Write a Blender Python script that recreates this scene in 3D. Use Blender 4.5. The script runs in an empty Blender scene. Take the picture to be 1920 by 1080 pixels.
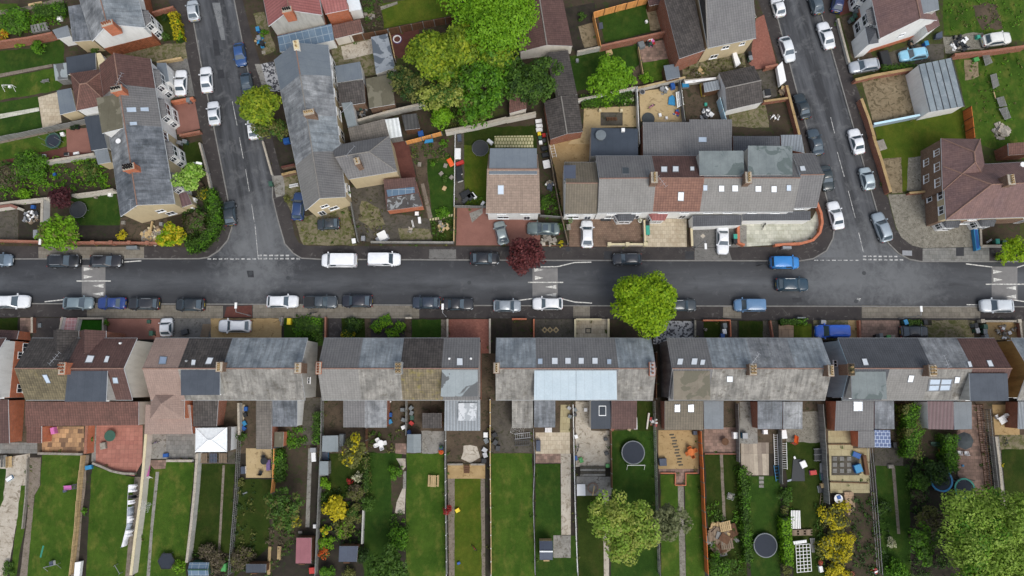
import bpy,math,random
import numpy as np
from mathutils import Vector,Matrix
from math import sin,cos,pi,radians as R
random.seed(7)
sc=bpy.context.scene
COL=sc.collection
# camera, sky, sun, exposure
H,TH,F=97.7,R(8.0),1283.0
cd=bpy.data.cameras.new('drone_camera');cam=bpy.data.objects.new('drone_camera',cd);COL.objects.link(cam)
cam.location=(0,0,H);cam.rotation_euler=(TH,0,0)
cd.sensor_width=36;cd.lens=F/1920*36;cd.clip_start=1;cd.clip_end=4000
sc.camera=cam
w=bpy.data.worlds.new('World');sc.world=w;w.use_nodes=True
nt=w.node_tree;bg=nt.nodes['Background']
sky=nt.nodes.new('ShaderNodeTexSky');sky.sky_type='NISHITA';sky.sun_disc=False
SUN_EL,SUN_AZ=R(56),R(152)
sky.sun_elevation=SUN_EL;sky.sun_rotation=SUN_AZ
sky.air_density=1.0;sky.dust_density=3.0;sky.ozone_density=1.0
hs=nt.nodes.new('ShaderNodeHueSaturation');hs.inputs['Saturation'].default_value=.55
nt.links.new(sky.outputs[0],hs.inputs['Color']);nt.links.new(hs.outputs[0],bg.inputs[0]);bg.inputs[1].default_value=0.145
sd=bpy.data.lights.new('sun','SUN');so=bpy.data.objects.new('sun',sd);COL.objects.link(so)
sd.energy=1.2;sd.angle=R(28);sd.color=(1,.985,.95)
sv=Vector((sin(SUN_AZ)*cos(SUN_EL),cos(SUN_AZ)*cos(SUN_EL),sin(SUN_EL)))
so.rotation_euler=(-sv).to_track_quat('-Z','Y').to_euler();so.location=(0,0,60)
vs=sc.view_settings;vs.view_transform='Standard';vs.look='None';vs.gamma=1;vs.exposure=0.36
sc.cycles.max_bounces=5;sc.cycles.diffuse_bounces=3;sc.cycles.glossy_bounces=2
# measuring: photo pixel -> point at height z
def P(u,v,z=0.0):
 dx,dy=(u-960)/F,(540-v)/F
 d=(dx,dy*cos(TH)+sin(TH),dy*sin(TH)-cos(TH))
 t=(z-H)/d[2]
 return Vector((d[0]*t,d[1]*t,z))
TI={'A1':(0,0,.25),'A2':(480,0,.25),'A3':(960,0,.25),'A4':(1440,0,.25),'B1':(0,250,.25),'B2':(480,250,.25),'B3':(960,250,.25),'B4':(1440,250,.25),'C1':(0,500,.25),'C2':(480,500,.25),'C3':(960,500,.25),'C4':(1440,500,.25),'D1':(0,740,.31475),'D2':(480,740,.31475),'D3':(960,740,.31475),'D4':(1440,740,.31475)}
def T(k,*c):
 ox,oy,s=TI[k]
 return[(ox+c[i]*s,oy+c[i+1]*s)for i in range(0,len(c),2)]
def T1(k,x,y):return T(k,x,y)[0]
def rectpx(k,x0,y0,x1,y1):return T(k,x0,y1,x1,y1,x1,y0,x0,y0)
def W(px,z):return[P(u,v,z)for u,v in px]
def onplane(u,v,p0,n):
 dx,dy=(u-960)/F,(540-v)/F
 d=Vector((dx,dy*cos(TH)+sin(TH),dy*sin(TH)-cos(TH)));o=Vector((0,0,H))
 return o+d*((p0-o).dot(n)/d.dot(n))
# mesh builder
LOC={}
def U(p,z):return Vector((p[0],p[1],z))
class MB:
 def __init__(s):s.v=[];s.f=[];s.m=[]
 def face(s,pts,mi=0):
  n=len(s.v);s.v+=[tuple(p)for p in pts];s.f.append(tuple(range(n,n+len(pts))));s.m.append(mi)
 def prism(s,top,bot,mt=0,ms=None,mb=None):
  ms=mt if ms is None else ms
  if not hasattr(bot,'__len__'):bot=[U(p,bot)for p in top]
  a=sum((top[i][0]*top[(i+1)%len(top)][1]-top[(i+1)%len(top)][0]*top[i][1])for i in range(len(top)))
  if a<0:top=top[::-1];bot=bot[::-1]
  n=len(s.v);k=len(top)
  s.v+=[tuple(p)for p in top]+[tuple(p)for p in bot]
  s.f.append(tuple(range(n,n+k)));s.m.append(mt)
  s.f.append(tuple(range(n+2*k-1,n+k-1,-1)));s.m.append(ms if mb is None else mb)
  for i in range(k):
   j=(i+1)%k
   s.f.append((n+i,n+k+i,n+k+j,n+j));s.m.append(ms)
 def box(s,c,size,rot=0,mi=0,taper=1.0):
  x,y,z=size[0]/2,size[1]/2,size[2];ca,sa=cos(rot),sin(rot)
  def q(a,b,zz,t=1):return(c[0]+(a*ca-b*sa)*t,c[1]+(a*sa+b*ca)*t,c[2]+zz)
  top=[q(-x,-y,z,taper),q(x,-y,z,taper),q(x,y,z,taper),q(-x,y,z,taper)]
  bot=[q(-x,-y,0),q(x,-y,0),q(x,y,0),q(-x,y,0)]
  s.prism(top,bot,mi)
 def bar(s,p,q,wd,z0,z1,mi=0):
  p=Vector((p[0],p[1],0));q=Vector((q[0],q[1],0));d=q-p
  if d.length<1e-4:return
  d.normalize();n=Vector((-d.y,d.x,0))*wd/2
  s.prism([U(p-n,z1),U(q-n,z1),U(q+n,z1),U(p+n,z1)],z0,mi)
 def tube(s,p,q,r0,r1=None,n=8,mi=0,cap=True):
  r1=r0 if r1 is None else r1;p=Vector(p);q=Vector(q);d=(q-p)
  if d.length<1e-5:return
  d.normalize();a=d.orthogonal().normalized();b=d.cross(a);k=len(s.v)
  for c,r in((p,r0),(q,r1)):
   for i in range(n):
    t=2*pi*i/n;s.v.append(tuple(c+(a*cos(t)+b*sin(t))*r))
  for i in range(n):
   j=(i+1)%n;s.f.append((k+i,k+j,k+n+j,k+n+i));s.m.append(mi)
  if cap:
   s.f.append(tuple(range(k+n-1,k-1,-1)));s.m.append(mi);s.f.append(tuple(range(k+n,k+2*n)));s.m.append(mi)
 def ring(s,c,r0,r1,z0,z1,n=28,mi=0):
  k=len(s.v)
  for i in range(n):
   t=2*pi*i/n
   for r,z in((r0,z0),(r1,z0),(r1,z1),(r0,z1)):s.v.append((c[0]+r*cos(t),c[1]+r*sin(t),c[2]+z))
  for i in range(n):
   j=(i+1)%n
   for a,b in((0,1),(1,2),(2,3),(3,0)):
    s.f.append((k+4*i+a,k+4*j+a,k+4*j+b,k+4*i+b)[::-1]);s.m.append(mi)
 def lathe(s,c,prof,n=16,mi=0):
  k=len(s.v);m=len(prof)
  for r,z in prof:
   for i in range(n):
    t=2*pi*i/n;s.v.append((c[0]+r*cos(t),c[1]+r*sin(t),c[2]+z))
  for a in range(m-1):
   for i in range(n):
    j=(i+1)%n;s.f.append((k+a*n+i,k+a*n+j,k+(a+1)*n+j,k+(a+1)*n+i));s.m.append(mi)
  s.f.append(tuple(range(k+n-1,k-1,-1)));s.m.append(mi);s.f.append(tuple(range(k+(m-1)*n,k+m*n)));s.m.append(mi)
 def build(s,name,mats,parent=None,smooth=False,uvrot=0.0,loc=None):
  if not isinstance(mats,(list,tuple)):mats=[mats]
  v=np.array(s.v,dtype=float)
  if parent is None:
   if loc is None:loc=Vector(((v[:,0].min()+v[:,0].max())/2,(v[:,1].min()+v[:,1].max())/2,v[:,2].min()))
   off=Vector(loc)
  else:off=LOC[parent.name]
  me=bpy.data.meshes.new(name);me.from_pydata((v-np.array(off)).tolist(),[],s.f)
  for m in mats:me.materials.append(m)
  me.polygons.foreach_set('material_index',s.m)
  nl=len(me.loops);nr=np.zeros(len(me.polygons)*3);me.polygons.foreach_get('normal',nr);nr=nr.reshape(-1,3)
  tot=np.zeros(len(me.polygons),dtype=int);me.polygons.foreach_get('loop_total',tot)
  li=np.zeros(nl,dtype=int);me.loops.foreach_get('vertex_index',li)
  ln=np.repeat(nr,tot,axis=0);pv=v[li]
  flat=np.abs(ln[:,2])>.985
  hx=np.hypot(ln[:,0],ln[:,1])+1e-9
  u=np.stack([-ln[:,1]/hx,ln[:,0]/hx,np.zeros(nl)],1);u[flat]=(cos(uvrot),sin(uvrot),0)
  vv=np.cross(ln,u)
  uv=np.stack([(pv*u).sum(1),(pv*vv).sum(1)],1)
  me.uv_layers.new(name='UVMap').data.foreach_set('uv',uv.ravel())
  if smooth:me.polygons.foreach_set('use_smooth',[True]*len(me.polygons))
  o=bpy.data.objects.new(name,me);COL.objects.link(o)
  if parent is not None:o.parent=parent
  else:o.location=off
  LOC[o.name]=off
  return o
def tag(o,label=None,cat=None,group=None,kind=None):
 if label:o['label']=label
 if cat:o['category']=cat
 if group:o['group']=group
 if kind:o['kind']=kind
 return o
def thing(name,label,cat,loc=(0,0,0),group=None,rot=0):
 o=bpy.data.objects.new(name,None);COL.objects.link(o);o.location=loc;o.rotation_euler=(0,0,rot)
 o.empty_display_size=.3;LOC[o.name]=Vector(loc)
 return tag(o,label,cat,group)
KIDS={}
def kids(o):
 return list(o.children)
def dup(o,parent=None):
 c=o.copy();COL.objects.link(c);LOC[c.name]=LOC[o.name]
 if parent is not None:c.parent=parent
 for k in kids(o):dup(k,c)
 return c
def struct(name,mb,mats,**k):return tag(mb.build(name,mats,**k),kind='structure')
# materials
def lin(c):return tuple(((x/255)/12.92 if x<=10 else((x/255+.055)/1.055)**2.4)for x in c)+(1,)
class NT:
 def __init__(s,name,rough=.8,spec=.3):
  s.m=bpy.data.materials.new(name);s.m.use_nodes=True;s.t=s.m.node_tree;s.b=s.t.nodes['Principled BSDF']
  s.b.inputs['Roughness'].default_value=rough;s.b.inputs['Specular IOR Level'].default_value=spec
 def n(s,typ,**kw):
  n=s.t.nodes.new('ShaderNode'+typ)
  for k,v in kw.items():setattr(n,k,v)
  return n
 def set(s,sock,v):
  if hasattr(v,'is_linked'):s.t.links.new(v,sock)
  else:sock.default_value=v
 @property
 def pos(s):return s.n('NewGeometry').outputs['Position']
 @property
 def uv(s):return s.n('UVMap').outputs[0]
 def vscale(s,vec,sc_):
  n=s.n('VectorMath',operation='MULTIPLY');s.set(n.inputs[0],vec);n.inputs[1].default_value=sc_;return n.outputs[0]
 def noise(s,scale,detail=4,rough=.55,vec=None,dist=0):
  n=s.n('TexNoise');n.inputs['Scale'].default_value=scale;n.inputs['Detail'].default_value=detail
  n.inputs['Roughness'].default_value=rough;n.inputs['Distortion'].default_value=dist
  s.set(n.inputs['Vector'],vec if vec is not None else s.pos);return n.outputs['Fac']
 def math(s,op,a,b=0.0,c=0.0,clamp=False):
  n=s.n('Math',operation=op);n.use_clamp=clamp
  s.set(n.inputs[0],a);s.set(n.inputs[1],b);s.set(n.inputs[2],c);return n.outputs[0]
 def step(s,f,a,b):
  n=s.n('MapRange');s.set(n.inputs[0],f);n.inputs[1].default_value=a;n.inputs[2].default_value=b;return n.outputs[0]
 def mix(s,f,a,b,mode='MIX'):
  n=s.n('Mix',data_type='RGBA',blend_type=mode);s.set(n.inputs[0],f);s.set(n.inputs[6],a);s.set(n.inputs[7],b);return n.outputs[2]
 def scale(s,col,f):
  n=s.n('Mix',data_type='RGBA',blend_type='MULTIPLY');n.inputs[0].default_value=1;s.set(n.inputs[6],col)
  g=s.n('CombineColor');[s.set(g.inputs[i],f)for i in range(3)];s.t.links.new(g.outputs[0],n.inputs[7]);return n.outputs[2]
 def out(s,col,bump=None,strength=.4,dist=.05):
  s.set(s.b.inputs['Base Color'],col)
  if bump is not None:
   n=s.n('Bump');n.inputs['Strength'].default_value=strength;n.inputs['Distance'].default_value=dist
   s.set(n.inputs['Height'],bump);s.t.links.new(n.outputs[0],s.b.inputs['Normal'])
  return s.m
def plain(name,c,rough=.6,spec=.4,metal=0,var=.12,nscale=3):
 t=NT(name,rough,spec);t.b.inputs['Metallic'].default_value=metal;c=lin(c)
 f=t.noise(nscale,5)
 return t.out(t.mix(f,tuple(x*(1-var*2)for x in c[:3])+(1,),tuple(min(1,x*(1+var*2))for x in c[:3])+(1,)))
def ground(name,c1,c2,c3=None,s=.5,fine=5,rough=.9,amt3=.5,dirt=.35):
 t=NT(name,rough,.2)
 a=t.noise(s,6,.62);col=t.mix(t.step(a,.32,.68),lin(c1),lin(c2))
 if c3:col=t.mix(t.step(t.noise(s*2.3,5,.6,t.vscale(t.pos,(1,1.15,1)),1.2),.72-amt3*.4,.8-amt3*.3),col,lin(c3))
 f=t.noise(fine,6,.7)
 col=t.scale(col,t.math('MULTIPLY_ADD',f,dirt*2,1-dirt))
 return t.out(col,f,.5,.04)
def paving(name,c1,c2,w=.6,h=.6,joint=.03,jc=(70,66,58),s=.6,off=.5,stain=(74,70,58),st=.5,rough=.85):
 t=NT(name,rough,.25)
 b=t.n('TexBrick');t.set(b.inputs['Vector'],t.uv);b.offset=off
 b.inputs['Scale'].default_value=1;b.inputs['Mortar Size'].default_value=joint/2;b.inputs['Brick Width'].default_value=w;b.inputs['Row Height'].default_value=h
 b.inputs['Color1'].default_value=lin(c1);b.inputs['Color2'].default_value=lin(c2);b.inputs['Mortar'].default_value=lin(jc);b.inputs['Mortar Smooth'].default_value=.3
 col=t.mix(t.math('MULTIPLY',t.step(t.noise(s,6,.65),.48,.72),st),b.outputs['Color'],lin(stain))
 col=t.scale(col,t.math('MULTIPLY_ADD',t.noise(4,5,.7),.6,.7))
 return t.out(col,t.math('SUBTRACT',1,b.outputs['Fac']),.3,.02)
def lawn(name,c1,c2,c3,amt=.4):
 t=NT(name,.95,.1)
 col=t.mix(t.step(t.noise(.28,5,.6,None,.6),.34,.66),lin(c1),lin(c2))
 col=t.mix(t.math('MULTIPLY',t.step(t.noise(.55,6,.65,t.vscale(t.pos,(1.2,.8,1))),.5,.74),amt),col,lin(c3))
 f=t.noise(7,5,.8);g=t.noise(1.7,4,.6)
 col=t.scale(col,t.math('ADD',t.math('MULTIPLY',f,.85),t.math('MULTIPLY_ADD',g,.55,.3)))
 return t.out(col,f,.9,.08)
def roofm(name,c1,c2,rib=.33,rd=.22,course=.34,cdk=.12,streak=.35,moss=None,ma=.3,vary=.22,rough=.7,blot=.5,spec=.35):
 t=NT(name,rough,spec);uv=t.uv
 sp=t.n('SeparateXYZ');t.set(sp.inputs[0],uv);u,v=sp.outputs[0],sp.outputs[1]
 col=t.mix(t.step(t.noise(blot,6,.62),.33,.67),lin(c1),lin(c2))
 st=t.noise(1,5,.65,t.vscale(uv,(2.2,.22,1)))
 f=t.math('MULTIPLY_ADD',t.step(st,.3,.72),streak,1-streak*.5)
 wn=t.n('TexWhiteNoise',noise_dimensions='2D')
 cm=t.n('CombineXYZ');t.set(cm.inputs[0],t.math('FLOOR',t.math('DIVIDE',u,rib)));t.set(cm.inputs[1],t.math('FLOOR',t.math('DIVIDE',v,course)))
 t.set(wn.inputs['Vector'],cm.outputs[0])
 f=t.math('MULTIPLY',f,t.math('MULTIPLY_ADD',wn.outputs['Value'],vary*2,1-vary))
 hb=None
 if rd:
  hb=t.math('SINE',t.math('MULTIPLY',u,2*pi/rib));f=t.math('MULTIPLY',f,t.math('MULTIPLY_ADD',hb,rd*.5,1-rd*.3))
 if cdk:
  ln=t.math('LESS_THAN',t.math('FRACT',t.math('DIVIDE',v,course)),.2);f=t.math('MULTIPLY',f,t.math('MULTIPLY_ADD',ln,-cdk*2,1))
 f=t.math('MULTIPLY',f,t.math('MULTIPLY_ADD',t.noise(5,5,.75),.7,.65))
 col=t.scale(col,f)
 if moss:col=t.mix(t.step(t.noise(1.1,7,.72),.74-ma*.5,.86-ma*.35),col,lin(moss))
 return t.out(col,hb,.25,.04)if hb is not None else t.out(col)
def felt(name,c1,c2,patch=None,amt=.3,rough=.6,bs=.35):
 t=NT(name,rough,.35)
 col=t.mix(t.step(t.noise(.6,6,.6),.35,.65),lin(c1),lin(c2))
 sp=t.n('SeparateXYZ');t.set(sp.inputs[0],t.uv)
 ln=t.math('LESS_THAN',t.math('FRACT',t.math('DIVIDE',sp.outputs[0],1.05)),.04)
 col=t.scale(col,t.math('MULTIPLY_ADD',ln,-.18,1))
 if patch:col=t.mix(t.step(t.noise(bs,4,.5,None,.8),.66-amt*.4,.68-amt*.4),col,lin(patch))
 return t.out(t.scale(col,t.math('MULTIPLY_ADD',t.noise(5,5,.7),.4,.8)))
def brickm(name,c1,c2,mort=(150,140,125)):
 t=NT(name,.85,.2)
 b=t.n('TexBrick');t.set(b.inputs['Vector'],t.uv);b.inputs['Scale'].default_value=1;b.inputs['Mortar Size'].default_value=.008
 b.inputs['Brick Width'].default_value=.225;b.inputs['Row Height'].default_value=.075
 b.inputs['Color1'].default_value=lin(c1);b.inputs['Color2'].default_value=lin(c2);b.inputs['Mortar'].default_value=lin(mort)
 return t.out(t.scale(b.outputs['Color'],t.math('MULTIPLY_ADD',t.noise(1.3,7,.7),.9,.55)))
def render_wall(name,c,dirt=(120,112,98),amt=.35):
 t=NT(name,.85,.2)
 col=t.mix(t.math('MULTIPLY',t.step(t.noise(.9,6,.7,t.vscale(t.pos,(1.6,1.6,.35))),.45,.75),amt),lin(c),lin(dirt))
 return t.out(t.scale(col,t.math('MULTIPLY_ADD',t.noise(6,4,.7),.24,.88)))
def wood(name,c1,c2,s=1.0):
 t=NT(name,.8,.2);sp=t.n('SeparateXYZ');t.set(sp.inputs[0],t.uv)
 wn=t.n('TexWhiteNoise',noise_dimensions='1D');t.set(wn.inputs['W'],t.math('FLOOR',t.math('DIVIDE',sp.outputs[0],.14)))
 col=t.mix(wn.outputs['Value'],lin(c1),lin(c2))
 return t.out(t.scale(col,t.math('MULTIPLY_ADD',t.noise(1.5,6,.7),.8,.6)))
def leafm(name,cols,trans=.25):
 t=NT(name,.6,.25);g=t.n('NewGeometry');r=t.n('ValToRGB');t.set(r.inputs[0],g.outputs['Random Per Island'])
 el=r.color_ramp.elements
 while len(el)<len(cols):el.new(.5)
 for i,c in enumerate(cols):el[i].position=i/(len(cols)-1);el[i].color=lin(c)
 col=t.scale(r.outputs[0],t.math('MULTIPLY_ADD',t.noise(.9,3,.6),.9,.55))
 t.set(t.b.inputs['Base Color'],col)
 tr=t.n('BsdfTranslucent');t.set(tr.inputs[0],col);mx=t.n('MixShader');mx.inputs[0].default_value=trans
 t.t.links.new(t.b.outputs[0],mx.inputs[1]);t.t.links.new(tr.outputs[0],mx.inputs[2])
 t.t.links.new(mx.outputs[0],t.t.nodes['Material Output'].inputs[0]);return t.m
def glassm(name,c,rough=.06,spec=.9):
 t=NT(name,rough,spec);return t.out(t.mix(t.noise(1.2,3),lin(c),lin([min(255,x*1.25+6)for x in c])))
def paint(name,c,metal=.0):
 t=NT(name,.35,.5);t.b.inputs['Metallic'].default_value=metal
 t.b.inputs['Coat Weight'].default_value=.7;t.b.inputs['Coat Roughness'].default_value=.08
 c=lin(c);f=t.step(t.noise(2.2,6,.7),.3,.7)
 return t.out(t.mix(f,tuple(x*.86 for x in c[:3])+(1,),c))
# the materials of the place
M={}
def junction_wear(t,col):
 for(u,v,r)in((495,440,11),(1590,505,13),(1700,525,9),(470,515,9)):
  d=t.n('VectorMath',operation='DISTANCE');t.set(d.inputs[0],t.pos);d.inputs[1].default_value=P(u,v,0)
  k=t.math('SUBTRACT',1,t.math('DIVIDE',d.outputs['Value'],r),clamp=True)
  col=t.mix(t.math('MULTIPLY',t.step(t.math('ADD',k,t.math('MULTIPLY_ADD',t.noise(.7,7,.75,None,.5),1.3,-.65)),.3,.85),.62),col,lin((106,108,109)))
 return col
def road_mat():
 t=NT('asphalt_road',.62,.45)
 a=t.noise(.22,7,.65,t.vscale(t.pos,(.35,1.5,1)));b=t.noise(.6,7,.7)
 sp=t.n('SeparateXYZ');t.set(sp.inputs[0],t.pos)
 yc=P(960,530,0).y
 band=t.math('SUBTRACT',1,t.math('DIVIDE',t.math('ABSOLUTE',t.math('SUBTRACT',sp.outputs[1],yc)),2.6),clamp=True)
 wear=t.math('MULTIPLY',t.step(a,.3,.7),t.math('MULTIPLY_ADD',band,.8,.12))
 col=t.mix(wear,lin((42,43,46)),lin((92,95,98)))
 col=t.mix(t.math('MULTIPLY',t.step(b,.56,.7),.4),col,lin((92,93,94)))
 col=t.mix(t.math('MULTIPLY',t.step(t.noise(.45,6,.7,None,1.0),.6,.72),.5),col,lin((40,41,44)))
 col=junction_wear(t,col)
 f=t.noise(14,4,.8)
 return t.out(t.scale(col,t.math('MULTIPLY_ADD',f,.7,.65)),f,.3,.02)
M['road']=road_mat()
def side_road(name,ax):
 t=NT(name,.6,.45)
 d=Vector((ax[1],-ax[0],0)).normalized()
 dn=t.n('VectorMath',operation='DOT_PRODUCT');t.set(dn.inputs[0],t.pos);dn.inputs[1].default_value=d
 dl=t.n('VectorMath',operation='DOT_PRODUCT');t.set(dl.inputs[0],t.pos);dl.inputs[1].default_value=Vector((ax[0],ax[1],0)).normalized()
 cv=t.n('CombineXYZ');t.set(cv.inputs[0],t.math('MULTIPLY',dn.outputs['Value'],1.6));t.set(cv.inputs[1],t.math('MULTIPLY',dl.outputs['Value'],.14))
 a=t.noise(.5,6,.65,cv.outputs[0])
 col=t.mix(t.step(a,.4,.72),lin((46,47,49)),lin((90,92,95)))
 col=t.mix(t.math('MULTIPLY',t.step(t.noise(.5,7,.72,None,.6),.52,.7),.55),col,lin((112,113,113)))
 col=junction_wear(t,col)
 f=t.noise(14,4,.8)
 return t.out(t.scale(col,t.math('MULTIPLY_ADD',f,.7,.65)),f,.3,.02)
M['patch_dark']=ground('asphalt_patch',(46,47,50),(60,61,63),s=1.2,fine=12,rough=.6,dirt=.25)
M['patch_light']=ground('worn_asphalt',(104,106,107),(124,126,126),(88,90,92),s=.9,fine=12,rough=.7,dirt=.3)
M['hump']=ground('hump_asphalt',(112,111,109),(128,126,124),s=.8,fine=10,dirt=.2)
M['tarmac']=ground('pavement_tarmac',(54,51,51),(68,64,62),(90,87,84),s=.5,fine=9,amt3=.35,dirt=.3)
M['slab']=paving('pavement_slabs',(128,122,110),(114,108,98),.75,.6,.03,(84,79,70),st=.6,stain=(86,80,68))
M['slab2']=paving('grey_slabs',(130,129,124),(112,112,108),.6,.6,.03,(84,82,76),st=.4)
M['kerb']=ground('kerb_stone',(132,131,127),(112,110,106),s=2,fine=8,dirt=.25)
t=NT('road_paint',.6,.3);f=t.step(t.noise(3.5,7,.75),.34,.56)
M['line']=t.out(t.mix(f,lin((120,120,118)),lin((214,212,204))))
t=NT('worn_paint',.6,.3);f=t.step(t.noise(2.5,7,.75),.42,.62)
M['line2']=t.out(t.mix(f,lin((120,121,120)),lin((212,211,206))))
M['soil']=ground('garden_soil',(54,47,38),(72,62,50),(52,62,32),s=.5,amt3=.5)
M['darksoil']=ground('dark_soil',(40,37,32),(56,50,43),(42,54,27),s=.7,amt3=.4)
M['scrub']=ground('rough_scrub',(50,64,26),(72,76,38),(60,54,40),s=.6,amt3=.6)
M['dirtyard']=ground('dirty_concrete',(116,102,80),(140,127,103),(92,82,62),s=.55,amt3=.6)
M['mudyard']=ground('muddy_hardstanding',(104,96,76),(124,116,94),(82,84,48),s=.6,amt3=.7)
M['darkyard']=ground('dark_concrete',(70,66,60),(90,85,76),(60,60,44),s=.8,amt3=.5)
M['brownyard']=ground('brown_yard',(70,60,50),(90,78,64),(56,56,38),s=.6,amt3=.5)
M['conc']=ground('pale_concrete',(162,153,138),(182,174,160),(130,120,104),s=.6,amt3=.5)
M['greyconc']=ground('grey_concrete',(122,120,114),(142,139,132),(98,94,84),s=.8,amt3=.5)
M['stonepath']=ground('stone_path',(128,118,106),(112,102,92),(88,84,64),s=1.2,amt3=.5)
M['gravel']=ground('gravel_bed',(110,106,96),(140,136,124),(84,80,70),s=1.8,fine=14,amt3=.5,dirt=.55)
M['greydrive']=ground('grey_gravel',(100,99,96),(114,112,108),(86,84,80),s=1,fine=14,dirt=.35)
M['sand']=ground('tan_patio',(150,126,88),(168,144,104),(122,100,66),s=.6,amt3=.4,dirt=.2)
M['sand2']=ground('sandy_yard',(166,146,108),(178,158,122),(134,116,84),s=.5,amt3=.4,dirt=.2)
M['cream']=paving('cream_slabs',(190,178,156),(172,160,138),.6,.6,.03,(128,116,98),st=.5,stain=(140,118,90))
M['cream2']=paving('cream_paving',(168,158,124),(156,146,114),.9,.9,.03,(124,112,84),st=.4,stain=(124,108,72))
M['whitepave']=paving('pale_stone_paving',(196,195,180),(170,170,155),.7,.6,.03,(142,140,124),st=.6,stain=(128,130,108))
M['pinkpave']=paving('pink_paving',(164,112,98),(148,98,86),.6,.6,.03,(120,84,74),st=.4,stain=(126,92,80),off=0)
M['redpave']=paving('red_block_paving',(144,96,82),(130,84,72),.2,.2,.02,(112,70,60),st=.5,stain=(120,84,72))
M['redtile']=ground('red_paint_patio',(122,86,76),(136,97,86),s=.5,fine=8,dirt=.2)
M['maroonpave']=ground('maroon_paving',(84,52,46),(98,62,54),s=1,fine=6,dirt=.3)
M['brownblock']=paving('brown_block_paving',(130,108,92),(112,92,78),.3,.3,.03,(92,74,62),st=.4)
M['checker']=paving('checker_paving',(186,148,108),(104,82,66),.62,.62,.02,(92,74,58),st=.25,off=.5)
M['mixpave']=paving('mixed_paving',(150,124,110),(116,96,86),.55,.45,.03,(88,76,68),st=.5)
M['stripe']=paving('striped_slabs',(176,164,146),(112,100,90),.6,3.2,.02,(100,90,80),st=.3,off=0)
M['crazy']=paving('stone_paving',(176,150,124),(158,134,110),1.0,1.1,.05,(110,92,72))
M['pinkgrid']=paving('pink_grid_tiles',(206,160,158),(192,142,140),.5,.5,.06,(220,200,196),st=.2,off=0)
M['bluetile']=felt('dark_terrace',(52,60,70),(60,68,78),rough=.45)
M['yellowpave']=paving('buff_paving',(196,190,150),(182,174,136),.42,.55,.12,(92,98,52),st=.2)
def leopard():
 t=NT('cobble_pattern',.8,.2);v=t.n('TexVoronoi');t.set(v.inputs['Vector'],t.pos);v.inputs['Scale'].default_value=1.7
 f=t.math('GREATER_THAN',t.noise(2.9,2,.5),.53)
 return t.out(t.scale(t.mix(f,lin((166,166,166)),lin((72,72,76))),t.math('MULTIPLY_ADD',t.noise(5,4,.6),.5,.75)))
M['leopard']=leopard()
M['lawn']=lawn('mown_lawn',(50,75,22),(68,91,30),(102,104,48),.8)
M['lawn2']=lawn('dry_lawn',(60,80,20),(80,90,28),(102,96,38),.5)
M['lawn3']=lawn('lush_lawn',(38,62,20),(50,74,25),(80,88,38),.55)
M['lawn4']=lawn('dark_lawn',(36,52,15),(50,62,22),(74,70,36),.5)  # darkest of the lawn greens
M['turf']=lawn('artificial_turf',(40,92,22),(46,100,28),(40,92,26),.1)
M['slate']=roofm('weathered_slate',(90,93,96),(148,150,151),.45,0,.26,.05,.8,(78,80,76),.35,.1,rough=.6)
M['slate2']=roofm('sky_tinted_slate',(103,110,115),(142,148,151),.45,0,.26,.05,.8,(84,86,82),.3,.1,rough=.58)  # slate with the cool sky light of front slopes mixed into its colour
M['slate_rear']=roofm('sunwarm_mossy_slate',(106,104,99),(143,140,133),.45,0,.26,.05,.85,(82,76,66),.42,.1)  # same slate, mossy, with the warm sunlight of rear slopes in its colour
M['slate_dark']=roofm('dark_slate',(72,77,82),(120,124,129),.45,0,.26,.06,.9,(66,70,68),.35,.12,rough=.6)
M['greytile']=roofm('grey_tile',(104,103,103),(114,113,112),.36,.2,.34,.07,.12,None,0,.05)
M['greytile2']=roofm('pale_grey_tile',(122,120,116),(130,128,124),.36,.1,.34,.06,.15,None,0,.04)
M['charcoal']=roofm('charcoal_tile',(72,74,78),(84,86,90),.3,.24,.34,.08,.12,None,0,.06)
M['darktile']=roofm('old_dark_tile',(64,60,58),(78,73,69),.34,.3,.36,.12,.2,(104,98,84),.18,.25)
M['mossytile']=roofm('mossy_tile',(120,110,88),(104,94,74),.34,.22,.36,.12,.25,(128,118,60),.4,.25)
M['olivetile']=roofm('olive_tile',(110,101,78),(94,86,66),.33,.28,.36,.12,.2,(118,108,74),.3,.2)
M['browntile']=roofm('brown_tile',(82,60,56),(94,70,64),.33,.2,.36,.08,.12,(120,108,96),.08,.12)
M['redbrown']=roofm('redbrown_tile',(92,66,58),(108,76,67),.33,.26,.36,.1,.15,None,0,.15)
M['orangetile']=roofm('orange_tile',(116,84,72),(130,95,80),.36,.2,.36,.16,.1,(120,90,76),.2,.12)
M['pinktile']=roofm('pink_tile',(138,118,108),(148,127,116),.3,.05,.34,.05,.1,None,0,.04)
M['redroof']=roofm('red_metal_tile',(142,88,84),(152,98,94),.45,.25,.36,.05,.12,None,0,.05)
M['tantile']=roofm('tan_tile',(132,115,102),(142,124,110),.3,.06,.36,.1,.15,(120,108,84),.25,.1)
M['tanbrown']=roofm('tanbrown_tile',(102,95,82),(114,105,90),.36,.22,.36,.06,.15,(96,92,66),.3,.08)
M['purple']=roofm('purple_tile',(106,84,82),(120,94,88),.3,.06,.3,.05,.25,(128,112,104),.25,.1)
M['maroonmetal']=roofm('maroon_sheet',(96,74,76),(104,82,84),.5,.3,1,0,.15,None,0,.03,rough=.5)
M['corrug']=roofm('corrugated_grey',(128,134,138),(140,146,150),.42,.35,1,0,.15,None,0,.04,rough=.5)
M['corrugwhite']=roofm('corrugated_white',(206,210,208),(222,226,224),.6,.3,1,0,.15,(170,172,160),.15,.04,rough=.5)
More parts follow.
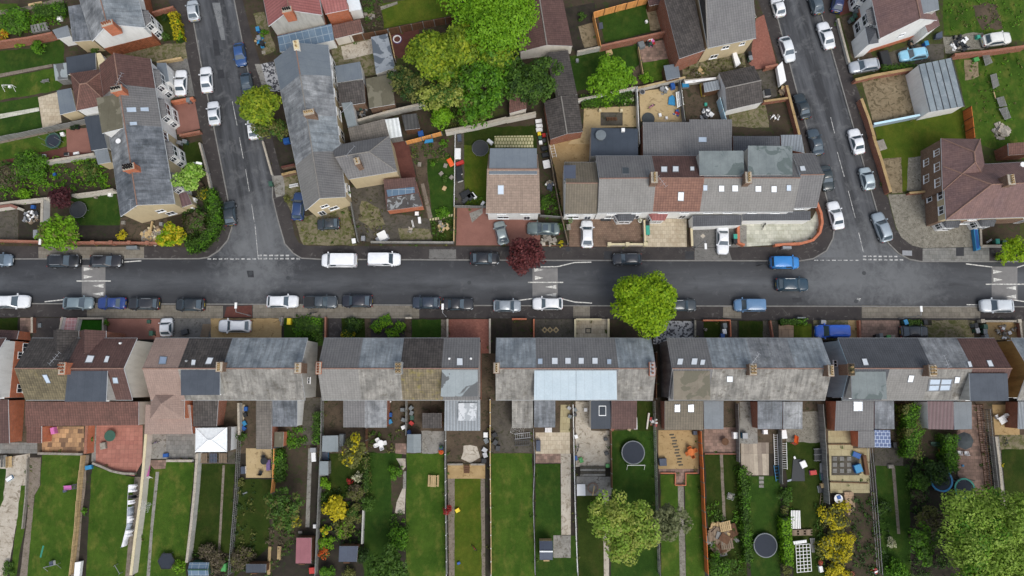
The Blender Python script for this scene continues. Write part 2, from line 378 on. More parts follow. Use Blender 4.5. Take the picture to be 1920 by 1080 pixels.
M['corrugdark']=roofm('corrugated_dark',(62,62,62),(80,80,78),.5,.35,1,0,.3,None,0,.05)
M['standing']=roofm('standing_seam',(112,122,128),(126,136,140),1.05,.0,5,0,.1,(142,150,154),.45,.06,rough=.5)
M['flatdark']=felt('dark_felt',(66,72,80),(74,80,88))
M['flatgrey']=felt('grey_felt',(112,118,122),(122,128,132))
M['flatgreen']=felt('greenish_felt',(104,112,112),(120,128,127),(88,98,96),.3)
M['flatblue']=felt('paleblue_felt',(176,190,196),(184,197,202))
M['flatdamp']=felt('damp_felt',(138,146,147),(148,156,157),(92,94,94),.3)
M['flatbrown']=felt('brown_felt',(126,118,102),(112,104,90),(100,96,80),.4)
M['flatolive']=felt('olive_felt',(88,84,68),(98,94,78),(112,108,92),.3)
M['flatblack']=felt('black_felt',(56,62,70),(62,68,76))
M['peeling']=felt('peeling_felt',(140,146,150),(128,134,140),(82,90,98),.42,bs=.5)
M['peelwhite']=felt('peeling_white',(192,196,198),(200,203,205),(160,165,168),.4,bs=1.4)
M['ruinfelt']=felt('ruined_felt',(66,62,60),(84,80,76),(136,138,138),.35,bs=1.3)
M['skylab']=felt('blue_membrane',(98,106,114),(106,114,120))
M['shedgrey']=felt('shed_felt',(118,126,128),(128,136,138))
M['sb']=felt('navy_felt',(66,72,86),(72,80,94))
M['shedpink']=felt('dusty_pink_felt',(134,84,90),(144,92,98))
M['white_roof']=plain('white_sheet_roof',(222,226,226),.5)
M['ridge']=plain('ridge_tile',(134,106,92),.85,var=.2)
M['ridgegrey']=plain('grey_ridge',(126,122,116),.85,var=.2)
M['white']=render_wall('white_render',(226,226,222),amt=.22)
M['cream_wall']=render_wall('cream_render',(192,176,142),amt=.25)
M['tanrender']=render_wall('tan_render',(152,122,72),(92,74,44),.7)
M['gr']=render_wall('grey_render',(186,184,176),(108,106,100),.5)
M['cr']=render_wall('pale_render',(208,202,190),amt=.25)
M['pebble']=render_wall('dark_pebbledash',(92,92,92),(150,150,148),.6)
M['bluerender']=render_wall('pale_blue_render',(150,166,176),(98,112,124),.5)
M['brick']=brickm('red_brick',(150,84,60),(128,70,52))
M['orangebrick']=brickm('orange_brick',(196,106,66),(176,92,58))
M['brownbrick']=brickm('brown_brick',(120,86,66),(100,74,58))
M['tilehung']=roofm('hung_tile',(132,78,52),(146,88,60),.3,.15,.3,.1,.2)
M['upvc']=plain('white_upvc',(232,234,234),.4,var=.03)
M['fascia']=plain('white_fascia',(226,230,232),.5,var=.05)
M['bluetrim']=plain('paleblue_trim',(188,220,232),.5,var=.04)
M['winglass']=glassm('window_glass',(38,44,50),.05,.6)
M['skyglass']=glassm('skylight_glass',(150,162,174),.08,.8)
M['skyglass2']=glassm('blue_skylight_glass',(116,130,148),.08,.8)
M['whiteblind']=plain('white_blind',(224,228,230),.35,var=.03)
M['skyframe']=plain('skylight_frame',(108,110,112),.5)
M['lead']=plain('lead_flashing',(150,152,152),.55)
M['door']=plain('dark_door',(56,62,74),.4)
M['gutter']=plain('grey_gutter',(150,152,152),.5)
M['pot']=plain('terracotta_pot',(150,92,64),.8)
M['potbuff']=plain('buff_pot',(176,148,104),.8)
M['soot']=plain('sooty_hole',(26,24,23),.9)
M['alu']=plain('aluminium',(170,172,174),.4,metal=.5)
M['glassroof']=paving('conservatory_glass',(80,102,122),(96,116,134),.95,1.1,.09,(136,148,156),st=.35,stain=(120,130,136),rough=.4,off=0)
M['drabtile']=roofm('drab_tile',(92,87,81),(112,106,98),.34,.18,.36,.1,.3,(80,78,60),.25,.12)
M['polycarb']=plain('white_polycarbonate',(214,220,222),.3,var=.06)
M['bp']=plain('black_plastic',(34,36,38),.5)
M['gp']=plain('grey_plastic',(110,116,118),.5)
M['np']=plain('green_plastic',(52,84,70),.5)
M['wp']=plain('white_plastic',(228,228,226),.4,var=.04)
M['up']=plain('blue_plastic',(38,82,146),.4)
M['cp']=plain('cyan_plastic',(52,128,172),.4)
M['tp']=plain('teal_plastic',(60,150,130),.4)
M['rp']=plain('red_plastic',(176,52,46),.4)
M['op']=plain('orange_plastic',(226,98,44),.4)
M['yp']=plain('yellow_plastic',(222,196,44),.4)
M['pinkplastic']=plain('pink_plastic',(198,112,172),.4)
M['purpleplastic']=plain('purple_plastic',(108,88,132),.5)
M['greenbright']=plain('bright_green_plastic',(74,146,80),.4)
M['metal']=plain('galvanised_metal',(146,148,150),.45,metal=.4)
M['wm']=plain('white_metal',(226,226,222),.45,var=.05)
M['dm']=plain('dark_metal',(58,60,62),.5)
M['tyre']=plain('tyre_rubber',(26,26,27),.9)
M['mat']=plain('trampoline_mat',(40,46,56),.8,var=.05)
M['stone']=ground('pale_stone',(152,146,136),(118,112,102),s=2)
M['cloth']=plain('white_cloth',(222,222,226),.9)
M['cloth2']=plain('grey_cloth',(150,158,168),.9)
M['canvas']=plain('dark_canvas',(62,68,70),.8)
M['tarp']=plain('black_tarpaulin',(34,38,42),.5)
M['solar']=paving('solar_cells',(56,76,116),(64,86,128),.55,.5,.06,(176,188,206),st=0,rough=.3)
M['pooltub']=plain('grey_cover',(104,112,116),.5)
M['wood']=wood('weathered_boards',(134,118,100),(112,98,82))
M['gw']=wood('grey_boards',(132,132,128),(110,110,106))
M['newwood']=wood('new_orange_boards',(222,160,96),(204,142,80))
M['orangewood']=wood('orange_boards',(196,112,60),(178,98,52))
M['bw']=wood('brown_boards',(104,76,56),(88,64,48))
M['pw']=wood('pale_timber',(188,164,122),(168,144,106))
M['cap']=ground('coping_stone',(176,168,154),(156,148,134),(124,118,100),s=1.5,amt3=.4)
M['creamcap']=ground('cream_coping',(206,194,160),(190,178,146),s=1.5,dirt=.2)
M['bark']=ground('tree_bark',(74,62,50),(92,78,62),s=3)
L={}
L['lime']=leafm('lime_leaves',[(92,128,12),(128,160,18),(150,176,30),(108,146,14)],.35)
L['green']=leafm('green_leaves',[(48,88,16),(76,120,22),(98,142,32),(62,104,20)])
L['bright']=leafm('bright_green_leaves',[(74,116,14),(106,150,24),(124,166,36),(88,132,18)],.3)
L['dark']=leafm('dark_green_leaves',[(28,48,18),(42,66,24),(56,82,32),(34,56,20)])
L['mid']=leafm('mid_green_leaves',[(44,72,20),(64,94,28),(80,110,38),(54,82,24)])
L['olive']=leafm('olive_leaves',[(76,82,36),(96,100,48),(112,114,60),(86,90,42)])
L['greyolive']=leafm('grey_olive_leaves',[(84,92,58),(104,110,74),(118,122,86),(90,98,62)])
L['yellow']=leafm('yellow_leaves',[(150,140,16),(186,172,24),(204,188,44),(132,132,20)],.3)
L['gold']=leafm('golden_conifer_leaves',[(126,142,30),(154,164,40),(106,132,28),(166,170,54)],.3)
L['conifer']=leafm('conifer_leaves',[(74,100,20),(104,130,28),(134,152,38),(62,88,20)])
L['maple']=leafm('maple_leaves',[(70,32,34),(92,44,44),(110,58,56),(58,27,29)])
L['red']=leafm('red_leaves',[(136,36,34),(160,50,44),(116,28,30),(176,66,56)])
L['orange']=leafm('orange_leaves',[(196,104,30),(206,70,34),(150,120,40),(190,60,40)])
L['pale']=leafm('pale_blossom_leaves',[(100,148,34),(134,174,58),(170,196,104),(80,130,28)])
L['cream']=leafm('cream_blossom_leaves',[(186,184,150),(200,198,170),(150,152,110),(120,130,80)])
L['palegreen']=leafm('pale_green_leaves',[(112,144,46),(138,166,62),(156,180,82),(98,130,38)],.38)
L['paleolive']=leafm('pale_olive_leaves',[(132,144,54),(154,164,72),(168,176,92),(116,132,46)],.38)
L['bare']=leafm('brown_twigs',[(86,76,62),(104,94,76),(70,66,46),(96,92,58)])
L['plum']=leafm('dark_plum_leaves',[(56,26,30),(74,36,40),(88,46,50),(46,22,26)])
# ground patches
NP=[0]
def jit(pts,j,step=.8):
 if not j:return pts
 out=[];rg=random.Random(len(pts)*31+int(abs(pts[0][0])*97))
 for i,p in enumerate(pts):
  q=pts[(i+1)%len(pts)];n=max(1,int((q-p).length/step))
  for k in range(n):
   c=p.lerp(q,k/n);out.append(Vector((c.x+rg.uniform(-j,j),c.y+rg.uniform(-j,j),c.z)))
 return out
def patch(name,px,mat,layer=1,j=0.0,rot=0.0,z0=.10):
 NP[0]+=1;z=z0+.004*layer+.0004*(NP[0]%8)
 pts=jit([P(u,v,z)for u,v in px],j)
 b=MB();n=len(pts)
 a=sum(pts[i].x*pts[(i+1)%n].y-pts[(i+1)%n].x*pts[i].y for i in range(n))
 b.face(pts if a>0 else pts[::-1]);o=b.build(name,M[mat]if isinstance(mat,str)else mat,uvrot=rot)
 return tag(o,kind='structure')
def lw(px,mat='lawn',layer=2,j=.1,name='lawn'):return patch(name,px,mat,layer,j)
# houses
def slab(b,pts,t,mi,ms):
 b.prism(pts,[Vector((p[0],p[1],p[2]-t))for p in pts],mi,ms)
def nrm(a,b_,c):return(b_-a).cross(c-a).normalized()
class House:
 def __init__(s,label,quad,ze=5.2,zr=7.9,front='slate',rear=None,wall='white',name='terraced_house',cat='house',group=None,rt=.5,oh=.3,ol=.02,orr=.02,hipl=0,hipr=0,ridge='ridge',trim='fascia',low=None,zlow=3.0,world=False,gl=None,gr=None):
  q=quad if world else W(quad,ze)
  q=[Vector((p[0],p[1],ze))for p in q];A,B,C,D=q;s.q=q;s.ze=ze;s.zr=zr;s.trim=M[trim]
  M1=A.lerp(D,rt);M2=B.lerp(C,rt);M1.z=M2.z=zr;d=(M2-M1);Lr=d.length
  s.m1o,s.m2o=M1.copy(),M2.copy()
  if hipl:M1=M1+d*(hipl/Lr)
  if hipr:M2=M2-d*(hipr/Lr)
  s.M1,s.M2=M1,M2;s.ax=d.normalized()
  base=(A+B+C+D)/4;base.z=.1
  s.root=thing(name,label,cat,base,group)
  b=MB();rear=rear or front;TK=.16
  slab(b,[A,B,M2,M1],TK,0,2);slab(b,[C,D,M1,M2],TK,1,2)
  if hipl:slab(b,[D,A,M1],TK,1,2)
  if hipr:slab(b,[B,C,M2],TK,0,2)
  s.roof=b.build('roof',[M[front],M[rear],s.trim],s.root)
  s.pl={'f':(A,nrm(A,B,M2)),'r':(C,nrm(C,D,M1))}
  if hipl:s.pl['l']=(D,nrm(D,A,M1))
  if hipr:s.pl['g']=(B,nrm(B,C,M2))
  if ridge:
   b=MB();up=Vector((0,0,.03));b.tube(M1+up,M2+up,.08,n=6)
   if hipl:b.tube(A+up,M1+up,.09,n=6);b.tube(D+up,M1+up,.09,n=6)
   if hipr:b.tube(B+up,M2+up,.09,n=6);b.tube(C+up,M2+up,.09,n=6)
   b.build('ridge',M[ridge],s.roof)
  ax=(B-A).normalized();ay=(D-A).normalized();L_,D_=(B-A).length,(D-A).length
  f=lambda x,y:A.lerp(B,x).lerp(D.lerp(C,x),y)
  x0,x1,y0,y1=ol/L_,1-orr/L_,oh/D_,1-oh/D_
  w4=[f(x0,y0),f(x1,y0),f(x1,y1),f(x0,y1)]
  for p in w4:p.z=ze-TK+.02+(zr-ze)*oh/(D_*rt)*.8
  s.w=w4;gl_=f(x0,rt);gr_=f(x1,rt);gl_.z=gr_.z=zr-TK-.03
  def walls(z0,z1,mat,nm):
   b=MB();lo=[U(p,z0)for p in w4]
   hi=[p.copy()for p in w4];g=[gl_.copy(),gr_.copy()]
   if z1:hi=[U(p,z1)for p in w4]
   a_,b2,c_,d_=hi
   b.face([lo[0],lo[1],b2,a_]);b.face([lo[2],lo[3],d_,c_])
   if z1:b.face([lo[1],lo[2],c_,b2]);b.face([lo[3],lo[0],a_,d_])
   else:
    b.face([lo[1],lo[2],c_]+([]if hipr else[g[1]])+[b2]);b.face([lo[3],lo[0],a_]+([]if hipl else[g[0]])+[d_])
   return b.build(nm,mat,s.root)
  if low:
   c=sum(w4,Vector())/4
   walls(zlow,None,M[wall],'upper_wall')
   w4b=[p+(p-c).normalized()*.06 for p in w4];b=MB();b.prism([U(p,zlow)for p in w4b],-.1);b.build('lower_wall',M[low],s.root)
   s.w=[U(w4b[i],w4[i].z)for i in range(4)]
  else:walls(-.1,None,M[wall],'wall')
  for a_,b_ in((A,B),(C,D)):b=MB();b.tube(a_+Vector((0,0,-.1)),b_+Vector((0,0,-.1)),.07,n=6);b.build('gutter',M['gutter'],s.root)
 def side(s,k):i={'f':0,'g':1,'r':2,'l':3}[k];return s.w[i],s.w[(i+1)%4]
 def window(s,k,x,z,w=1.3,h=1.2,nm='window',out=0.0,bars=1):
  p,q=s.side(k);t=(q-p);Ls=t.length;t.normalize();n=Vector((t.y,-t.x,0));t.z=0
  c=p+t*(x*Ls)+n*out;win(s.root,c,t,n,z,w,h,nm,bars);return s
 def autow(s,sides='fr',door=True):
  for k in sides:
   p,q=s.side(k);Ls=(q-p).length;z2=3.35 if s.ze>4 else 0
   if z2:
    for x in((.27,.74)if Ls>4.2 else(.5,)):s.window(k,x,z2,1.25,1.15)
   s.window(k,.3,.85,1.7 if Ls>4.2 else 1.2,1.3)
   if door and k=='f':s.window(k,.78,0.1,.95,2.05,'front_door')
   elif door:s.window(k,.76,.1,1.5,2.05,'patio_door')
  return s
 def bay(s,k,x,w=2.2,d=.7,z=2.7,roof='charcoal',wall='white',two=False):
  p,q=s.side(k);t=q-p;Ls=t.length;t.normalize();t.z=0;n=Vector((t.y,-t.x,0));c=U(p+t*(x*Ls),0)
  z1=4.35 if two else z;e=[c-t*w/2-n*.05,c-t*(w/2-.45)+n*d,c+t*(w/2-.45)+n*d,c+t*w/2-n*.05]
  b=MB();b.prism([U(a,z1)for a in e],.0);bw=b.build('bay_window',M[wall],s.root)
  b=MB();o=[c-t*(w/2+.12)-n*.04,c-t*(w/2-.4)+n*(d+.14),c+t*(w/2-.4)+n*(d+.14),c+t*(w/2+.12)-n*.04]
  hi=[c-t*(w/2-.3)-n*.04,c-t*(w/2-.6)+n*.1,c+t*(w/2-.6)+n*.1,c+t*(w/2-.3)-n*.04]
  b.prism([U(a,z1+.45)for a in hi],[U(a,z1+.004)for a in o]);b.build('bay_roof',M[roof],bw)
  for lev in((.7,2.85)if two else(.8,)):
   b=MB();g=MB()
   for i in range(3):
    a,c2=e[i],e[i+1];tt=(c2-a).normalized();nn=Vector((tt.y,-tt.x,0));l2=(c2-a).length
    aa,bb=a+tt*l2*.12+nn*.02,a+tt*l2*.88+nn*.02
    g.face([U(aa,lev),U(bb,lev),U(bb,lev+1.3),U(aa,lev+1.3)])
    for u in(aa,bb,(aa+bb)/2):b.tube(U(u,lev),U(u,lev+1.3),.045,n=4)
    for zz in(lev,lev+.9,lev+1.3):b.tube(U(aa,zz),U(bb,zz),.045,n=4)
   b.build('frame',M['upvc'],bw);g.build('pane',M['winglass'],bw)
  return s
 def sky(s,k,px,glass='skyglass',frame='skyframe',up=.07,four=False):
  p0,n=s.pl[k];c=[onplane(u,v,p0,n)for u,v in px]
  skylight(s.root,c,n,glass,frame,up,four);return s
 def chim(s,u,v,z=None,w=.75,d=1.3,pots=4,mat='brick',pot='pot',rot=None,h=1.15,cap='cap'):
  z=z or s.zr+.8;c=P(u,v,z);r=math.atan2(s.ax.y,s.ax.x)if rot is None else rot
  chimney(s.root,c,z+h-.8,s.zr-1.6,w,d,pots,mat,pot,r,cap);return s
 def dormer(s,px,z=None,roof='flatdark',wall='gr',trim='fascia',z0=None,win_='r',nwin=2,t=.14):
  z=z or s.zr-.12;q=W(px,z);z0=z0 or s.ze-.1;c=sum(q,Vector())/4
  b=MB();w4=[p+(c-p).normalized()*.18 for p in q];b.prism([U(p,z-t)for p in w4],z0);dm=b.build('dormer',M[wall],s.root)
  b=MB();slab(b,q,t,0,1);b.build('dormer_roof',[M[roof],M[trim]],dm)
  i={'f':0,'g':1,'r':2,'l':3}[win_];p,q2=w4[i],w4[(i+1)%4];tt=q2-p;ll=tt.length;tt.normalize();nn=Vector((tt.y,-tt.x,0))
  for k in range(nwin):win(s.root,U(p+tt*ll*(k+.5)/nwin,0),tt,nn,s.ze+.55,1.2,1.0,'dormer_window',1)
  return s
 def aerial(s,u,v,z=None,ln=1.6,rot=.6,elems=5):
  z=z or s.zr+2.2;aerial(s.root,P(u,v,z),s.zr-.2,ln,rot,elems);return s
 def dish(s,u,v,z):
  c=P(u,v,z);b=MB();b.lathe((c.x,c.y,c.z),[(.02,0),(.2,.03),(.33,.12),(.36,.14)],14);b.tube(c+Vector((0,0,.02)),c+Vector((0,0,-.5)),.03)
  b.tube(c,c+Vector((.1,-.3,.3)),.015);b.build('satellite_dish',M['wp'],s.root);return s
 def vent(s,k,px,nm='roof_vent',mat='lead',r=.14):
  p0,n=s.pl[k]
  for u,v in px:
   c=onplane(u,v,p0,n);b=MB();b.lathe((c.x,c.y,c.z-.05),[(r*1.3,0),(r,.12),(r,.3),(r*.4,.34)],10);b.build(nm,M[mat],s.root)
  return s
 def ext(s,px,roof,wall='brick',z=2.6,zs=None,kind='flat',**k):addext(s.root,px,roof,wall,z,zs,kind,**k);return s
def win(root,c,t,n,z,w,h,nm='window',bars=1):
 b=MB();c=U(c,z)
 def q(a,zz,o):return c+t*a+n*o+Vector((0,0,zz))
 def strip(a0,a1,z0,z1,o):
  f=[q(a0,z0,o),q(a1,z0,o),q(a1,z1,o),q(a0,z1,o)];r=[q(a0,z0,-.05),q(a1,z0,-.05),q(a1,z1,-.05),q(a0,z1,-.05)]
  b.face(f)
  for i in range(4):j=(i+1)%4;b.face([f[j],f[i],r[i],r[j]])
 fw=.08
 strip(-w/2,-w/2+fw,0,h,.05);strip(w/2-fw,w/2,0,h,.05);strip(-w/2+fw,w/2-fw,0,fw,.05);strip(-w/2+fw,w/2-fw,h-fw,h,.05)
 for i in range(bars):x=-w/2+w*(i+1)/(bars+1);strip(x-.035,x+.035,fw,h-fw,.045)
 if 'door' not in nm:strip(-w/2-.06,w/2+.06,-.08,-.005,.12)
 fr=b.build(nm,M['upvc'],root)
 g=MB();g.face([q(-w/2+fw,fw,.02),q(w/2-fw,fw,.02),q(w/2-fw,h-fw,.02),q(-w/2+fw,h-fw,.02)])
 g.build('panel' if nm=='front_door' else 'pane',M['door']if nm=='front_door' else M['winglass'],fr)
def skylight(root,c,n,glass,frame,up=.07,four=False):
 b=MB();m=sum(c,Vector())/4;o=[p+(p-m)*.16 for p in c]
 for i in range(4):
  j=(i+1)%4;b.face([o[i]+n*up,o[j]+n*up,c[j]+n*up,c[i]+n*up]);b.face([o[i]-n*.02,o[j]-n*.02,o[j]+n*up,o[i]+n*up])
 if four:
  for a,bb in((0,2),(1,3)):
   p=(c[a]+c[(a+1)%4])/2;q=(c[bb]+c[(bb+1)%4])/2;b.tube(p+n*(up+.01),q+n*(up+.01),.09,n=4)
 fr=b.build('skylight',M[frame],root)
 g=MB();g.face([p+n*(up-.015)for p in c]);g.build('pane',M[glass],fr)
def chimney(root,c,ztop,z0,w,d,pots,mat,pot,r,cap='cap',nm='chimney'):
 b=MB();b.box((c.x,c.y,z0),(w,d,ztop-z0-.2),r);b.box((c.x,c.y,ztop-.2),(w+.14,d+.14,.14),r);ch=b.build(nm,M[mat],root)
 b=MB();b.box((c.x,c.y,ztop-.056),(w+.02,d+.02,.08),r,taper=1.0);b.build('chimney_cap',M[cap],ch)
 nr=2 if pots>4 and w>.7 else 1;per=(pots+nr-1)//nr;ca,sa=cos(r),sin(r)
 for i in range(pots):
  a=((i//per)+.5)/nr-.5;y=((i%per)+.5)/per-.5;x_,y_=a*w*.9,y*d*.9
  px,py=c.x+x_*ca-y_*sa,c.y+x_*sa+y_*ca;b=MB()
  b.lathe((px,py,ztop+.02),[(.13,0),(.115,.3),(.14,.33),(.14,.38),(.09,.385),(.085,.25)],10);b.build('chimney_pot',[M[pot]],ch)
  b=MB();b.lathe((px,py,ztop+.27),[(.0855,0),(.0855,.06)],10);b.build('flue',M['soot'],ch)
def aerial(root,c,z0,ln=1.6,rot=.6,elems=5):
 b=MB();b.tube((c.x,c.y,z0),c,.03,n=6);d=Vector((cos(rot),sin(rot),0));n=Vector((-d.y,d.x,0))
 b.tube(c-d*ln*.4,c+d*ln*.6,.025,n=4)
 for i in range(elems):
  p=c+d*ln*(-.4+i/(elems-1));b.tube(p-n*.32,p+n*.32,.018,n=4)
 b.build('aerial',M['alu'],root)
def addext(root,px,roof,wall,z,zs,kind,nm='rear_extension',trim='fascia',oh=.12,t=.12,zr=None,ridge='ridgegrey',rdir=0,skys=(),glass='skyglass',hip=1.6,white=False,uvrot=None):
 zs=zs or[z]*4;q=[P(u,v,zz)for(u,v),zz in zip(px,zs)];c=sum(q,Vector())/4
 if rdir:q=q[1:]+q[:1]
 w4=[p+(U(c,p.z)-p).normalized()*oh for p in q]
 b=MB();b.prism([U(p,p.z-t+.01)for p in w4],-.1);e=b.build(nm,M[wall],root)
 b=MB();up=Vector((0,0,.03))
 uvr=math.atan2(q[1].y-q[0].y,q[1].x-q[0].x)if uvrot is None else uvrot
 if kind=='flat':slab(b,q,t,0,1);b.build('extension_roof',[M[roof],M[trim]],e,uvrot=uvr);n0=(q[0],nrm(q[0],q[1],q[2]))
 else:
  A,B,C,D=q;M1=(A+D)/2;M2=(B+C)/2;M1.z=M2.z=zr;dd=(M2-M1);ll=dd.length
  hl,hr=((0,0)if kind=='gable' else(hip,hip)if kind=='hip' else(hip,0)if kind=='hipl' else(0,hip))
  gl,gr=M1.copy(),M2.copy();M1=M1+dd*(min(hl,ll*.499)/ll);M2=M2-dd*(min(hr,ll*.499)/ll)
  slab(b,[A,B,M2,M1],t,0,1);slab(b,[C,D,M1,M2],t,0,1)
  if hl:slab(b,[D,A,M1],t,0,1)
  if hr:slab(b,[B,C,M2],t,0,1)
  b.build('extension_roof',[M[roof],M[trim]],e)
  b=MB()
  if not hl:b.face([U(w4[3],w4[3].z-t),U(w4[0],w4[0].z-t),U((w4[0]+w4[3])/2,zr-t)])
  if not hr:b.face([U(w4[1],w4[1].z-t),U(w4[2],w4[2].z-t),U((w4[1]+w4[2])/2,zr-t)])
  if b.f:b.build('gable_wall',M[wall],e)
  if ridge:
   b=MB();b.tube(M1+up,M2+up,.1,n=6)
   if hl:b.tube(A+up,M1+up,.07,n=5);b.tube(D+up,M1+up,.07,n=5)
   if hr:b.tube(B+up,M2+up,.07,n=5);b.tube(C+up,M2+up,.07,n=5)
   b.build('extension_ridge',M[ridge],e)
  n0=(A,nrm(A,B,M2))
 for sk in skys:skylight(root,[onplane(u,v,*n0)for u,v in sk],n0[1],glass,'upvc' if white else 'skyframe')
 return e
def rowq(u0,u1,v0,v1,ze=5.2):
 a,b=P(u0,v0,ze),P(u1,v0,ze);yr=P(960,v1,ze).y
 return[a,b,Vector((b.x,yr,ze)),Vector((a.x,yr,ze))]
# vegetation
def leaf_mesh(name,cen,nor,size,mats,mi,parent,off,aspect=1.6,rg=None):
 n=len(cen);nor=nor/np.linalg.norm(nor,axis=1,keepdims=True)
 r=rg.normal(size=(n,3));a=np.cross(nor,r);a/=np.linalg.norm(a,axis=1,keepdims=True);b=np.cross(nor,a)
 a=a*(size*aspect/2)[:,None];b=b*(size/2)[:,None]
 v=np.stack([cen-a,cen-b*.9+a*.1,cen+a,cen+b*.9+a*.1],1).reshape(-1,3)-np.array(off)
 f=np.arange(n*4).reshape(-1,4)
 me=bpy.data.meshes.new(name);me.vertices.add(n*4);me.vertices.foreach_set('co',v.ravel())
 me.loops.add(n*4);me.loops.foreach_set('vertex_index',f.ravel());me.polygons.add(n)
 me.polygons.foreach_set('loop_start',np.arange(n)*4);me.polygons.foreach_set('loop_total',np.full(n,4))
 for m in mats:me.materials.append(m)
 me.polygons.foreach_set('material_index',mi.astype(np.int32));me.update(calc_edges=True)
 o=bpy.data.objects.new(name,me);COL.objects.link(o)
 if parent is not None:o.parent=parent
 else:o.location=off
 LOC[o.name]=Vector(off)
 return o
def clumps(rg,lumps,per,leaf,jr=.35,up=.5,spiky=0):
 cs,ns,ss,ls=[],[],[],[]
 for i,(c,r)in enumerate(lumps):
  k=max(6,int(per*r*r));d=rg.normal(size=(k,3));d/=np.linalg.norm(d,axis=1,keepdims=True);d[:,2]=np.where(d[:,2]<-.3,-d[:,2],d[:,2])
  rad=r*(1-np.abs(rg.normal(0,jr*.5,size=(k,1)))+rg.uniform(0,jr*.4,size=(k,1)))
  cs.append(np.array(c)+d*rad*np.array([1,1,.85]));nn=d+rg.normal(0,.45,size=(k,3))+np.array([0,0,up]);
  ns.append(nn);ss.append(leaf*rg.uniform(.6,1.35,size=k));ls.append(np.full(k,i))
 return np.concatenate(cs),np.concatenate(ns),np.concatenate(ss),np.concatenate(ls)
TS=[100]
def tree(label,px,rpx,h,leaf='green',leaf2=None,mixp=.25,cat='tree',name='tree',group=None,ls=.3,dens=1.0,flat=.62,gap=.16,sx=1.0,rot=0.0,lob=.34,cone=0,px0=None,lobed=True):
 TS[0]+=1;rg=np.random.default_rng(TS[0]);u,v=px
 zc=h*(1-flat*.45);c=P(u,v,zc);Rr=rpx*(1.0 if rpx>24 else 1.1)/13.0*(H-zc)/H;base=(c.x,c.y,.08)
 if cat in('bush','shrub'):zc=h*.45;c=P(u,v,zc);Rr=1.12*rpx/13.0*(H-zc)/H;base=(c.x,c.y,.08)
 root=thing(name,label,cat,base,group)
 rz=min(h*flat*.55,Rr*.95)if cat=='tree' else h*.52
 nl=int(30+13*Rr**1.5)if cat=='tree' else int(8+9*Rr)
 lumps=[];ca,sa=cos(rot),sin(rot)
 nb=(5+int(Rr*.9))if cat=='tree' and Rr>1.8 and not cone and lobed else 0
 lobes=[((t:=rg.uniform(0,6.28)),(q:=Rr*rg.uniform(.3,.76)),Rr*rg.uniform(.26,.54),rz*rg.uniform(-.2,.5))for _ in range(nb)]
 ph=rg.uniform(0,6.28,3)
 for i in range(nl):
  d=rg.normal(size=3);d/=np.linalg.norm(d);d[2]=abs(d[2])*1.0-.22
  th=math.atan2(d[1],d[0]);k=1+.13*math.sin(3*th+ph[0])+.1*math.sin(5*th+ph[1])+.06*math.sin(8*th+ph[2])
  rr=rg.uniform(.35,.84)**.6*k;lr=Rr*lob*rg.uniform(.55,1.15)
  if cat=='tree' and Rr>2:lr=max(.55,Rr*lob*.72*rg.uniform(.5,1.2))
  x,y=d[0]*Rr*rr*sx*.8,d[1]*Rr*rr*.8
  z=d[2]*rz*rr
  if cone:z=rz*(1-math.hypot(x,y)/Rr)*1.2-rz*.5+rg.uniform(-.3,.3)
  if nb and i>nl*.25:
   t,q,lr0,lz=lobes[i%nb];x,y,z=q*math.cos(t)+d[0]*lr0,q*math.sin(t)+d[1]*lr0,lz+abs(d[2])*lr0*.8;lr=max(.42,lr*.85)
  lumps.append(((c.x+x*ca-y*sa,c.y+x*sa+y*ca,max(zc+z,.25+lr*.3)),lr))
 lf=ls*(1 if Rr>1.6 else.78)
 cs,ns,ss,li=clumps(rg,lumps,78*dens*(.27/lf)**2,lf)
 lm=rg.uniform(size=len(lumps))<mixp
 mi=(lm[li]&(rg.uniform(size=len(li))<.8))if leaf2 else np.zeros(len(li),bool)
 mats=[L[leaf]]+([L[leaf2]]if leaf2 else[])
 leaf_mesh('crown' if cat=='tree' else 'foliage',cs,ns,ss,mats,mi,root,base,rg=rg)
 b=MB()
 if cat=='tree':
  r0=.06*Rr+.05;f=Vector((c.x,c.y,zc-rz*.55));pts=[Vector((c.x+.1,c.y,-.1)),Vector((c.x-.05,c.y+.08,f.z*.55)),f]
  b.tube(pts[0],pts[1],r0*1.25,r0,8);b.tube(pts[1],pts[2],r0,r0*.75,8)
  for i in range(7):
   l=lumps[(i*5)%len(lumps)][0];mid=f.lerp(Vector(l),.5)+Vector((0,0,.25));b.tube(f,mid,r0*.6,r0*.35,6);b.tube(mid,l,r0*.35,r0*.1,6)
 else:
  for i in range(5):
   l=Vector(lumps[i%len(lumps)][0]);b.tube((c.x,c.y,-.05),l,.05,.02,5)
 b.build('trunk' if cat=='tree' else 'stem',M['bark'],root,smooth=True)
 return root
def bush(label,px,rpx,h=1.3,leaf='mid',leaf2=None,mixp=.3,**k):
 k['mixp']=mixp
 k.setdefault('ls',.2);return tree(label,px,rpx,h,leaf,leaf2,cat='bush',name='bush',**k)
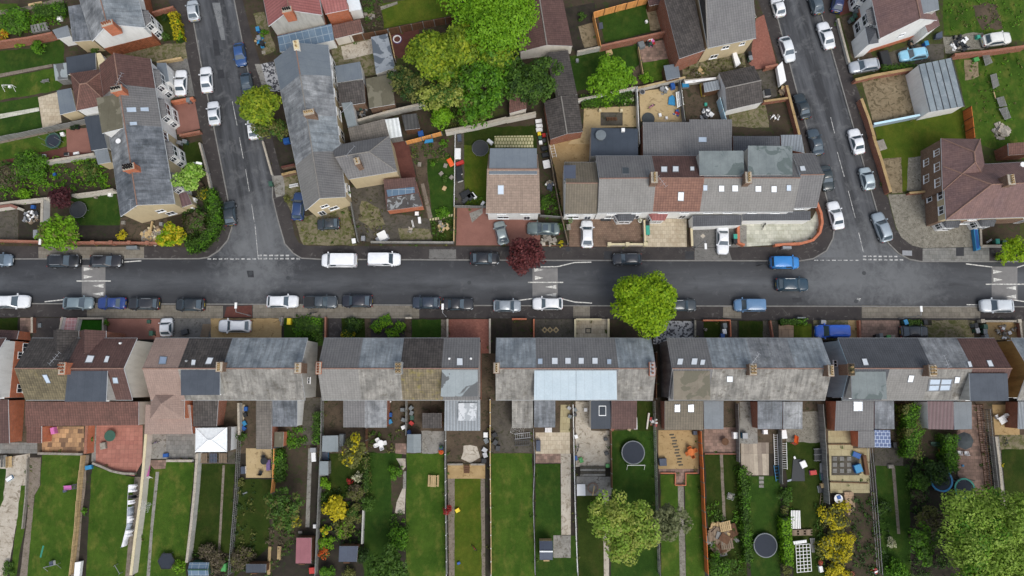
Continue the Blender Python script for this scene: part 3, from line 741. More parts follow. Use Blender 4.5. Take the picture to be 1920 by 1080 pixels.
def hedge(label,pts,wpx,h,leaf='mid',leaf2=None,mixp=.3,group=None,tight=True,ls=.17,name='hedge'):
 TS[0]+=1;rg=np.random.default_rng(TS[0]);p=[P(u,v,h)for u,v in pts];wd=wpx/13.0
 cs,ns,ss,mi=[],[],[],[];b=MB()
 base=(p[0]+p[-1])/2;base.z=.08
 for a,c in zip(p[:-1],p[1:]):
  d=(c-a);l=d.length;d.normalize();n=Vector((-d.y,d.x,0));k=int(l*(wd+2*h)*62)
  s=rg.uniform(0,1,k)*l;side=rg.uniform(0,wd+1.6*h,k)
  for t,q in zip(s,side):
   w_=wd*(1+.12*sin(t*1.7+TS[0])+.1*sin(t*4.1));hh=h*(1+.06*sin(t*2.3)+.05*sin(t*5.2))
   if q<wd:o,z,nn=(q/wd-.5)*w_,hh,Vector((0,0,1))
   elif q<wd+.8*h:o,z,nn=-w_/2,(q-wd)/(.8*h)*hh,-n
   else:o,z,nn=w_/2,(q-wd-.8*h)/(.8*h)*hh,n
   r=rg.normal(0,.07 if tight else.16,3);pp=a+d*t+n*o;cs.append((pp.x+r[0],pp.y+r[1],max(.1,z+r[2])));nn=nn+Vector(rg.normal(0,.4,3));ns.append(tuple(nn))
   mi.append(sin(t*1.3+q*2+TS[0])>1-2*mixp)
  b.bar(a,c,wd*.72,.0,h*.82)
 root=thing(name,label,'hedge',base,group)
 n_=len(cs);leaf_mesh('foliage',np.array(cs),np.array(ns),ls*rg.uniform(.6,1.3,n_),[L[leaf]]+([L[leaf2]]if leaf2 else[]),np.array(mi)&bool(leaf2),root,base,rg=rg)
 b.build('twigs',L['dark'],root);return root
def undergrowth(name,poly,n,leaf='mid',leaf2=None,h=.35,ls=.18,mixp=.35,lump=.35):
 TS[0]+=1;rg=np.random.default_rng(TS[0]);w_=[P(u,v,.1)for u,v in poly];xs=[p.x for p in w_];ys=[p.y for p in w_]
 lumps=[];tries=0
 while len(lumps)<n and tries<n*20:
  tries+=1;x,y=rg.uniform(min(xs),max(xs)),rg.uniform(min(ys),max(ys));ins=False
  for i in range(len(w_)):
   a,c=w_[i],w_[i-1]
   if(a.y>y)!=(c.y>y)and x<(c.x-a.x)*(y-a.y)/(c.y-a.y)+a.x:ins=not ins
  if ins:r=lump*rg.uniform(.5,1.4);lumps.append(((x,y,.1+rg.uniform(0,h)),r))
 cs,ns,ss,li=clumps(rg,lumps,95,ls);lm=rg.uniform(size=len(lumps))<mixp
 o=leaf_mesh(name,cs,ns,ss,[L[leaf]]+([L[leaf2]]if leaf2 else[]),lm[li]&bool(leaf2),None,(np.mean(xs),np.mean(ys),.1),rg=rg)
 return tag(o,kind='stuff')
# fences and walls
FL=[]
def fence(label,pts,kind='panel',h=1.7,mat='wood',t=None,name=None,cap=None,group=None,z0=.08,post='gw',gap=1.85,ground=False,piers=0,pier_mat=None):
 w_=[P(u,v,z0 if ground else z0+h)for u,v in pts];FL.append(w_);base=(w_[0]+w_[-1])/2;base.z=z0
 rg=random.Random(len(label)*13+int(pts[0][0]))
 if kind=='wall':
  t=t or.24;root=thing(name or 'garden_wall',label,'wall',base,group)
  n=[]
  for i,p in enumerate(w_):
   a=w_[max(0,i-1)];c=w_[min(len(w_)-1,i+1)];d=(c-a);d.z=0;d.normalize();n.append(Vector((-d.y,d.x,0)))
  b=MB();cb=MB()
  for i in range(len(w_)-1):
   p,q=w_[i],w_[i+1]
   b.prism([U(p-n[i]*t/2,z0+h),U(q-n[i+1]*t/2,z0+h),U(q+n[i+1]*t/2,z0+h),U(p+n[i]*t/2,z0+h)],-.05)
   if cap:tt=t/2+.035;cb.prism([U(p-n[i]*tt,z0+h+.06),U(q-n[i+1]*tt,z0+h+.06),U(q+n[i+1]*tt,z0+h+.06),U(p+n[i]*tt,z0+h+.06)],z0+h+.002)
  b.build('wall_body',M[mat],root)
  if cap:cb.build('coping',M[cap],root)
  if piers:
   for p in([w_[0],w_[-1]]if piers==1 else[w_[0].lerp(w_[-1],i/(piers-1))for i in range(piers)]):
    b=MB();r=math.atan2((w_[-1]-w_[0]).y,(w_[-1]-w_[0]).x);b.box((p.x,p.y,-.05),(.44,.44,h+z0+.22),r);b.box((p.x,p.y,h+z0+.172),(.52,.52,.07),r);b.build('pier',M[pier_mat or cap or mat],root)
  return root
 root=thing(name or('wire_fence' if kind=='wire' else 'garden_fence'),label,'fence',base,group)
 for p,q in zip(w_[:-1],w_[1:]):
  d=q-p;d.z=0;l=d.length;k=max(1,round(l/gap));d.normalize();nn=Vector((-d.y,d.x,0));rot=math.atan2(d.y,d.x)
  for i in range(k+1):
   c=p+d*(l*i/k);b=MB();lean=rg.uniform(-.03,.03)
   if kind=='wire':b.tube((c.x,c.y,0),(c.x+lean,c.y+lean,z0+h),.045,n=6)
   else:b.box((c.x,c.y,0),(.1,.1,z0+h+.06),rot)
   if i<k or(q is w_[-1]):b.build('post',M[post],root)
  for i in range(k):
   a,c=p+d*(l*i/k+.06),p+d*(l*(i+1)/k-.06);b=MB();dz=rg.uniform(-.04,.03)
   if kind=='panel':
    lean=nn*rg.uniform(-.02,.02);hh=z0+h+dz
    b.prism([U(a-nn*.025+lean,hh),U(c-nn*.025+lean,hh),U(c+nn*.025+lean,hh),U(a+nn*.025+lean,hh)],z0)
    b.bar(a+lean,c+lean,.075,hh+.001,hh+.035);b.bar(a+nn*.04,c+nn*.04,.04,z0+.3,z0+.38);b.bar(a+nn*.04,c+nn*.04,.04,z0+h*.75,z0+h*.75+.08)
    b.build('fence_panel',M[mat],root)
   elif kind=='lattice':
    for zz in(z0+.05,z0+h*.5,z0+h-.06):b.bar(a,c,.05,zz,zz+.06)
    m=max(3,int(l/k/.28))
    for j in range(m):x=a.lerp(c,(j+.5)/m);b.box((x.x,x.y,z0),(.06,.03,h-.02),rot)
    b.build('lattice_panel',M[mat],root)
   else:
    for zz in(z0+.25,z0+h*.55,z0+h-.03):b.tube(U(a,zz),U(c,zz),.02,n=4)
    b.build('wire_strand',M[mat],root)
 return root
# cars
CAR={}
def car_proto(kind):
 S=dict(hatch=(4.1,1.78,.93,1.48,1.02,.42,-1.05,-1.78,.86),saloon=(4.6,1.82,.9,1.44,.98,.2,-.95,-1.62,.92),suv=(4.5,1.88,1.08,1.7,1.0,.4,-1.5,-2.02,1.04),estate=(4.6,1.82,.93,1.5,1.0,.3,-1.6,-2.1,.9),van=(5.0,1.95,1.2,1.98,1.62,1.05,-2.3,-2.42,1.15),smallvan=(4.4,1.82,1.08,1.8,1.25,.72,-2.0,-2.12,1.0),pickup=(5.0,1.85,1.05,1.72,1.15,.55,-.55,-.85,1.0))[kind]
 Ln,Wd,belt,top,xf0,xf1,xr1,xr0,bon=S;hl,hw=Ln/2,Wd/2
 root=thing('parked_car','car','car');COL.objects.unlink(root);MS={}
 def bl(b,nm,mat,par=root,sm=False):o=b.build(nm,mat,par,smooth=sm);COL.objects.unlink(o);return o
 P0=paint('proto_paint',(128,128,128))
 xs=[hl,hl-.06,hl-.25,hl-.6,xf0+.1,0,xr0-.02 if kind!='saloon' else xr0+.1,-hl+.5,-hl+.2,-hl+.04,-hl]
 ws=[.62,.78,.91,.985,1,1,1,.985,.92,.84,.72]
 zt=[bon-.28,bon-.16,bon-.06,bon,bon+.06 if kind not in('van','smallvan')else belt,belt,belt,belt-.01,belt-.04,belt-.14,belt-.24]
 if kind=='saloon':zt[-4:]=[bon+.02,bon,bon-.06,bon-.2]
 if kind in('van','smallvan','suv','estate','hatch'):zt[-4:]=[belt,belt,belt-.03,belt-.1]
 b=MB();m=11
 for x,w_,z in zip(xs,ws,zt):
  w2=w_*hw
  for y,zz in((-.80*w2,.2),(-.96*w2,.3),(-w2,.55),(-.985*w2,z-.16),(-.93*w2,z-.05),(-.6*w2,z),(0,z+.025),(.6*w2,z),(.93*w2,z-.05),(.985*w2,z-.16),(w2,.55),(.96*w2,.3),(.8*w2,.2)):b.v.append((x,y,zz))
 n=13
 for i in range(len(xs)-1):
  for j in range(n):
   k=(j+1)%n;b.f.append((i*n+j,(i+1)*n+j,(i+1)*n+k,i*n+k));b.m.append(0)
 b.f.append(tuple(range(n)));b.m.append(0);b.f.append(tuple(range((len(xs)-1)*n+n-1,(len(xs)-1)*n-1,-1)));b.m.append(0)
 bl(b,'body',P0,sm=True)
 wb,wt=hw*.94,hw*(.74 if kind not in('van','smallvan')else.84)
 if kind=='suv':wt=hw*.79
 def outline(xa,xb,w_,ch=.16):return[(xa,-w_+ch*1.4),(xa-ch,-w_),(xb+ch,-w_),(xb,-w_+ch*1.4),(xb,w_-ch*1.4),(xb+ch,w_),(xa-ch,w_),(xa,w_-ch*1.4)]
 lo=outline(xf0,xr0,wb,.08);hi=outline(xf1,xr1,wt,.12)
 b=MB();b.v+=[(x,y,belt-.06)for x,y in lo]+[(x,y,top-.05)for x,y in hi]+[((x-(xf1+xr1)/2)*.88+(xf1+xr1)/2,y*.86,top)for x,y in hi]
 for r in(0,8):
  for i in range(8):j=(i+1)%8;b.f.append((r+i,r+8+i,r+8+j,r+j));b.m.append(0)
 bl(b,'pillars',P0)
 b=MB();b.v+=[(x,y,top-.035)for x,y in hi]+[((x-(xf1+xr1)/2)*.9+(xf1+xr1)/2,y*.88,top+.012)for x,y in hi]+[((xf1+xr1)/2,0,top+.04)]
 for i in range(8):j=(i+1)%8;b.f.append((i,8+i,8+j,j));b.m.append(0);b.f.append((8+i,16,8+j));b.m.append(0)
 bl(b,'roof',P0,sm=True)
 G=M['carglass']
 def quad(a,nm,p4):b=MB();b.face(p4);bl(b,nm,a)
 zl,zh=belt-.0,top-.09
 def pt(xl,yl,xh,yh,f,s=1):return(xl+(xh-xl)*f,yl+(yh-yl)*f,(belt-.06)+(top+.01-belt)*f)
 e=.025
 quad(G,'windscreen',[(x+e,y,z+e)for x,y,z in(pt(xf0,-wb*.86,xf1,-wt*.84,.05),pt(xf0,wb*.86,xf1,wt*.84,.05),pt(xf0,wb*.86,xf1,wt*.84,.9),pt(xf0,-wb*.86,xf1,-wt*.84,.9))])
 if kind not in('van',):
  quad(G,'rear_window',[(x-e,y,z+e)for x,y,z in(pt(xr0,wb*.82,xr1,wt*.82,.2),pt(xr0,-wb*.82,xr1,-wt*.82,.2),pt(xr0,-wb*.82,xr1,-wt*.82,.88),pt(xr0,wb*.82,xr1,wt*.82,.88))])
 for s in(-1,1):
  xa0,xa1=xf0-.22,xf1-.18
  xb0,xb1=((xr0+.25,xr1+.2)if kind not in('van','smallvan')else(xf0-1.15,xf1-.95))
  p4=[(xa0,s*(wb+e),belt),(xb0,s*(wb+e),belt),(xb1,s*(wt+e+.012),top-.1),(xa1,s*(wt+e+.012),top-.1)]
  quad(G,'side_window',p4 if s>0 else p4[::-1])
  b=MB();b.box((xf0-.12,s*(hw+.07),belt-.02),(.16,.2,.14));bl(b,'wing_mirror',P0)
  b=MB();b.v+=[(hl-.03,s*hw*.6,bon-.28),(hl-.26,s*hw*.9,bon-.24),(hl-.42,s*hw*.9,bon-.045),(hl-.12,s*hw*.62,bon-.1),(hl-.3,s*hw*.55,bon-.3)]
  f4=(0,1,2,3);b.f.append(f4 if s>0 else f4[::-1]);b.m.append(0);b.v=[(x+.02,y+s*.02,z+.012)for x,y,z in b.v];bl(b,'headlight',M['lampglass'])
  b=MB();b.box((-hl+.06,s*hw*.74,belt-.36),(.1,.26,.26));bl(b,'tail_light',M['redlamp'])
  if kind in('suv','estate'):b=MB();b.tube((xf1-.3,s*wt*.93,top+.03),(xr1+.2,s*wt*.93,top+.03),.03,n=5);bl(b,'roof_rail',M['alu'])
  for x in(hl-.82,-hl+.8):
   b=MB();b.tube((x,s*(hw-.24),.31),(x,s*(hw+.015),.31),.31,n=18);wl=bl(b,'wheel',M['tyre'])
   b=MB();b.tube((x,s*(hw-.01),.31),(x,s*(hw+.03),.31),.2,n=12);bl(b,'rim',M['alu'],wl)
 b=MB();b.box((hl-.02,0,.42),(.05,.52,.11));bl(b,'number_plate',M['wp'])
 b=MB();b.box((-hl+.02,0,.6),(.05,.52,.11));bl(b,'number_plate',M['yp'])
 b=MB();b.box((hl-.03,0,.24),(.1,Wd*.8,.14));bl(b,'bumper',M['bp']);b=MB();b.box((-hl+.05,0,.26),(.1,Wd*.84,.16));bl(b,'bumper',M['bp'])
 if kind=='pickup':b=MB();b.box((-1.6,0,belt+.005),(1.5,Wd*.8,.05));bl(b,'load_cover',M['bp'])
 CAR[kind]=root
PAINT={}
def car(label,px,ang,kind,col,ln=None,name='parked_car',cat='car',group='cars parked along the streets',roofc=None,rails=None,sunroof=False,z=0):
 if kind not in CAR:car_proto(kind)
 def cp(o,par=None):
  c=o.copy();COL.objects.link(c);LOC[c.name]=Vector((0,0,0))
  if par is not None:c.parent=par
  for k in o.children:cp(k,c)
  return c
 r=cp(CAR[kind]);r.name=name;loc=P(px[0],px[1],.9+z)
 r.location=(loc.x,loc.y,z);r.rotation_euler=(0,0,R(ang));tag(r,label,cat,group)
 base={'hatch':4.1,'saloon':4.6,'suv':4.5,'estate':4.6,'van':5,'smallvan':4.4,'pickup':5}[kind]
 if ln:s=ln/13.0/base;r.scale=(s,min(1.08,max(.95,s**.5)),1)
 LOC[r.name]=Vector(r.location)
 if col not in PAINT:PAINT[col]=paint('paint_%d_%d_%d'%col,col,.25 if max(col)-min(col)<40 and 60<col[0]<190 else 0)
 for k in list(r.children):
  if k.name.split('.')[0]in('body','pillars','roof','wing_mirror'):
   c2=roofc if(roofc and k.name.split('.')[0]=='roof')else col
   if c2 not in PAINT:PAINT[c2]=paint('paint_%d_%d_%d'%c2,c2)
   k.material_slots[0].link='OBJECT';k.material_slots[0].material=PAINT[c2]
 if sunroof:
  rf=[k for k in r.children if k.name.startswith('roof')][0]
  b=MB();b.box((-.25,0,1.47),(.7,.85,.025));g=b.build('sunroof',M['carglass'],r,loc=(0,0,0))
  me=g.data;off=LOC[r.name]
  for v_ in me.vertices:v_.co=v_.co+off
 return r
M['carglass']=glassm('car_glass',(56,68,76),.04,1.0)
M['lampglass']=glassm('headlamp_glass',(170,178,184),.1,.8)
M['redlamp']=plain('tail_lamp',(150,34,34),.3)
# small things: built at a pixel, at a turn
def at(px,z=.1):return P(px[0],px[1],z)
def rect4(c,sx,sy,rot):
 ca,sa=cos(rot),sin(rot);return[Vector((c.x+x*ca-y*sa,c.y+x*sa+y*ca,c.z))for x,y in((-sx/2,-sy/2),(sx/2,-sy/2),(sx/2,sy/2),(-sx/2,sy/2))]
def rotp(c,x,y,r):return(c.x+x*cos(r)-y*sin(r),c.y+x*sin(r)+y*cos(r))
def shed(label,px4,z=2.1,roof='shedgrey',wall='bw',kind='flat',zr=None,name='garden_shed',cat='shed',rdir=0,trim='fascia',hip=1.0,door=True,zs=None,ridge='ridgegrey',skys=(),grp=None,white=False):
 c=sum(W(px4,z),Vector())/4;root=thing(name,label,cat,(c.x,c.y,.1),grp)
 w0=addext(root,px4,roof,wall,z,zs,kind,'shed_wall',trim,.1,.08,zr,ridge,rdir,skys,hip=hip,white=white)
 for k in list(w0.children):
  k.parent=root
  k.name={'extension_roof':'roof','extension_ridge':'ridge'}.get(k.name.split('.')[0],k.name.split('.')[0])
 if door:
  q=W(px4,1.0);a,bq=q[0],q[1];t=(bq-a);t.z=0;ll=t.length;t.normalize();n=Vector((t.y,-t.x,0));b=MB();m=(a+bq)/2-n*.06
  b.prism([U(m-t*.4+n*.05,1.8),U(m+t*.4+n*.05,1.8),U(m+t*.4-n*.08,1.8),U(m-t*.4-n*.08,1.8)],.1);d=b.build('shed_door',M[wall if wall in('gw','bw','wood','newwood','pw')else 'door'],root)
  b=MB();b.box((m.x+t.x*.3+n.x*.08,m.y+t.y*.3+n.y*.08,.95),(.05,.05,.12));b.build('handle',M['dm'],d)
 return root
def wheelie(label,px,rot=0,body='gp',lid=None,grp='wheelie bins'):
 c=at(px,1.0);c.z=.1;root=thing('wheelie_bin',label,'bin',c,grp);r=rot
 b=MB();b.box((c.x,c.y,.16),(.46,.5,.84),r,taper=1.0);b.build('body',M[body],root)
 b=MB();b.prism(rect4(Vector((c.x,c.y,1.09)),.52,.62,r),rect4(Vector((c.x,c.y,1.0)),.58,.7,r));x,y=rotp(c,0,-.36,r);b.box((x,y,.98),(.5,.06,.06),r);b.build('lid',M[lid or body],root)
 for s in(-1,1):
  x,y=rotp(c,s*.2,-.26,r);x2,y2=rotp(c,s*.28,-.26,r);b=MB();b.tube((x,y,.2),(x2,y2,.2),.1,n=10);b.build('wheel',M['tyre'],root)
def trampoline(label,px,rpx,rim='dm',pad='metal',n=32,net=False,hz=.75,mat='mat'):
 c=at(px,hz);Rr=rpx/13.0;root=thing('trampoline',label,'trampoline',(c.x,c.y,.1))
 b=MB();b.lathe((c.x,c.y,hz-.02),[(Rr*(.86 if net else.955),0),(Rr*(.86 if net else.955),.015)],n);b.build('jump_mat',M[mat],root)
 b=MB();b.ring((c.x,c.y,0),Rr*(.85 if net else.95),Rr,hz-.03,hz+.03,n);b.build('safety_pad',M[rim],root)
 b=MB();b.ring((c.x,c.y,0),Rr*.99,Rr*1.03,hz-.06,hz-.0,n);b.build('frame',M[pad],root)
 for i in range(6):
  t=i*pi/3;x,y=c.x+cos(t)*Rr,c.y+sin(t)*Rr;b=MB();b.tube((x,y,.1),(x,y,hz+(1.5 if net else 0)),.035,n=6);b.build('net_pole' if net else 'leg',M['metal'],root)
 return root
def table(label,px,kind='round',sx=1.1,sy=.8,rot=0,mat='gp',z=.72,cat='table',name='garden_table'):
 c=at(px,z);root=thing(name,label,cat,(c.x,c.y,.1));b=MB()
 if kind=='round':b.lathe((c.x,c.y,z),[(sx/2,0),(sx/2,.035),(sx/2-.03,.05)],24)
 else:
  for i in range(5):x,y=rotp(c,0,(i-2)*sy/5,rot);b.box((x,y,z),(sx,sy/5-.015,.04),rot)
 b.build('table_top',M[mat],root)
 for i in range(4):
  a=rot+pi/4+i*pi/2;r=sx*.33;b=MB();b.tube((c.x+cos(a)*r,c.y+sin(a)*r*(sy/sx if kind!='round' else 1),.1),(c.x+cos(a)*r*.9,c.y+sin(a)*r*.9*(sy/sx if kind!='round' else 1),z+.01),.03,n=6);b.build('leg',M[mat],root)
 return root
def chair(label,px,rot=0,mat='wp',grp=None,arms=True,name='garden_chair'):
 c=at(px,.45);root=thing(name,label,'chair',(c.x,c.y,.1),grp)
 b=MB();b.box((c.x,c.y,.42),(.48,.46,.04),rot);b.build('seat',M[mat],root)
 x,y=rotp(c,-.25,0,rot);b=MB();b.prism([Vector((*rotp(c,-.31,-.22,rot),.92)),Vector((*rotp(c,-.27,-.22,rot),.92)),Vector((*rotp(c,-.27,.22,rot),.92)),Vector((*rotp(c,-.31,.22,rot),.92))],[Vector((*rotp(c,-.25,-.23,rot),.44)),Vector((*rotp(c,-.21,-.23,rot),.44)),Vector((*rotp(c,-.21,.23,rot),.44)),Vector((*rotp(c,-.25,.23,rot),.44))]);b.build('backrest',M[mat],root)
 for s in(-1,1):
  if arms:b=MB();x,y=rotp(c,-.02,s*.25,rot);b.box((x,y,.62),(.46,.06,.04),rot);x,y=rotp(c,.18,s*.25,rot);b.box((x,y,.44),(.04,.04,.18),rot);b.build('armrest',M[mat],root)
  for x0 in(-.2,.2):x,y=rotp(c,x0,s*.2,rot);b=MB();b.tube((x,y,.1),(x,y,.43),.025,n=5);b.build('leg',M[mat],root)
 return root
def bench(label,px,rot=0,ln=1.4,mat='pw',picnic=False):
 c=at(px,.7 if picnic else.45);nm='picnic_table' if picnic else 'garden_bench';root=thing(nm,label,'picnic table' if picnic else 'bench',(c.x,c.y,.1))
 def slats(n,x0,wd,z,part):
  b=MB()
  for i in range(n):x,y=rotp(c,x0+(i-(n-1)/2)*wd,0,rot);b.box((x,y,z),(wd-.03,ln,.04),rot)
  b.build(part,M[mat],root)
 if picnic:slats(5,0,.15,.7,'table_top');slats(2,-.62,.15,.42,'seat');slats(2,.62,.15,.42,'seat')
 else:
  slats(4,0,.12,.42,'seat');b=MB()
  for i in range(4):x,y=rotp(c,-.27,0,rot);b.box((x,y,.5+i*.11),(.03,ln,.08),rot)
  b.build('backrest',M[mat],root)
 for s in(-1,1):
  for sx in(-1,1):x,y=rotp(c,sx*(.45 if picnic else.2),s*ln*.4,rot);b=MB();b.box((x,y,.1),(.07,.07,.6 if picnic else.33),rot);b.build('leg',M[mat],root)
 return root
def lying(name,label,cat,px4,z0,z1,mat,slats=0,frame=None,grp=None):
 "flat-lying thing given by its four corners seen from above: boards, slatted pallets, mattresses, panels"
 q=W(px4,z1);b=MB()
 if slats:
  root=thing(name,label,cat,U(sum(q,Vector())/4,z0),grp);A,B_,C_,D_=q
  for i in range(slats):
   f0,f1=i/slats,(i+.72)/slats;b.prism([A.lerp(B_,f0),A.lerp(B_,f1),D_.lerp(C_,f1),D_.lerp(C_,f0)],z1-.03)
  b.build('slats',M[mat],root);b=MB()
  for f in(.06,.5,.94):p,r=A.lerp(D_,f),B_.lerp(C_,f);b.bar(p,r,.1,z0,z1-.031)
  b.build('bearer',M[frame or mat],root);return root
 b.prism(q,z0);o=b.build(name,M[mat]);return tag(o,label,cat,grp)
def pot(label,px,r=.28,leaf='mid',mat='pot',h=.4,lr=None,group='potted plants'):
 c=at(px,h);root=thing('potted_plant',label,'plant',(c.x,c.y,.1),group);b=MB();b.lathe((c.x,c.y,.1),[(r*.7,0),(r,h-.06),(r*1.08,h-.06),(r*1.08,h)],14);b.build('flower_pot',M[mat],root)
 rg=np.random.default_rng(int(px[0]*7+px[1]));k=lr or r*1.2
 cs,ns,ss,li=clumps(rg,[((c.x+rg.uniform(-k,k)*.4,c.y+rg.uniform(-k,k)*.4,.1+h+k*.5),k*.8)for _ in range(3)],160,.12)
 leaf_mesh('foliage',cs,ns,ss,[L[leaf]],np.zeros(len(cs),int),root,(c.x,c.y,.1),rg=rg)
def lamp(label,base,top,arm_dir,h=5.4):
 b0=P(*base,.12);c=b0.copy();root=thing('street_lamp',label,'street lamp',c,'street lamps');d=Vector((arm_dir[0],arm_dir[1],0)).normalized()
 b=MB();b.tube((c.x,c.y,.05),(c.x,c.y,1.2),.09,.085,8);b.tube((c.x,c.y,1.2),(c.x,c.y,h),.055,.045,8);b.build('pole',M['metal'],root)
 p=Vector((c.x,c.y,h));b=MB();b.tube(p,p+d*.55+Vector((0,0,.12)),.035,n=6);b.build('arm',M['metal'],root)
 q=p+d*.85+Vector((0,0,.1));b=MB();r=math.atan2(d.y,d.x);b.box((q.x,q.y,q.z),(.8,.3,.12),r,taper=1);b.build('lantern',M['wm'],root)
 b=MB();b.box((q.x,q.y,q.z-.03),(.6,.22,.025),r);b.build('lens',M['lampglass'],root)
def heap(label,px,rpx,n,mats,name='rubble_heap',cat='heap',smin=.15,smax=.5,h=.5,flat=False):
 c=at(px,.2);rg=random.Random(int(px[0]*3+px[1]));Rr=rpx/13;root=thing(name,label,cat,(c.x,c.y,.1));bs={}
 for i in range(n):
  a,r=rg.uniform(0,6.28),Rr*rg.uniform(0,1)**.7;m=rg.choice(mats);b=bs.setdefault(m,MB());s=rg.uniform(smin,smax);z=.1+h*(1-r/Rr)*rg.uniform(0,1)
  b.box((c.x+cos(a)*r,c.y+sin(a)*r,z),(s,s*rg.uniform(.3,1),s*(.15 if flat else rg.uniform(.3,.8))),rg.uniform(0,3),taper=1.0)
 for m,b in bs.items():b.build({'pw':'timber_pieces','wood':'board_pieces','stone':'stones'}.get(m,'rubble'),M[m],root)
 return root
def boxy(name,label,cat,px,sx,sy,h,rot=0,mat='gp',lid=None,z=.1,grp=None):
 c=at(px,z+h);root=thing(name,label,cat,(c.x,c.y,z),grp);b=MB();b.box((c.x,c.y,z),(sx,sy,h*.86),rot);b.build('body',M[mat],root)
 b=MB();b.prism(rect4(Vector((c.x,c.y,z+h)),sx*.92,sy*.92,rot),rect4(Vector((c.x,c.y,z+h*.86+.002)),sx*1.04,sy*1.04,rot));b.build('lid',M[lid or mat],root);return root
def ladder(label,p,q,wd=.4,mat='alu',z=.25,n=10,name='ladder',cat='ladder'):
 a,c=at(p,z),at(q,z);d=c-a;l=d.length;d.normalize();nn=Vector((-d.y,d.x,0))*wd/2;root=thing(name,label,cat,U((a+c)/2,.1))
 for s in(-1,1):b=MB();b.bar(a+nn*s,c+nn*s,.06,z-.08,z);b.build('rail',M[mat],root)
 b=MB()
 for i in range(n):p_=a+d*(l*(i+.5)/n);b.tube(p_-nn+Vector((0,0,-.04)),p_+nn+Vector((0,0,-.04)),.025,n=5)
 b.build('rungs',M[mat],root)
def toy_slide(label,p,q,mat='pinkplastic',frame='wp'):
 a,c=at(p,.9),at(q,.15);d=c-a;l=math.hypot(d.x,d.y);d=Vector((d.x,d.y,0))/l;n=Vector((-d.y,d.x,0));root=thing('toy_slide',label,'slide',U(a,.1));w_=.26
 def s(t,o,z):p_=a+d*l*t+n*o;return(p_.x,p_.y,z)
 b=MB();b.prism([Vector(s(0,-w_,.92)),Vector(s(1,-w_,.16)),Vector(s(1,w_,.16)),Vector(s(0,w_,.92))],[Vector(s(0,-w_,.86)),Vector(s(1,-w_,.1)),Vector(s(1,w_,.1)),Vector(s(0,w_,.86))])
 for o in(-w_,w_):b.prism([Vector(s(0,o-.03,1.04)),Vector(s(1,o-.03,.28)),Vector(s(1,o+.03,.28)),Vector(s(0,o+.03,1.04))],[Vector(s(0,o-.03,.9)),Vector(s(1,o-.03,.14)),Vector(s(1,o+.03,.14)),Vector(s(0,o+.03,.9))])
 b.build('chute',M[mat],root);b=MB()
 for o in(-w_,w_):b.tube(s(-.28,o*1.2,.1),s(0,o,.95),.03,n=5)
 for i in range(3):f=.3+.22*i;b.tube(s(-.28*(1-f),-w_,.1+.8*f),s(-.28*(1-f),w_,.1+.8*f),.025,n=5)
 b.build('steps',M[frame],root)
def bike(label,px,rot,mat='rp',s=.8,name='child_bicycle',cat='bicycle'):
 c=at(px,.3);root=thing(name,label,cat,(c.x,c.y,.1));r=.3*s
 def pt(x,z,y=0):X,Y=rotp(c,x*s,y*s,rot);return(X,Y,.1+z*s)
 for x in(-.5,.5):
  b=MB();n=14;prev=None
  for i in range(n+1):t=2*pi*i/n;q=pt(x+.3*cos(t),.3+.3*sin(t));(b.tube(prev,q,.03,n=4)if prev else None);prev=q
  b.build('wheel',M['tyre'],root)
 b=MB();
 for p,q in(((-.5,.3),(-.15,.75)),((-.15,.75),(.35,.75)),((.35,.75),(.5,.3)),((-.05,.3),(.35,.7)),((-.5,.3),(-.05,.3)),((-.05,.3),(-.15,.85))):b.tube(pt(*p),pt(*q),.035,n=5)
 b.build('frame',M[mat],root);b=MB();b.tube(pt(.33,.95,-.28),pt(.33,.95,.28),.03,n=5);b.build('handlebar',M['dm'],root)
 b=MB();x,y=rotp(c,-.16*s,0,rot);b.box((x,y,.1+.85*s),(.26*s,.14*s,.06),rot);b.build('saddle',M['bp'],root)
def laundry(label,pts,items):
 w_=[P(u,v,1.7)for u,v in pts];root=thing('washing_line',label,'washing line',U(w_[0],.1))
 for p in(w_[0],w_[-1]):b=MB();b.tube((p.x,p.y,.1),(p.x,p.y,1.9),.035,n=6);b.build('post',M['metal'],root)
 b=MB()
 for p,q in zip(w_[:-1],w_[1:]):b.tube(p,q,.02,n=4)
 b.build('line',M['wm'],root)
 tot=sum((q-p).length for p,q in zip(w_[:-1],w_[1:]));rg=random.Random(5);d0=(w_[-1]-w_[0]).normalized();n=Vector((-d0.y,d0.x,0))
 for i,(f,wd,mat)in enumerate(items):
  s=f*tot
  for p,q in zip(w_[:-1],w_[1:]):
   l=(q-p).length
   if s<=l:break
   s-=l
  d=(q-p).normalized();a=p+d*(s-wd/2);c=p+d*(s+wd/2);o1=n*rg.uniform(.25,.5);hh=rg.uniform(.8,1.2);o2=n*rg.uniform(-.2,.25)
  b=MB();k=5
  for j in range(k):
   for(f0,f1)in((0,.33),(.33,.66),(.66,1)):
    def g(u_,w2):e=a.lerp(c,u_)+(o1*min(1,w2*2)+o2*w2)*(1+.25*sin(u_*9+i));return Vector((e.x,e.y,1.7-hh*w2**1.3))
    b.face([g(j/k,f0),g((j+1)/k,f0),g((j+1)/k,f1),g(j/k,f1)])
  cl=b.build('hanging_cloth',M[mat]);md=cl.modifiers.new('thick','SOLIDIFY');md.thickness=.01
  tag(cl,'%s laundry on the garden line, %s'%({'cloth':'white','cloth2':'grey','bp':'black'}.get(mat,'white'),['topmost piece beside the pink patio steps','small dark item second from the top','third piece from the top, by the path','large sheet halfway along','folded shirt below the large sheet','fifth item hanging nearer the end','long towel near the bottom end','last piece at the bottom end'][i%8]),'laundry','laundry on the line')
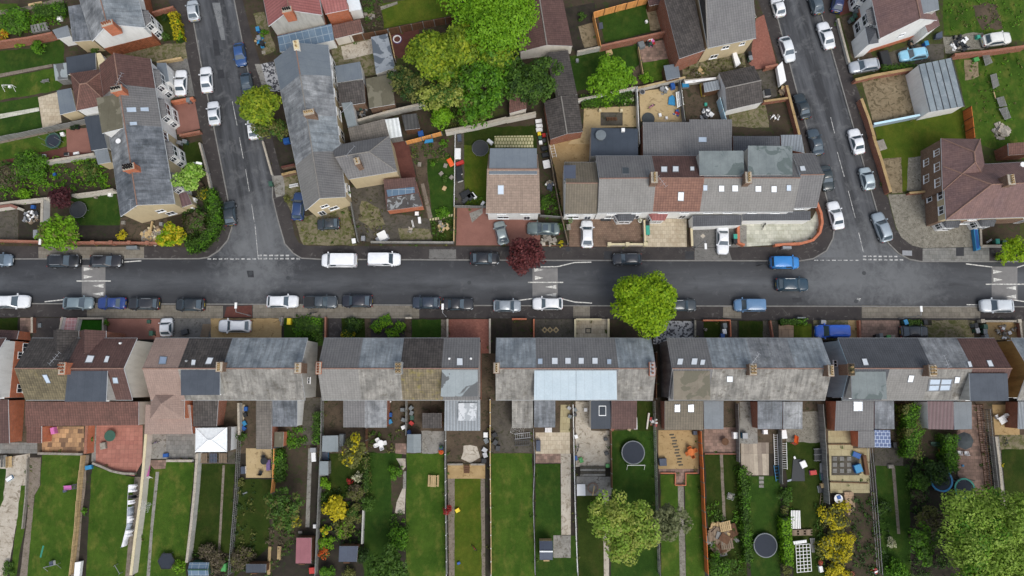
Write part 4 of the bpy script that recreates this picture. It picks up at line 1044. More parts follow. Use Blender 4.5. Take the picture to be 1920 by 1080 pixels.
# ground, roads, pavements, markings
b=MB();b.face([(-1500,-1500,-.06),(1500,-1500,-.06),(1500,1500,-.06),(-1500,1500,-.06)]);struct('ground',b,M['scrub'])
def flat(name,px,mat,z):b=MB();pts=[P(u,v,z)for u,v in px];n=len(pts);a=sum(pts[i].x*pts[(i+1)%n].y-pts[(i+1)%n].x*pts[i].y for i in range(n));b.face(pts if a>0 else pts[::-1]);return tag(b.build(name,M[mat]),kind='structure')
sl=P(407,270)-P(362,37);sr=P(1600,237)-P(1540,25)
M['roadL']=side_road('asphalt_side_street',(sl.x,sl.y));M['roadR']=side_road('asphalt_right_street',(sr.x,sr.y))
flat('road',[(-420,478),(2320,484),(2320,584),(-420,576)],'road',0.0)
flat('road',[(290,-300),(395,-300),(445,0),(480,160),(525,330),(550,440),(580,482),(360,482),(420,440),(415,350),(355,40)],'roadL',-.006)
flat('road',[(1360,-300),(1460,-300),(1550,20),(1660,390),(1690,455),(1735,484),(1490,483),(1545,450),(1540,360),(1450,30)],'roadR',-.006)
KL=[(297,-300),(362,37),(377,120),(390,185),(407,270),(427,372),(435,425),(427,450),(410,470),(390,482.5),(372,485),(0,485.5),(-420,486)]
KM1=[(380,-300),(439,0),(454,77),(474,180),(492,262),(511,332),(511,370),(521,412),(534,457),(550,475),(565,484),(600,486),(1000,488),(1500,489),(1525,485),(1550,470),(1562,447),(1564,432),(1551,375),(1547,360),(1512,237),(1494,170),(1457.5,32),(1370,-300)]
KR=[(1448,-300),(1533,0),(1540,25),(1600,237),(1615,292),(1645,397),(1665,455),(1685,475),(1705,486),(1727,490),(2320,491)]
KS=[(-420,568.5),(0,569),(480,570.5),(960,573),(1440,574),(1920,575),(2320,576)]
for px,mat in((KL+[(-420,-300)],'soil'),(KM1,'soil'),(KR+[(2320,-300)],'scrub'),(KS+[(2320,1420),(-420,1420)],'darksoil')):
 b=MB();b.prism([P(u,v,.1)for u,v in px],-.055);struct('terrain',b,M[mat])
for ks in(KL,KM1,KR,KS):
 b=MB()
 for p,q in zip(ks[:-1],ks[1:]):
  a,c=P(*p,.12),P(*q,.12);n=max(1,int((c-a).length/3));d=(c-a).normalized()
  for i in range(n):b.bar(a.lerp(c,i/n)+d*.01,a.lerp(c,(i+1)/n)-d*.01,.17,-.05,.128+.003*(i%3))
 struct('kerb',b,M['kerb'])
pv=lambda px,mat,layer=1:patch('pavement',px,mat,layer)
pv([(280,-100),(344,78),(352,120),(375,240),(401,382),(410,425),(400,450),(375,465),(310,462),(-300,461),(-300,485),(370,484.5),(389,482),(409,469.5),(426,449.5),(434,425),(426,372),(406,270),(389,185),(376,120),(361,37),(330,-100)],'tarmac')
pv([(72,463),(270,463),(270,484),(72,484.5)],'slab',2)
pv([(418,-100),(440,0),(455,77),(475,180),(493,262),(512,332),(512,370),(522,412),(535,457),(551,474.5),(566,483.5),(600,485.5),(1000,487.5),(1499,488.5),(1524,484.5),(1549,469.5),(1561,446.5),(1563,432),(1550,375),(1546,360),(1511,237),(1493,170),(1456.5,32),(1420,-100),(1395,-100),(1422,0),(1460,117),(1480,185),(1500,250),(1525,330),(1533,380),(1542,415),(1540,435),(1515,457),(1445,463),(1000,463),(575,461),(560,455),(552,440),(545,400),(532,340),(524,300),(505,185),(487,115),(470,60),(455,0),(430,-100)],'tarmac')
pv(T('B2',120,320,250,310,270,450,150,480),'greyconc',2);pv(T('B3',1370,860,1620,858,1650,950,1370,950),'greydrive',2);pv(T('B2',1300,870,1500,870,1500,940,1300,940),'greydrive',2)
for c in((1300,885,1365,945),(690,885,750,945),(405,850,435,885)):pv(rectpx('B3',*c),'patch_dark',3)
pv([(1505,-100),(1534,0),(1541,25),(1601,237),(1616,292),(1646,397),(1666,455),(1686,474),(1706,485),(1728,489.5),(2250,490.5),(2250,462),(1855,462),(1730,465),(1710,460),(1680,430),(1665,370),(1662,367),(1640,270),(1615,185),(1600,147),(1565,22),(1525,-100)],'tarmac')
pv([(1730,466),(1855,463),(1855,490),(1730,489.5)],'slab2',2);pv(rectpx('B4',1410,855,1470,920),'patch_dark',3)
pv([(-300,569),(0,569.5),(480,571),(960,573.5),(1440,574.5),(2250,576),(2250,600),(1440,600),(960,597),(480,593.5),(-300,595)],'tarmac')
for x0,x1,m in((163,418,'slab'),(474,786,'slab'),(1075,1106,'slab'),(1356,1390,'slab'),(1616,1838,'slab')):
 pv([(x0,596),(x1,597),(x1,573+x1*.001),(x0,571+x0*.001)],m,2)
pv(T('C1',1700,300,1890,290,1890,380,1680,380),'maroonpave',3)
LN=MB()
def q4(mb,px,z):mb.prism([P(u,v,z)for u,v in px],z-.03)
def linep(pts,w=1.6,z=.0085,mb=LN):
 for p,q in zip(pts[:-1],pts[1:]):mb.bar(P(*p),P(*q),w/13,-.02,z)
def hump(x0,x1,y0,y1):
 b=MB();a,c,d,e=P(x0,y1),P(x1,y1),P(x1,y0),P(x0,y0);m=1.0;z=.075
 i=[Vector((a.x+m*.5,a.y,z)),Vector((c.x-m*.5,c.y,z)),Vector((d.x-m*.5,d.y,z)),Vector((e.x+m*.5,e.y,z))]
 b.prism(i,[U(a,-.02),U(c,-.02),U(d,-.02),U(e,-.02)]);o=b.build('speed_hump',M['hump']);tag(o,kind='structure')
hump(152,199,497,558);hump(997,1047,503,563);hump(1858,1909,500,562)
TR=MB()
def tri(bx,tx,y,h=7.5,z=.083):
 a,c,d=P(bx,y-h/2,z),P(bx,y+h/2,z),P(tx,y,z);m=.0;zz=lambda p:Vector((p.x,p.y,z));TR.prism([zz(a),zz(c),zz(d)],.07)
for bx,tx,y in((157,175,504.5),(157,174,519),(194,173,536),(194,173,551),(1002,1019,506),(1003,1019,521),(1043,1022,538),(1043,1022,553),(1862,1880,509.5),(1863,1880,524.5),(1905,1886,540),(1905,1887,556)):tri(bx,tx,y)
linep([(144,527),(208,527)],2,.085);linep([(990,529.5),(1056,529.5)],2,.085);linep([(1848,533),(1930,533)],2,.085)
for pts in(T('C1',335,263,470,248,700,225,820,231),T('B1',890,968,1060,956),T('C3',40,254,150,240,370,240,470,265,600,273),T('B3',215,1002,340,1000,470,969,595,966),T('B4',1485,979,1690,1004,1850,1010,1925,988),T('C4',1490,285,1600,286),T('C4',1830,248,1925,262)):linep(pts,1.9)
struct('road_marking',TR,M['line']);struct('road_marking',LN,M['line'])
LW=MB()
def dash(p,q,n,w=1.8,duty=.64):
 for i in range(n):
  f0,f1=i/n,(i+duty)/n;linep([(p[0]+(q[0]-p[0])*f0,p[1]+(q[1]-p[1])*f0),(p[0]+(q[0]-p[0])*f1,p[1]+(q[1]-p[1])*f1)],w,.006,LW)
dash((389,485.5),(484,485.5),9,2.3);dash((484,479),(546,479),6,2.9);dash((484,485),(566,485),8,2.9)
dash((1527,488),(1615,488),8,1.6);dash((1618,480.5),(1686,481),7,2.6);dash((1618,486.5),(1697,487.5),8,2.8)
linep([(478,420),(484,485)],1.1,.006,LW)
for a in(('B1',1795,30,1825,190),('B1',1842,270,1870,435),('B1',1887,530,1907,665),('A1',1742,760,1778,940),('B4',520,140,572,325),('B4',602,432,655,635),('B4',680,745,715,890),('A4',470,880,500,1000)):linep(T(*a),1.15,.006,LW)
linep(T('A1',1450,150,1510,480,1560,740,1630,1080),.9,.006,LW);linep(T('A1',1755,0,1815,310),.9,.006,LW)
linep(T('C4',665,245,695,240),1.6,.006,LW);linep(T('C4',672,236,690,258),2,.006,LW)
struct('road_marking',LW,M['line2'])
for c in(('A1',1595,300,1635,300,1655,415,1610,420),('A1',1630,525,1675,520,1685,585,1635,590),('C1',1850,30,1900,30,1905,80,1860,80),('C4',180,235,250,230,255,265,190,270)):flat('road_patch',T(*c),'patch_dark',.005)
for c in(('A1',1400,310,1490,300,1510,480,1410,470),('A1',1590,20,1650,20,1690,300,1660,300)):flat('road_patch',T(*c),'patch_light',.004)
def manhole(u,v,r=.3,mat='dm'):
 c=P(u,v,.0);b=MB();b.lathe((c.x,c.y,-.02),[(r,0),(r,.032)],16);tag(b.build('manhole_cover',M[mat]),kind='structure')
for c in((707,508),(540,521),(470,512),(1620,512),(1605,565),(880,530),(415,95),(1350,512)):manhole(*c)
# the terrace row along the lower side of the main street
G5='terraced houses along the lower side of the main street'
def S(u0,u1,label,front,rear=None,zr=7.85,v0=634,v1=750,**k):
 k.setdefault('group',G5);k.setdefault('oh',.32)
 return House(label,rowq(u1,u0,v0,v1),5.2,zr,front,rear,world=True,**k)
h=S(-62,11,'end house with white upper gable over orange brick at the street edge','browntile',wall='white',low='orangebrick',zlow=3.2,orr=.02,ol=.15)
h.window('l',.16,.9,1.2,1.1).window('l',.75,1.6,1.0,.9).window('l',.9,.5,1.2,1.2).autow('fr')
h.ext(T('C1',-60,545,125,545,140,480,-60,470),'browntile','orangebrick',zs=[3.1,3.1,2.5,2.5],kind='flat',nm='front_extension')
h.ext(T('D1',-60,290,55,290,48,30,-60,30),'browntile','orangebrick',zs=[2.6,2.6,3.4,3.4],nm='rear_extension')
h=S(59,150.5,'house with dark front gable and olive mossy rear slope','darktile','olivetile',wall='cr',orr=.15)
h.sky('r',T('C1',320,812,352,810,380,868,350,870)).chim(119,691,w=.8,d=1.5,pots=5,mat='orangebrick',pot='pot').aerial(100,674,9.5,1.9,.9).autow()
h.ext(T('C1',400,655,590,655,590,478,400,478),'darktile','brick',5.0,kind='gable',zr=6.9,rdir=1,nm='front_gable',ridge=None)
h.ext(T('D1',150,188,492,185,492,42,150,42),'redbrown','cr',zs=[2.5,2.5,3.6,3.6])
h.ext(T('D1',158,288,247,288,247,188,158,188),'redbrown','orangebrick',zs=[2.3,2.3,2.5,2.5])
h=S(150.5,257,'house with brown front slope and dark flat rear dormer','browntile','browntile',wall='cr',ol=.12)
h.sky('f',T('C1',640,718,690,718,708,672,660,668),'whiteblind').sky('f',T('C1',780,716,808,718,822,674,796,672),'whiteblind').sky('r',T('C1',852,872,888,872,880,832,846,832))
h.dormer(T('C1',485,1012,795,1012,806,782,508,782),roof='flatdark',win_='f').autow()
h.ext(T('C1',602,655,795,655,795,480,602,480),'browntile','brick',5.0,kind='gable',zr=6.9,rdir=1,nm='front_gable',ridge=None)
h.ext(T('D1',492,185,825,182,825,42,492,42),'redbrown','cr',zs=[2.5,2.5,3.6,3.6])
h.vent('f',[T1('C1',905,575)],mat='wp')
h=S(291,355,'house under plain pink tiles with a pyramid rear wing','pinktile','pinktile',wall='cr',orr=.12)
h.sky('f',T('C1',1192,730,1242,730,1252,680,1202,676),'skyglass2')
h.ext(T('D1',895,145,1098,145,1100,-40,900,-40),'pinktile','orangebrick',4.9,kind='hip',zr=6.6,rdir=1,hip=2.2,ridge=None)
h.ext(T('D1',860,235,1145,235,1130,60,868,60),'pinktile','orangebrick',zs=[2.5,2.5,4.0,4.0],nm='rear_lean_to').autow()
h=S(355,436,'house with dark brown front slope and black flat rear dormer','charcoal','slate_rear',wall='cr')
h.roof.data.materials[0]=M['darktile']
h.sky('f',T('C1',1435,738,1462,738,1468,702,1440,700),'whiteblind').sky('f',T('C1',1540,730,1582,730,1600,686,1560,684),'whiteblind')
h.dormer(T('C1',1357,965,1648,962,1650,762,1355,762),roof='flatdark',win_='f').vent('f',[T1('C1',1400,708)]).chim(413,688,w=.8,d=1.2,pots=4,mat='brownbrick',pot='potbuff').autow()
h.ext(T('D1',1150,190,1290,190,1300,32,1150,32),'darktile','brick',zs=[2.5,2.5,3.3,3.3])
h=S(436,507,'plain slate house beside the dark brown roof with black dormer','slate2','slate_rear',wall='gr');h.autow()
h.ext(T('D2',0,325,92,325,96,32,0,32),'drabtile','brick',zs=[2.4,2.4,3.4,3.4])
h=S(507,577,'slate end house with pale stepped gable over the alley','slate2','slate_rear',wall='gr',ol=.05)
h.chim(560,690,w=.8,d=1.3,pots=3,mat='brownbrick',pot='potbuff').window('l',.3,3.3,.9,1.0).autow()
h.ext(T('D2',98,190,245,190,246,32,98,32),'slate_dark','white',zs=[2.7,2.7,3.6,3.6])
h=S(608,681,'end house with smooth grey tiles and orange gable chimney','greytile','greytile2',wall='brownbrick',orr=.12)
h.chim(598.5,690,7.6,w=.6,d=1.5,pots=4,mat='orangebrick',pot='op' if 0 else 'pot').autow()
h.ext(T('D2',520,195,648,195,648,32,520,32),'greytile','brick',zs=[2.6,2.6,3.5,3.5])
h=S(681,757.5,'house with pale slates between grey tiles and mossy tiles','slate2','slate_rear',wall='brick')
h.chim(747.5,690,w=.85,d=1.5,pots=6,mat='lead',pot='potbuff',cap='gravel').autow()
h.ext(T('D2',648,196,778,196,780,32,648,32),'slate','brick',zs=[2.6,2.6,3.5,3.5])
h=S(757.5,832.5,'house with old dark speckled tiles gone mossy at the rear','darktile','mossytile',wall='brick');h.autow()
h.ext(T('D2',990,200,1105,200,1105,110,990,110),'darktile','brick',zs=[2.0,2.0,2.4,2.4])
h=S(832.5,900,'end house with grey front slope and damp-stained flat rear roof','greytile','greytile',wall='white',ol=.16)
h.dormer(T('C2',1385,975,1665,973,1662,768,1395,768),roof='flatdamp',win_='f').sky('f',T('C2',1507,740,1550,740,1548,690,1508,688),'whiteblind').vent('f',T('C2',1450,690,1612,690),mat='wp').autow()
h.ext(T('D2',1122,215,1336,215,1334,28,1125,28),'corrug','white',zs=[2.6,2.6,3.3,3.3])
lying('roof_sheet','white patched sheet lying on the corrugated rear roof','roof sheet',T('D2',1205,155,1310,155,1318,50,1205,50),3.2,3.42,'peelwhite')
h=S(930,1004,'slate end house with buff chimney above the brown alley','slate2','slate_rear',wall='brick',orr=.1)
h.chim(931,690,w=.7,d=1.3,pots=4,mat='brownbrick',pot='potbuff').autow()
h.ext(T('D3',0,200,125,200,125,35,0,35),'slate_rear','brick',zs=[2.6,2.6,3.5,3.5])
h=S(1004,1079,'house with pale blue flat rear roof next to the slate end house','greytile','greytile',wall='white')
h.dormer(T('C3',165,1000,479,1000,479,778,168,778),roof='flatblue',win_='f').autow()
for c in((195,732,228,692),(300,732,342,686),(400,730,440,686)):h.sky('f',rectpx('C3',c[0],c[3],c[2],c[1]),'whiteblind' if c[0]>250 else 'skyglass')
h.ext(T('D3',132,195,258,195,258,35,132,35),'slate_dark','brick',zs=[2.6,2.6,3.5,3.5])
h=S(1079,1153,'house with pale blue flat rear roof beside the orange gable chimney house','greytile','greytile',wall='white')
h.dormer(T('C3',481,1000,788,998,784,778,481,778),roof='flatblue',win_='f').autow()
for c in((500,730,538,686),(603,730,642,686),(714,732,744,696)):h.sky('f',rectpx('C3',c[0],c[3],c[2],c[1]),'whiteblind' if c[0]<700 else 'skyglass')
h.ext(T('D3',470,204,588,204,588,35,470,35),'flatblack','cr',2.8,skys=[T('D3',520,122,557,122,557,70,520,70)],glass='winglass',white=True)
h=S(1153,1221,'slate end house with orange brick chimney on its gable by the bright tree','slate2','slate_rear',wall='brick',ol=.08)
h.chim(1222,692,8.0,w=.6,d=1.7,pots=3,mat='orangebrick',pot='pot',cap='lead').autow()
h.ext(T('D3',593,204,742,204,745,35,593,35),'browntile','brick',zs=[2.5,2.5,3.4,3.4])
h=S(1250,1324,'end house with grey ribbed front and brown flat rear roof','charcoal','greytile',wall='pebble',orr=.12)
h.roof.data.materials[0]=M['greytile']
h.dormer(T('C3',1210,1000,1488,1000,1484,782,1210,782),roof='flatbrown',win_='f').autow()
for c in((1242,736,1280,692),(1348,736,1388,690),(1414,738,1446,700)):h.sky('f',[(x-(2 if i<2 else 0)+1,y)for i,(x,y)in enumerate(rectpx('C3',c[0],c[3],c[2],c[1]))],'whiteblind')
h.ext(T('D3',910,210,1140,210,1140,38,910,38),'tanbrown','brick',zs=[2.6,2.6,3.5,3.5],skys=[rectpx('D3',970,60,1000,102),rectpx('D3',1050,60,1082,102)])
h=S(1324,1398,'slate house with one rear skylight beside the brown flat roof','slate2','slate_rear',wall='brick')
h.sky('r',rectpx('C3',1612,822,1654,862),'whiteblind').chim(1410.5,693,w=.85,d=1.4,pots=6,mat='brownbrick',pot='potbuff').aerial(1415,675,10,1.7,.9).autow()
h.ext(T('D3',1146,205,1260,205,1260,38,1142,38),'flatgrey','brick',2.9)
h.ext
h=S(1398,1475,'slate house with two plain slopes left of the end chimney house','slate','slate_rear',wall='brick');h.autow()
h.ext(T('D3',1465,205,1610,205,1612,40,1465,40),'slate_dark','brick',zs=[2.6,2.6,3.5,3.5])
h=S(1475,1540,'slate end house facing the pale blue gable across the gap','slate2','slate_rear',wall='brick',ol=.08)
h.chim(1556,695,w=.7,d=1.4,pots=4,mat='brownbrick',pot='potbuff').autow()
h.ext(T('D4',92,205,205,205,206,42,92,42),'slate','brick',zs=[2.6,2.6,3.5,3.5])
h=S(1571,1644,'end house with pale blue gable and greenish flat rear dormer','charcoal','charcoal',wall='bluerender',orr=.14,trim='bluetrim')
h.dormer(T('C4',632,992,892,994,884,786,622,786),roof='flatgreen',win_='f').sky('f',T('C4',718,740,754,738,738,692,704,694),'whiteblind').chim(1594,693,w=.75,d=1.4,pots=2,mat='brownbrick',pot='potbuff',cap='soil').autow().window('g',.4,3.3,.9,1)
h.ext(T('D4',400,215,630,215,630,38,408,38),'greytile','orangebrick',zs=[2.7,2.7,3.6,3.6],skys=[rectpx('D4',510,42,562,96)],glass='skyglass2')
h.ext(T('D4',540,315,635,315,635,217,540,217),'greytile','orangebrick',zs=[2.3,2.3,2.7,2.7])
h=S(1644,1721,'house with dark ribbed front and one skylight in its grey rear slope','charcoal','greytile2',wall='brick')
h.sky('r',T('C4',1046,864,1084,864,1096,816,1058,814),'whiteblind').autow()
h.ext(T('D4',637,205,753,205,750,38,637,38),'slate_dark','brick',zs=[2.6,2.6,3.5,3.5])
r_=h.ext(T('D4',635,314,733,316,727,212,633,210),'solar','gw',zs=[2.1,2.1,2.5,2.5],nm='solar_lean_to')
h=S(1721,1794,'slate house with a large four-pane rear rooflight','slate','slate_rear',wall='brick')
h.sky('r',T('C4',1205,928,1358,924,1376,846,1218,846),'skyglass',four=True).sky('r',T('C4',1396,872,1432,870,1440,828,1404,826),'whiteblind').chim(1746,695,w=.9,d=1.4,pots=6,mat='brownbrick',pot='potbuff').aerial(1776,680,9.8,1.6,1.9).autow()
h.ext(T('D4',955,205,1108,208,1104,40,950,40),'maroonmetal','white',zs=[2.6,2.6,3.4,3.4]).window
h=S(1794,1865,'end house with brown front slope and slate-blue flat rear dormer','browntile','browntile',wall='brick',ol=.1)
h.sky('f',T('C4',1508,754,1532,752,1518,712,1494,714),'whiteblind').sky('f',T('C4',1658,750,1692,748,1672,704,1640,706),'whiteblind')
h.dormer(T('C4',1520,1008,1806,1006,1796,800,1510,800),roof='flatdark',win_='f').autow()
h.ext(T('D4',1112,208,1215,205,1213,42,1106,42),'flatgrey','brick',2.8)
h=S(1896,1972,'slate house with tan rendered gable wall at the row end','slate2','slate_rear',wall='tanrender',orr=.1);h.autow()
h.ext(T('D4',1490,205,1640,205,1640,40,1492,40),'corrug','brick',2.7).window
# the row across the street
GN='houses along the upper side of the main street'
def N(pts,label,front,rear=None,ze=5.2,zr=7.85,**k):
 k.setdefault('group',GN);k.setdefault('wall','white');return House(label,pts,ze,zr,front,rear,**k)
h=N([(1059,401),(1120,401),(1117,304),(1058,304)],'lower side house with tan-brown tiles and dark box at its rear','tanbrown','tanbrown',4.6,6.9,ol=.1)
h.dormer(T('B3',388,355,478,353,478,238,388,240),6.4,'sb',win_='r',nwin=1).autow('f')
h.window('f',.2,2.6,1.3,.9)
h=N([(1121,399),(1224,397),(1222,292),(1117,292)],'wide pale grey tiled house with white left gable','greytile2','greytile',ol=.14)
h.sky('r',T('B3',828,304,878,304,874,260,828,258),'winglass').chim(1226,334,w=.85,d=1.5,pots=4,mat='brownbrick',pot='potbuff').autow('fr',True).bay('f',.55,2.9,.8,2.6,'charcoal')
h.ext(T('B3',590,170,945,168,945,-35,595,-42),'bluetile','gr',3.0,nm='rear_extension',trim='gr' if 0 else 'fascia')
h=N([(1224,397),(1312,397),(1310,292),(1222,292)],'house with orange-red front tiles and dark brown rear slope','orangetile','browntile')
h.sky('f',T('B3',1245,502,1285,504,1288,442,1248,442),'whiteblind').sky('r',rectpx('B3',1120,252,1162,290),'whiteblind').sky('r',rectpx('B3',1207,250,1248,288),'whiteblind').sky('r',rectpx('B3',1338,252,1366,280),'whiteblind')
h.aerial(1243,342,9.6,1.7,2.2).autow().bay('f',.2,2.6,.8,2.6,'redroof')
h.ext(T('B3',985,170,1330,172,1330,-85,982,-85),'greytile','brick',zs=[3.4,3.4,2.7,2.7])
h=N([(1312,397),(1393,397),(1391,292),(1310,292)],'grey house with two white skylights and greenish rear dormer','greytile2','greytile')
h.dormer(T('B3',1408,315,1742,315,1736,130,1404,132),roof='flatgreen',win_='r')
for c,g in(((1435,388,1464,428),'skyglass'),((1552,392,1590,435),'whiteblind'),((1652,390,1694,434),'whiteblind')):h.sky('f',rectpx('B3',*c),g)
h.chim(1402,334,w=.8,d=1.5,pots=4,mat='brownbrick',pot='potbuff').autow()
h.ext(T('B3',1355,700,1722,688,1722,612,1355,615),'charcoal','white',zs=[2.4,2.4,3.0,3.0],nm='front_porch')
h.ext(T('B3',1332,175,1650,175,1650,-105,1332,-105),'greytile','brick',zs=[3.4,3.4,2.7,2.7],skys=[rectpx('B3',1400,30,1458,66)],glass='skyglass')
h=N([(1393,397),(1487,397),(1485,292),(1391,292)],'grey house with wide greenish dormer left of the smooth end house','greytile2','greytile')
h.dormer(T('B4',-148,312,184,312,182,95,-148,92),roof='flatgreen',win_='r')
for c,g in((('B3',1826,395,1868,436),'whiteblind'),(('B4',26,396,64,440),'whiteblind'),(('B4',140,388,172,430),'skyglass')):h.sky('f',rectpx(*c),g)
h.autow()
h.ext(T('B3',1730,655,2240,652,2240,582,1730,585),'charcoal','white',zs=[2.4,2.4,3.0,3.0],nm='front_porch')
h.ext(T('B3',1662,130,2010,130,2010,20,1660,20),'charcoal','brick',2.9);h.ext(T('B4',100,110,275,145,250,10,98,12),'corrug','brick',zs=[2.9,2.9,2.6,2.6])
h=N([(1487,390),(1532,388.5),(1527,288),(1485,288)],'corner house with smooth grey roof tapering to the side street','greytile','greytile',orr=.1)
h.sky('r',T('B4',246,284,284,282,272,246,238,250),'whiteblind').autow('fr').window('g',.3,3.4,.9,1)
h=N([(911,400),(1013,400),(1008,290),(916,290)],'detached house with tan tiled front and dark flat rear roof','tantile','tantile',5.0,7.4,cat='house',name='detached_house',ol=.2,orr=.2,rt=.66)
h.dormer(T('B2',1748,306,2108,306,2106,112,1755,112),7.3,'skylab','greytile',win_='r').sky('f',rectpx('B2',1816,392,1856,454),'skyglass','lead').autow()
# the row up the left-hand side street (upper left block)
GL='houses facing the left side street'
LF=lambda f:(282+(327.5-282)*f,110+(382-110)*f);LR=lambda f:(186+(226-186)*f,122+(406-122)*f)
def LH(f0,f1,label,front,rear,**k):k.setdefault('group',GL);k.setdefault('wall','cream_wall');return House(label,[LF(f1),LF(f0),LR(f0),LR(f1)],5.2,7.9,front,rear,**k)
h=LH(0,.205,'brown tiled house with hipped brown rear wing','browntile','redbrown',wall='white',orr=.15);h.chim(220,168,w=.8,d=1.5,pots=4,mat='orangebrick',pot='soot').aerial(222,150,10,1.8,1.2).autow('r').bay('f',.45,3,.8,2.7,'greytile','white',True)
h.ext(T('A1',575,830,815,780,800,510,525,550),'redbrown','white',4.6,kind='hip',zr=6.3,rdir=0,hip=2.0,ridge='ridge')
h.ext(T('A1',505,560,720,520,715,395,495,430),'flatblack','cream_wall',2.8);h.ext(T('A1',450,860,570,830,530,660,425,680),'skylab','cream_wall',2.8)
h.ext(T('A1',1185,630,1268,610,1245,470,1175,472),'skylab','white',2.8,nm='front_porch')
h=LH(.205,.47,'house with ribbed tiles and an olive flat rear dormer','greytile','slate_rear',wall='white');h.roof.data.materials[0]=M['tanbrown'];h.roof.data.materials[0]=M['greytile']
h.dormer(T('A1',765,1000,925,960,890,705,722,735),7.6,'flatolive','white',win_='r')
for c in(T('A1',952,842,1022,840,1018,806,948,808),T('A1',1056,834,1116,836,1112,806,1052,808),T('A1',976,942,1028,938,1024,914,972,916)):h.sky('f',c,'skyglass')
h.autow('r').bay('f',.55,3.2,.8,2.7,'greytile','white',True)
h.ext(T('B1',685,130,805,110,745,-140,630,-125),'flatblack','white',2.9)
h=LH(.47,.73,'plain slate house with white bays left of the blossoming tree','slate_dark','slate',wall='cream_wall');h.chim(243,314,w=.8,d=1.5,pots=8,mat='orangebrick',pot='soot').dish(T1('B1',890,60)[0],T1('B1',890,60)[1],7).autow('r').bay('f',.45,2.8,.8,2.7,'greytile','white',True).window('f',.85,3.3)
h.ext(T('B1',735,232,830,215,805,115,705,130),'flatgrey','cream_wall',2.8)
h=LH(.73,1.0,'slate end house with cream gable at the street corner','slate_dark','slate_dark',wall='cream_wall',ol=.2);h.autow('r').bay('f',.6,2.8,.8,2.7,'greytile','white',True)
h.window('l',.62,2.8,1.1,1).window('l',.7,.8,1.2,1.2).aerial(T1('B1',980,540)[0],T1('B1',980,540)[1],9.3,1.3,1.6,3)
h.ext(T('B1',1350,560,1440,530,1400,440,1340,450),'maroonmetal','cream_wall',zs=[2.3,2.3,2.7,2.7],nm='front_porch')
h=House('slate house with tall white gable above brown hung tiles',[(272,51.5),(250,-45),(140,-30),(172.5,77)],5.2,8.0,'slate2','slate','white','semi_detached_house',group=GL,low='tilehung',zlow=2.6,ol=.15,orr=.15)
h.chim(203,46,8.6,w=.7,d=1.5,pots=4,mat='orangebrick',pot='pot').autow('r').bay('f',.25,2.6,.8,2.7,'greytile','white',True).window('f',.75,3.3)
h.ext(T('A1',545,312,690,300,630,28,510,48),'slate_dark','cream_wall',zs=[3.6,3.6,4.2,4.2]);h.ext(T('A1',430,290,530,270,505,190,392,225),'flatgrey','white',2.6)
# the block between the two side streets
GM='houses between the two side streets'
ML=lambda f:(514+(572.5-514)*f,112+(395-112)*f);MR=lambda f:(615+(648-615)*f,84+(369-84)*f)
def MH(f0,f1,label,front,rear,**k):k.setdefault('group',GM);k.setdefault('wall','cream_wall');return House(label,[ML(f0),ML(f1),MR(f1),MR(f0)],5.2,8.0,front,rear,**k)
h=MH(0,.205,'smooth grey roofed end house beside the blue glass lean-to','skylab','skylab',wall='white',ol=.15);h.autow()
h.ext(T('A2',610,620,800,590,780,462,590,495),'skylab','white',zs=[3.2]*4)
chimney(h.root,P(556,85,8.2),8.4,5.5,.7,1.3,2,'cr','potbuff',.2,'creamcap')
h=MH(.205,.47,'weathered slate house with buff chimney and pale flat annexe','slate','slate',ridge='ridgegrey');h.chim(580,212,w=.75,d=1.4,pots=4,mat='brownbrick',pot='potbuff').aerial(T1('A2',690,740)[0]-6,T1('A2',690,740)[1]+20,7.8,2.2,.8,3).autow()
h.ext(T('A2',625,800,820,770,805,600,612,625),'darktile','brownbrick',zs=[2.6,2.6,3.5,3.5]);h.ext(T('A2',690,958,755,940,720,765,640,772),'shedgrey','white',2.9)
h.ext(T('A2',850,812,1042,780,1010,555,822,590),'flatolive','brownbrick',2.5,nm='garage');
h=MH(.47,.70,'weathered slate house with blue-grey rear slope and long tiled wing','slate','slate2',ridge='ridgegrey');h.aerial(T1('B2',700,140)[0],T1('B2',700,140)[1],8,1.8,.9,3).autow()
h.ext(T('A2',715,1075,1000,1020,965,890,690,962),'drabtile','cream_wall',zs=[2.8,2.8,3.4,3.4])
h=MH(.70,1.0,'grey tiled end house with hipped cross wing and buff gable','greytile2','greytile',ridge='ridgegrey',orr=.25);h.roof.data.materials[0]=M['tanbrown'];h.roof.data.materials[0]=M['greytile2']
h.window('g',.4,3.2,1.1,1).window('g',.55,1.0,1.3,1.2).window('g',.2,.1,.9,2,'side_door').autow('r',False)
h.ext(T('B2',690,345,1058,285,1000,18,560,95),'greytile','cream_wall',5.0,kind='hipr',zr=7.2,rdir=0,hip=3.0,nm='cross_wing')
chimney(h.root,P(670,303,8.0),8.3,5.5,.7,.9,2,'brownbrick','potbuff',.3)
h=House('house with red metal tiled roof and grey stepped gable',[(505,49),(488,-55),(585,-65),(604,26)][0:0]or[(483,-60),(503.5,49),(604,28),(586,-75)],5.2,8.0,'redroof','redroof','gr','semi_detached_house',group=GM,orr=.15,low='tilehung',zlow=2.2)
h.chim(539,20,8.6,w=.75,d=1.3,pots=4,mat='orangebrick',pot='soot')
h.ext(T('A2',520,105,690,70,670,-30,480,-10),'redroof','orangebrick',zs=[4.2,4.2,5.0,5.0]);h.ext(T('A2',700,85,790,68,770,-20,680,0),'polycarb','white',2.6,nm='conservatory')
e=h.ext(T('A2',180,390,585,300,565,178,160,270),'glassroof','white',zs=[2.5,2.5,3.1,3.1],nm='glazed_lean_to')
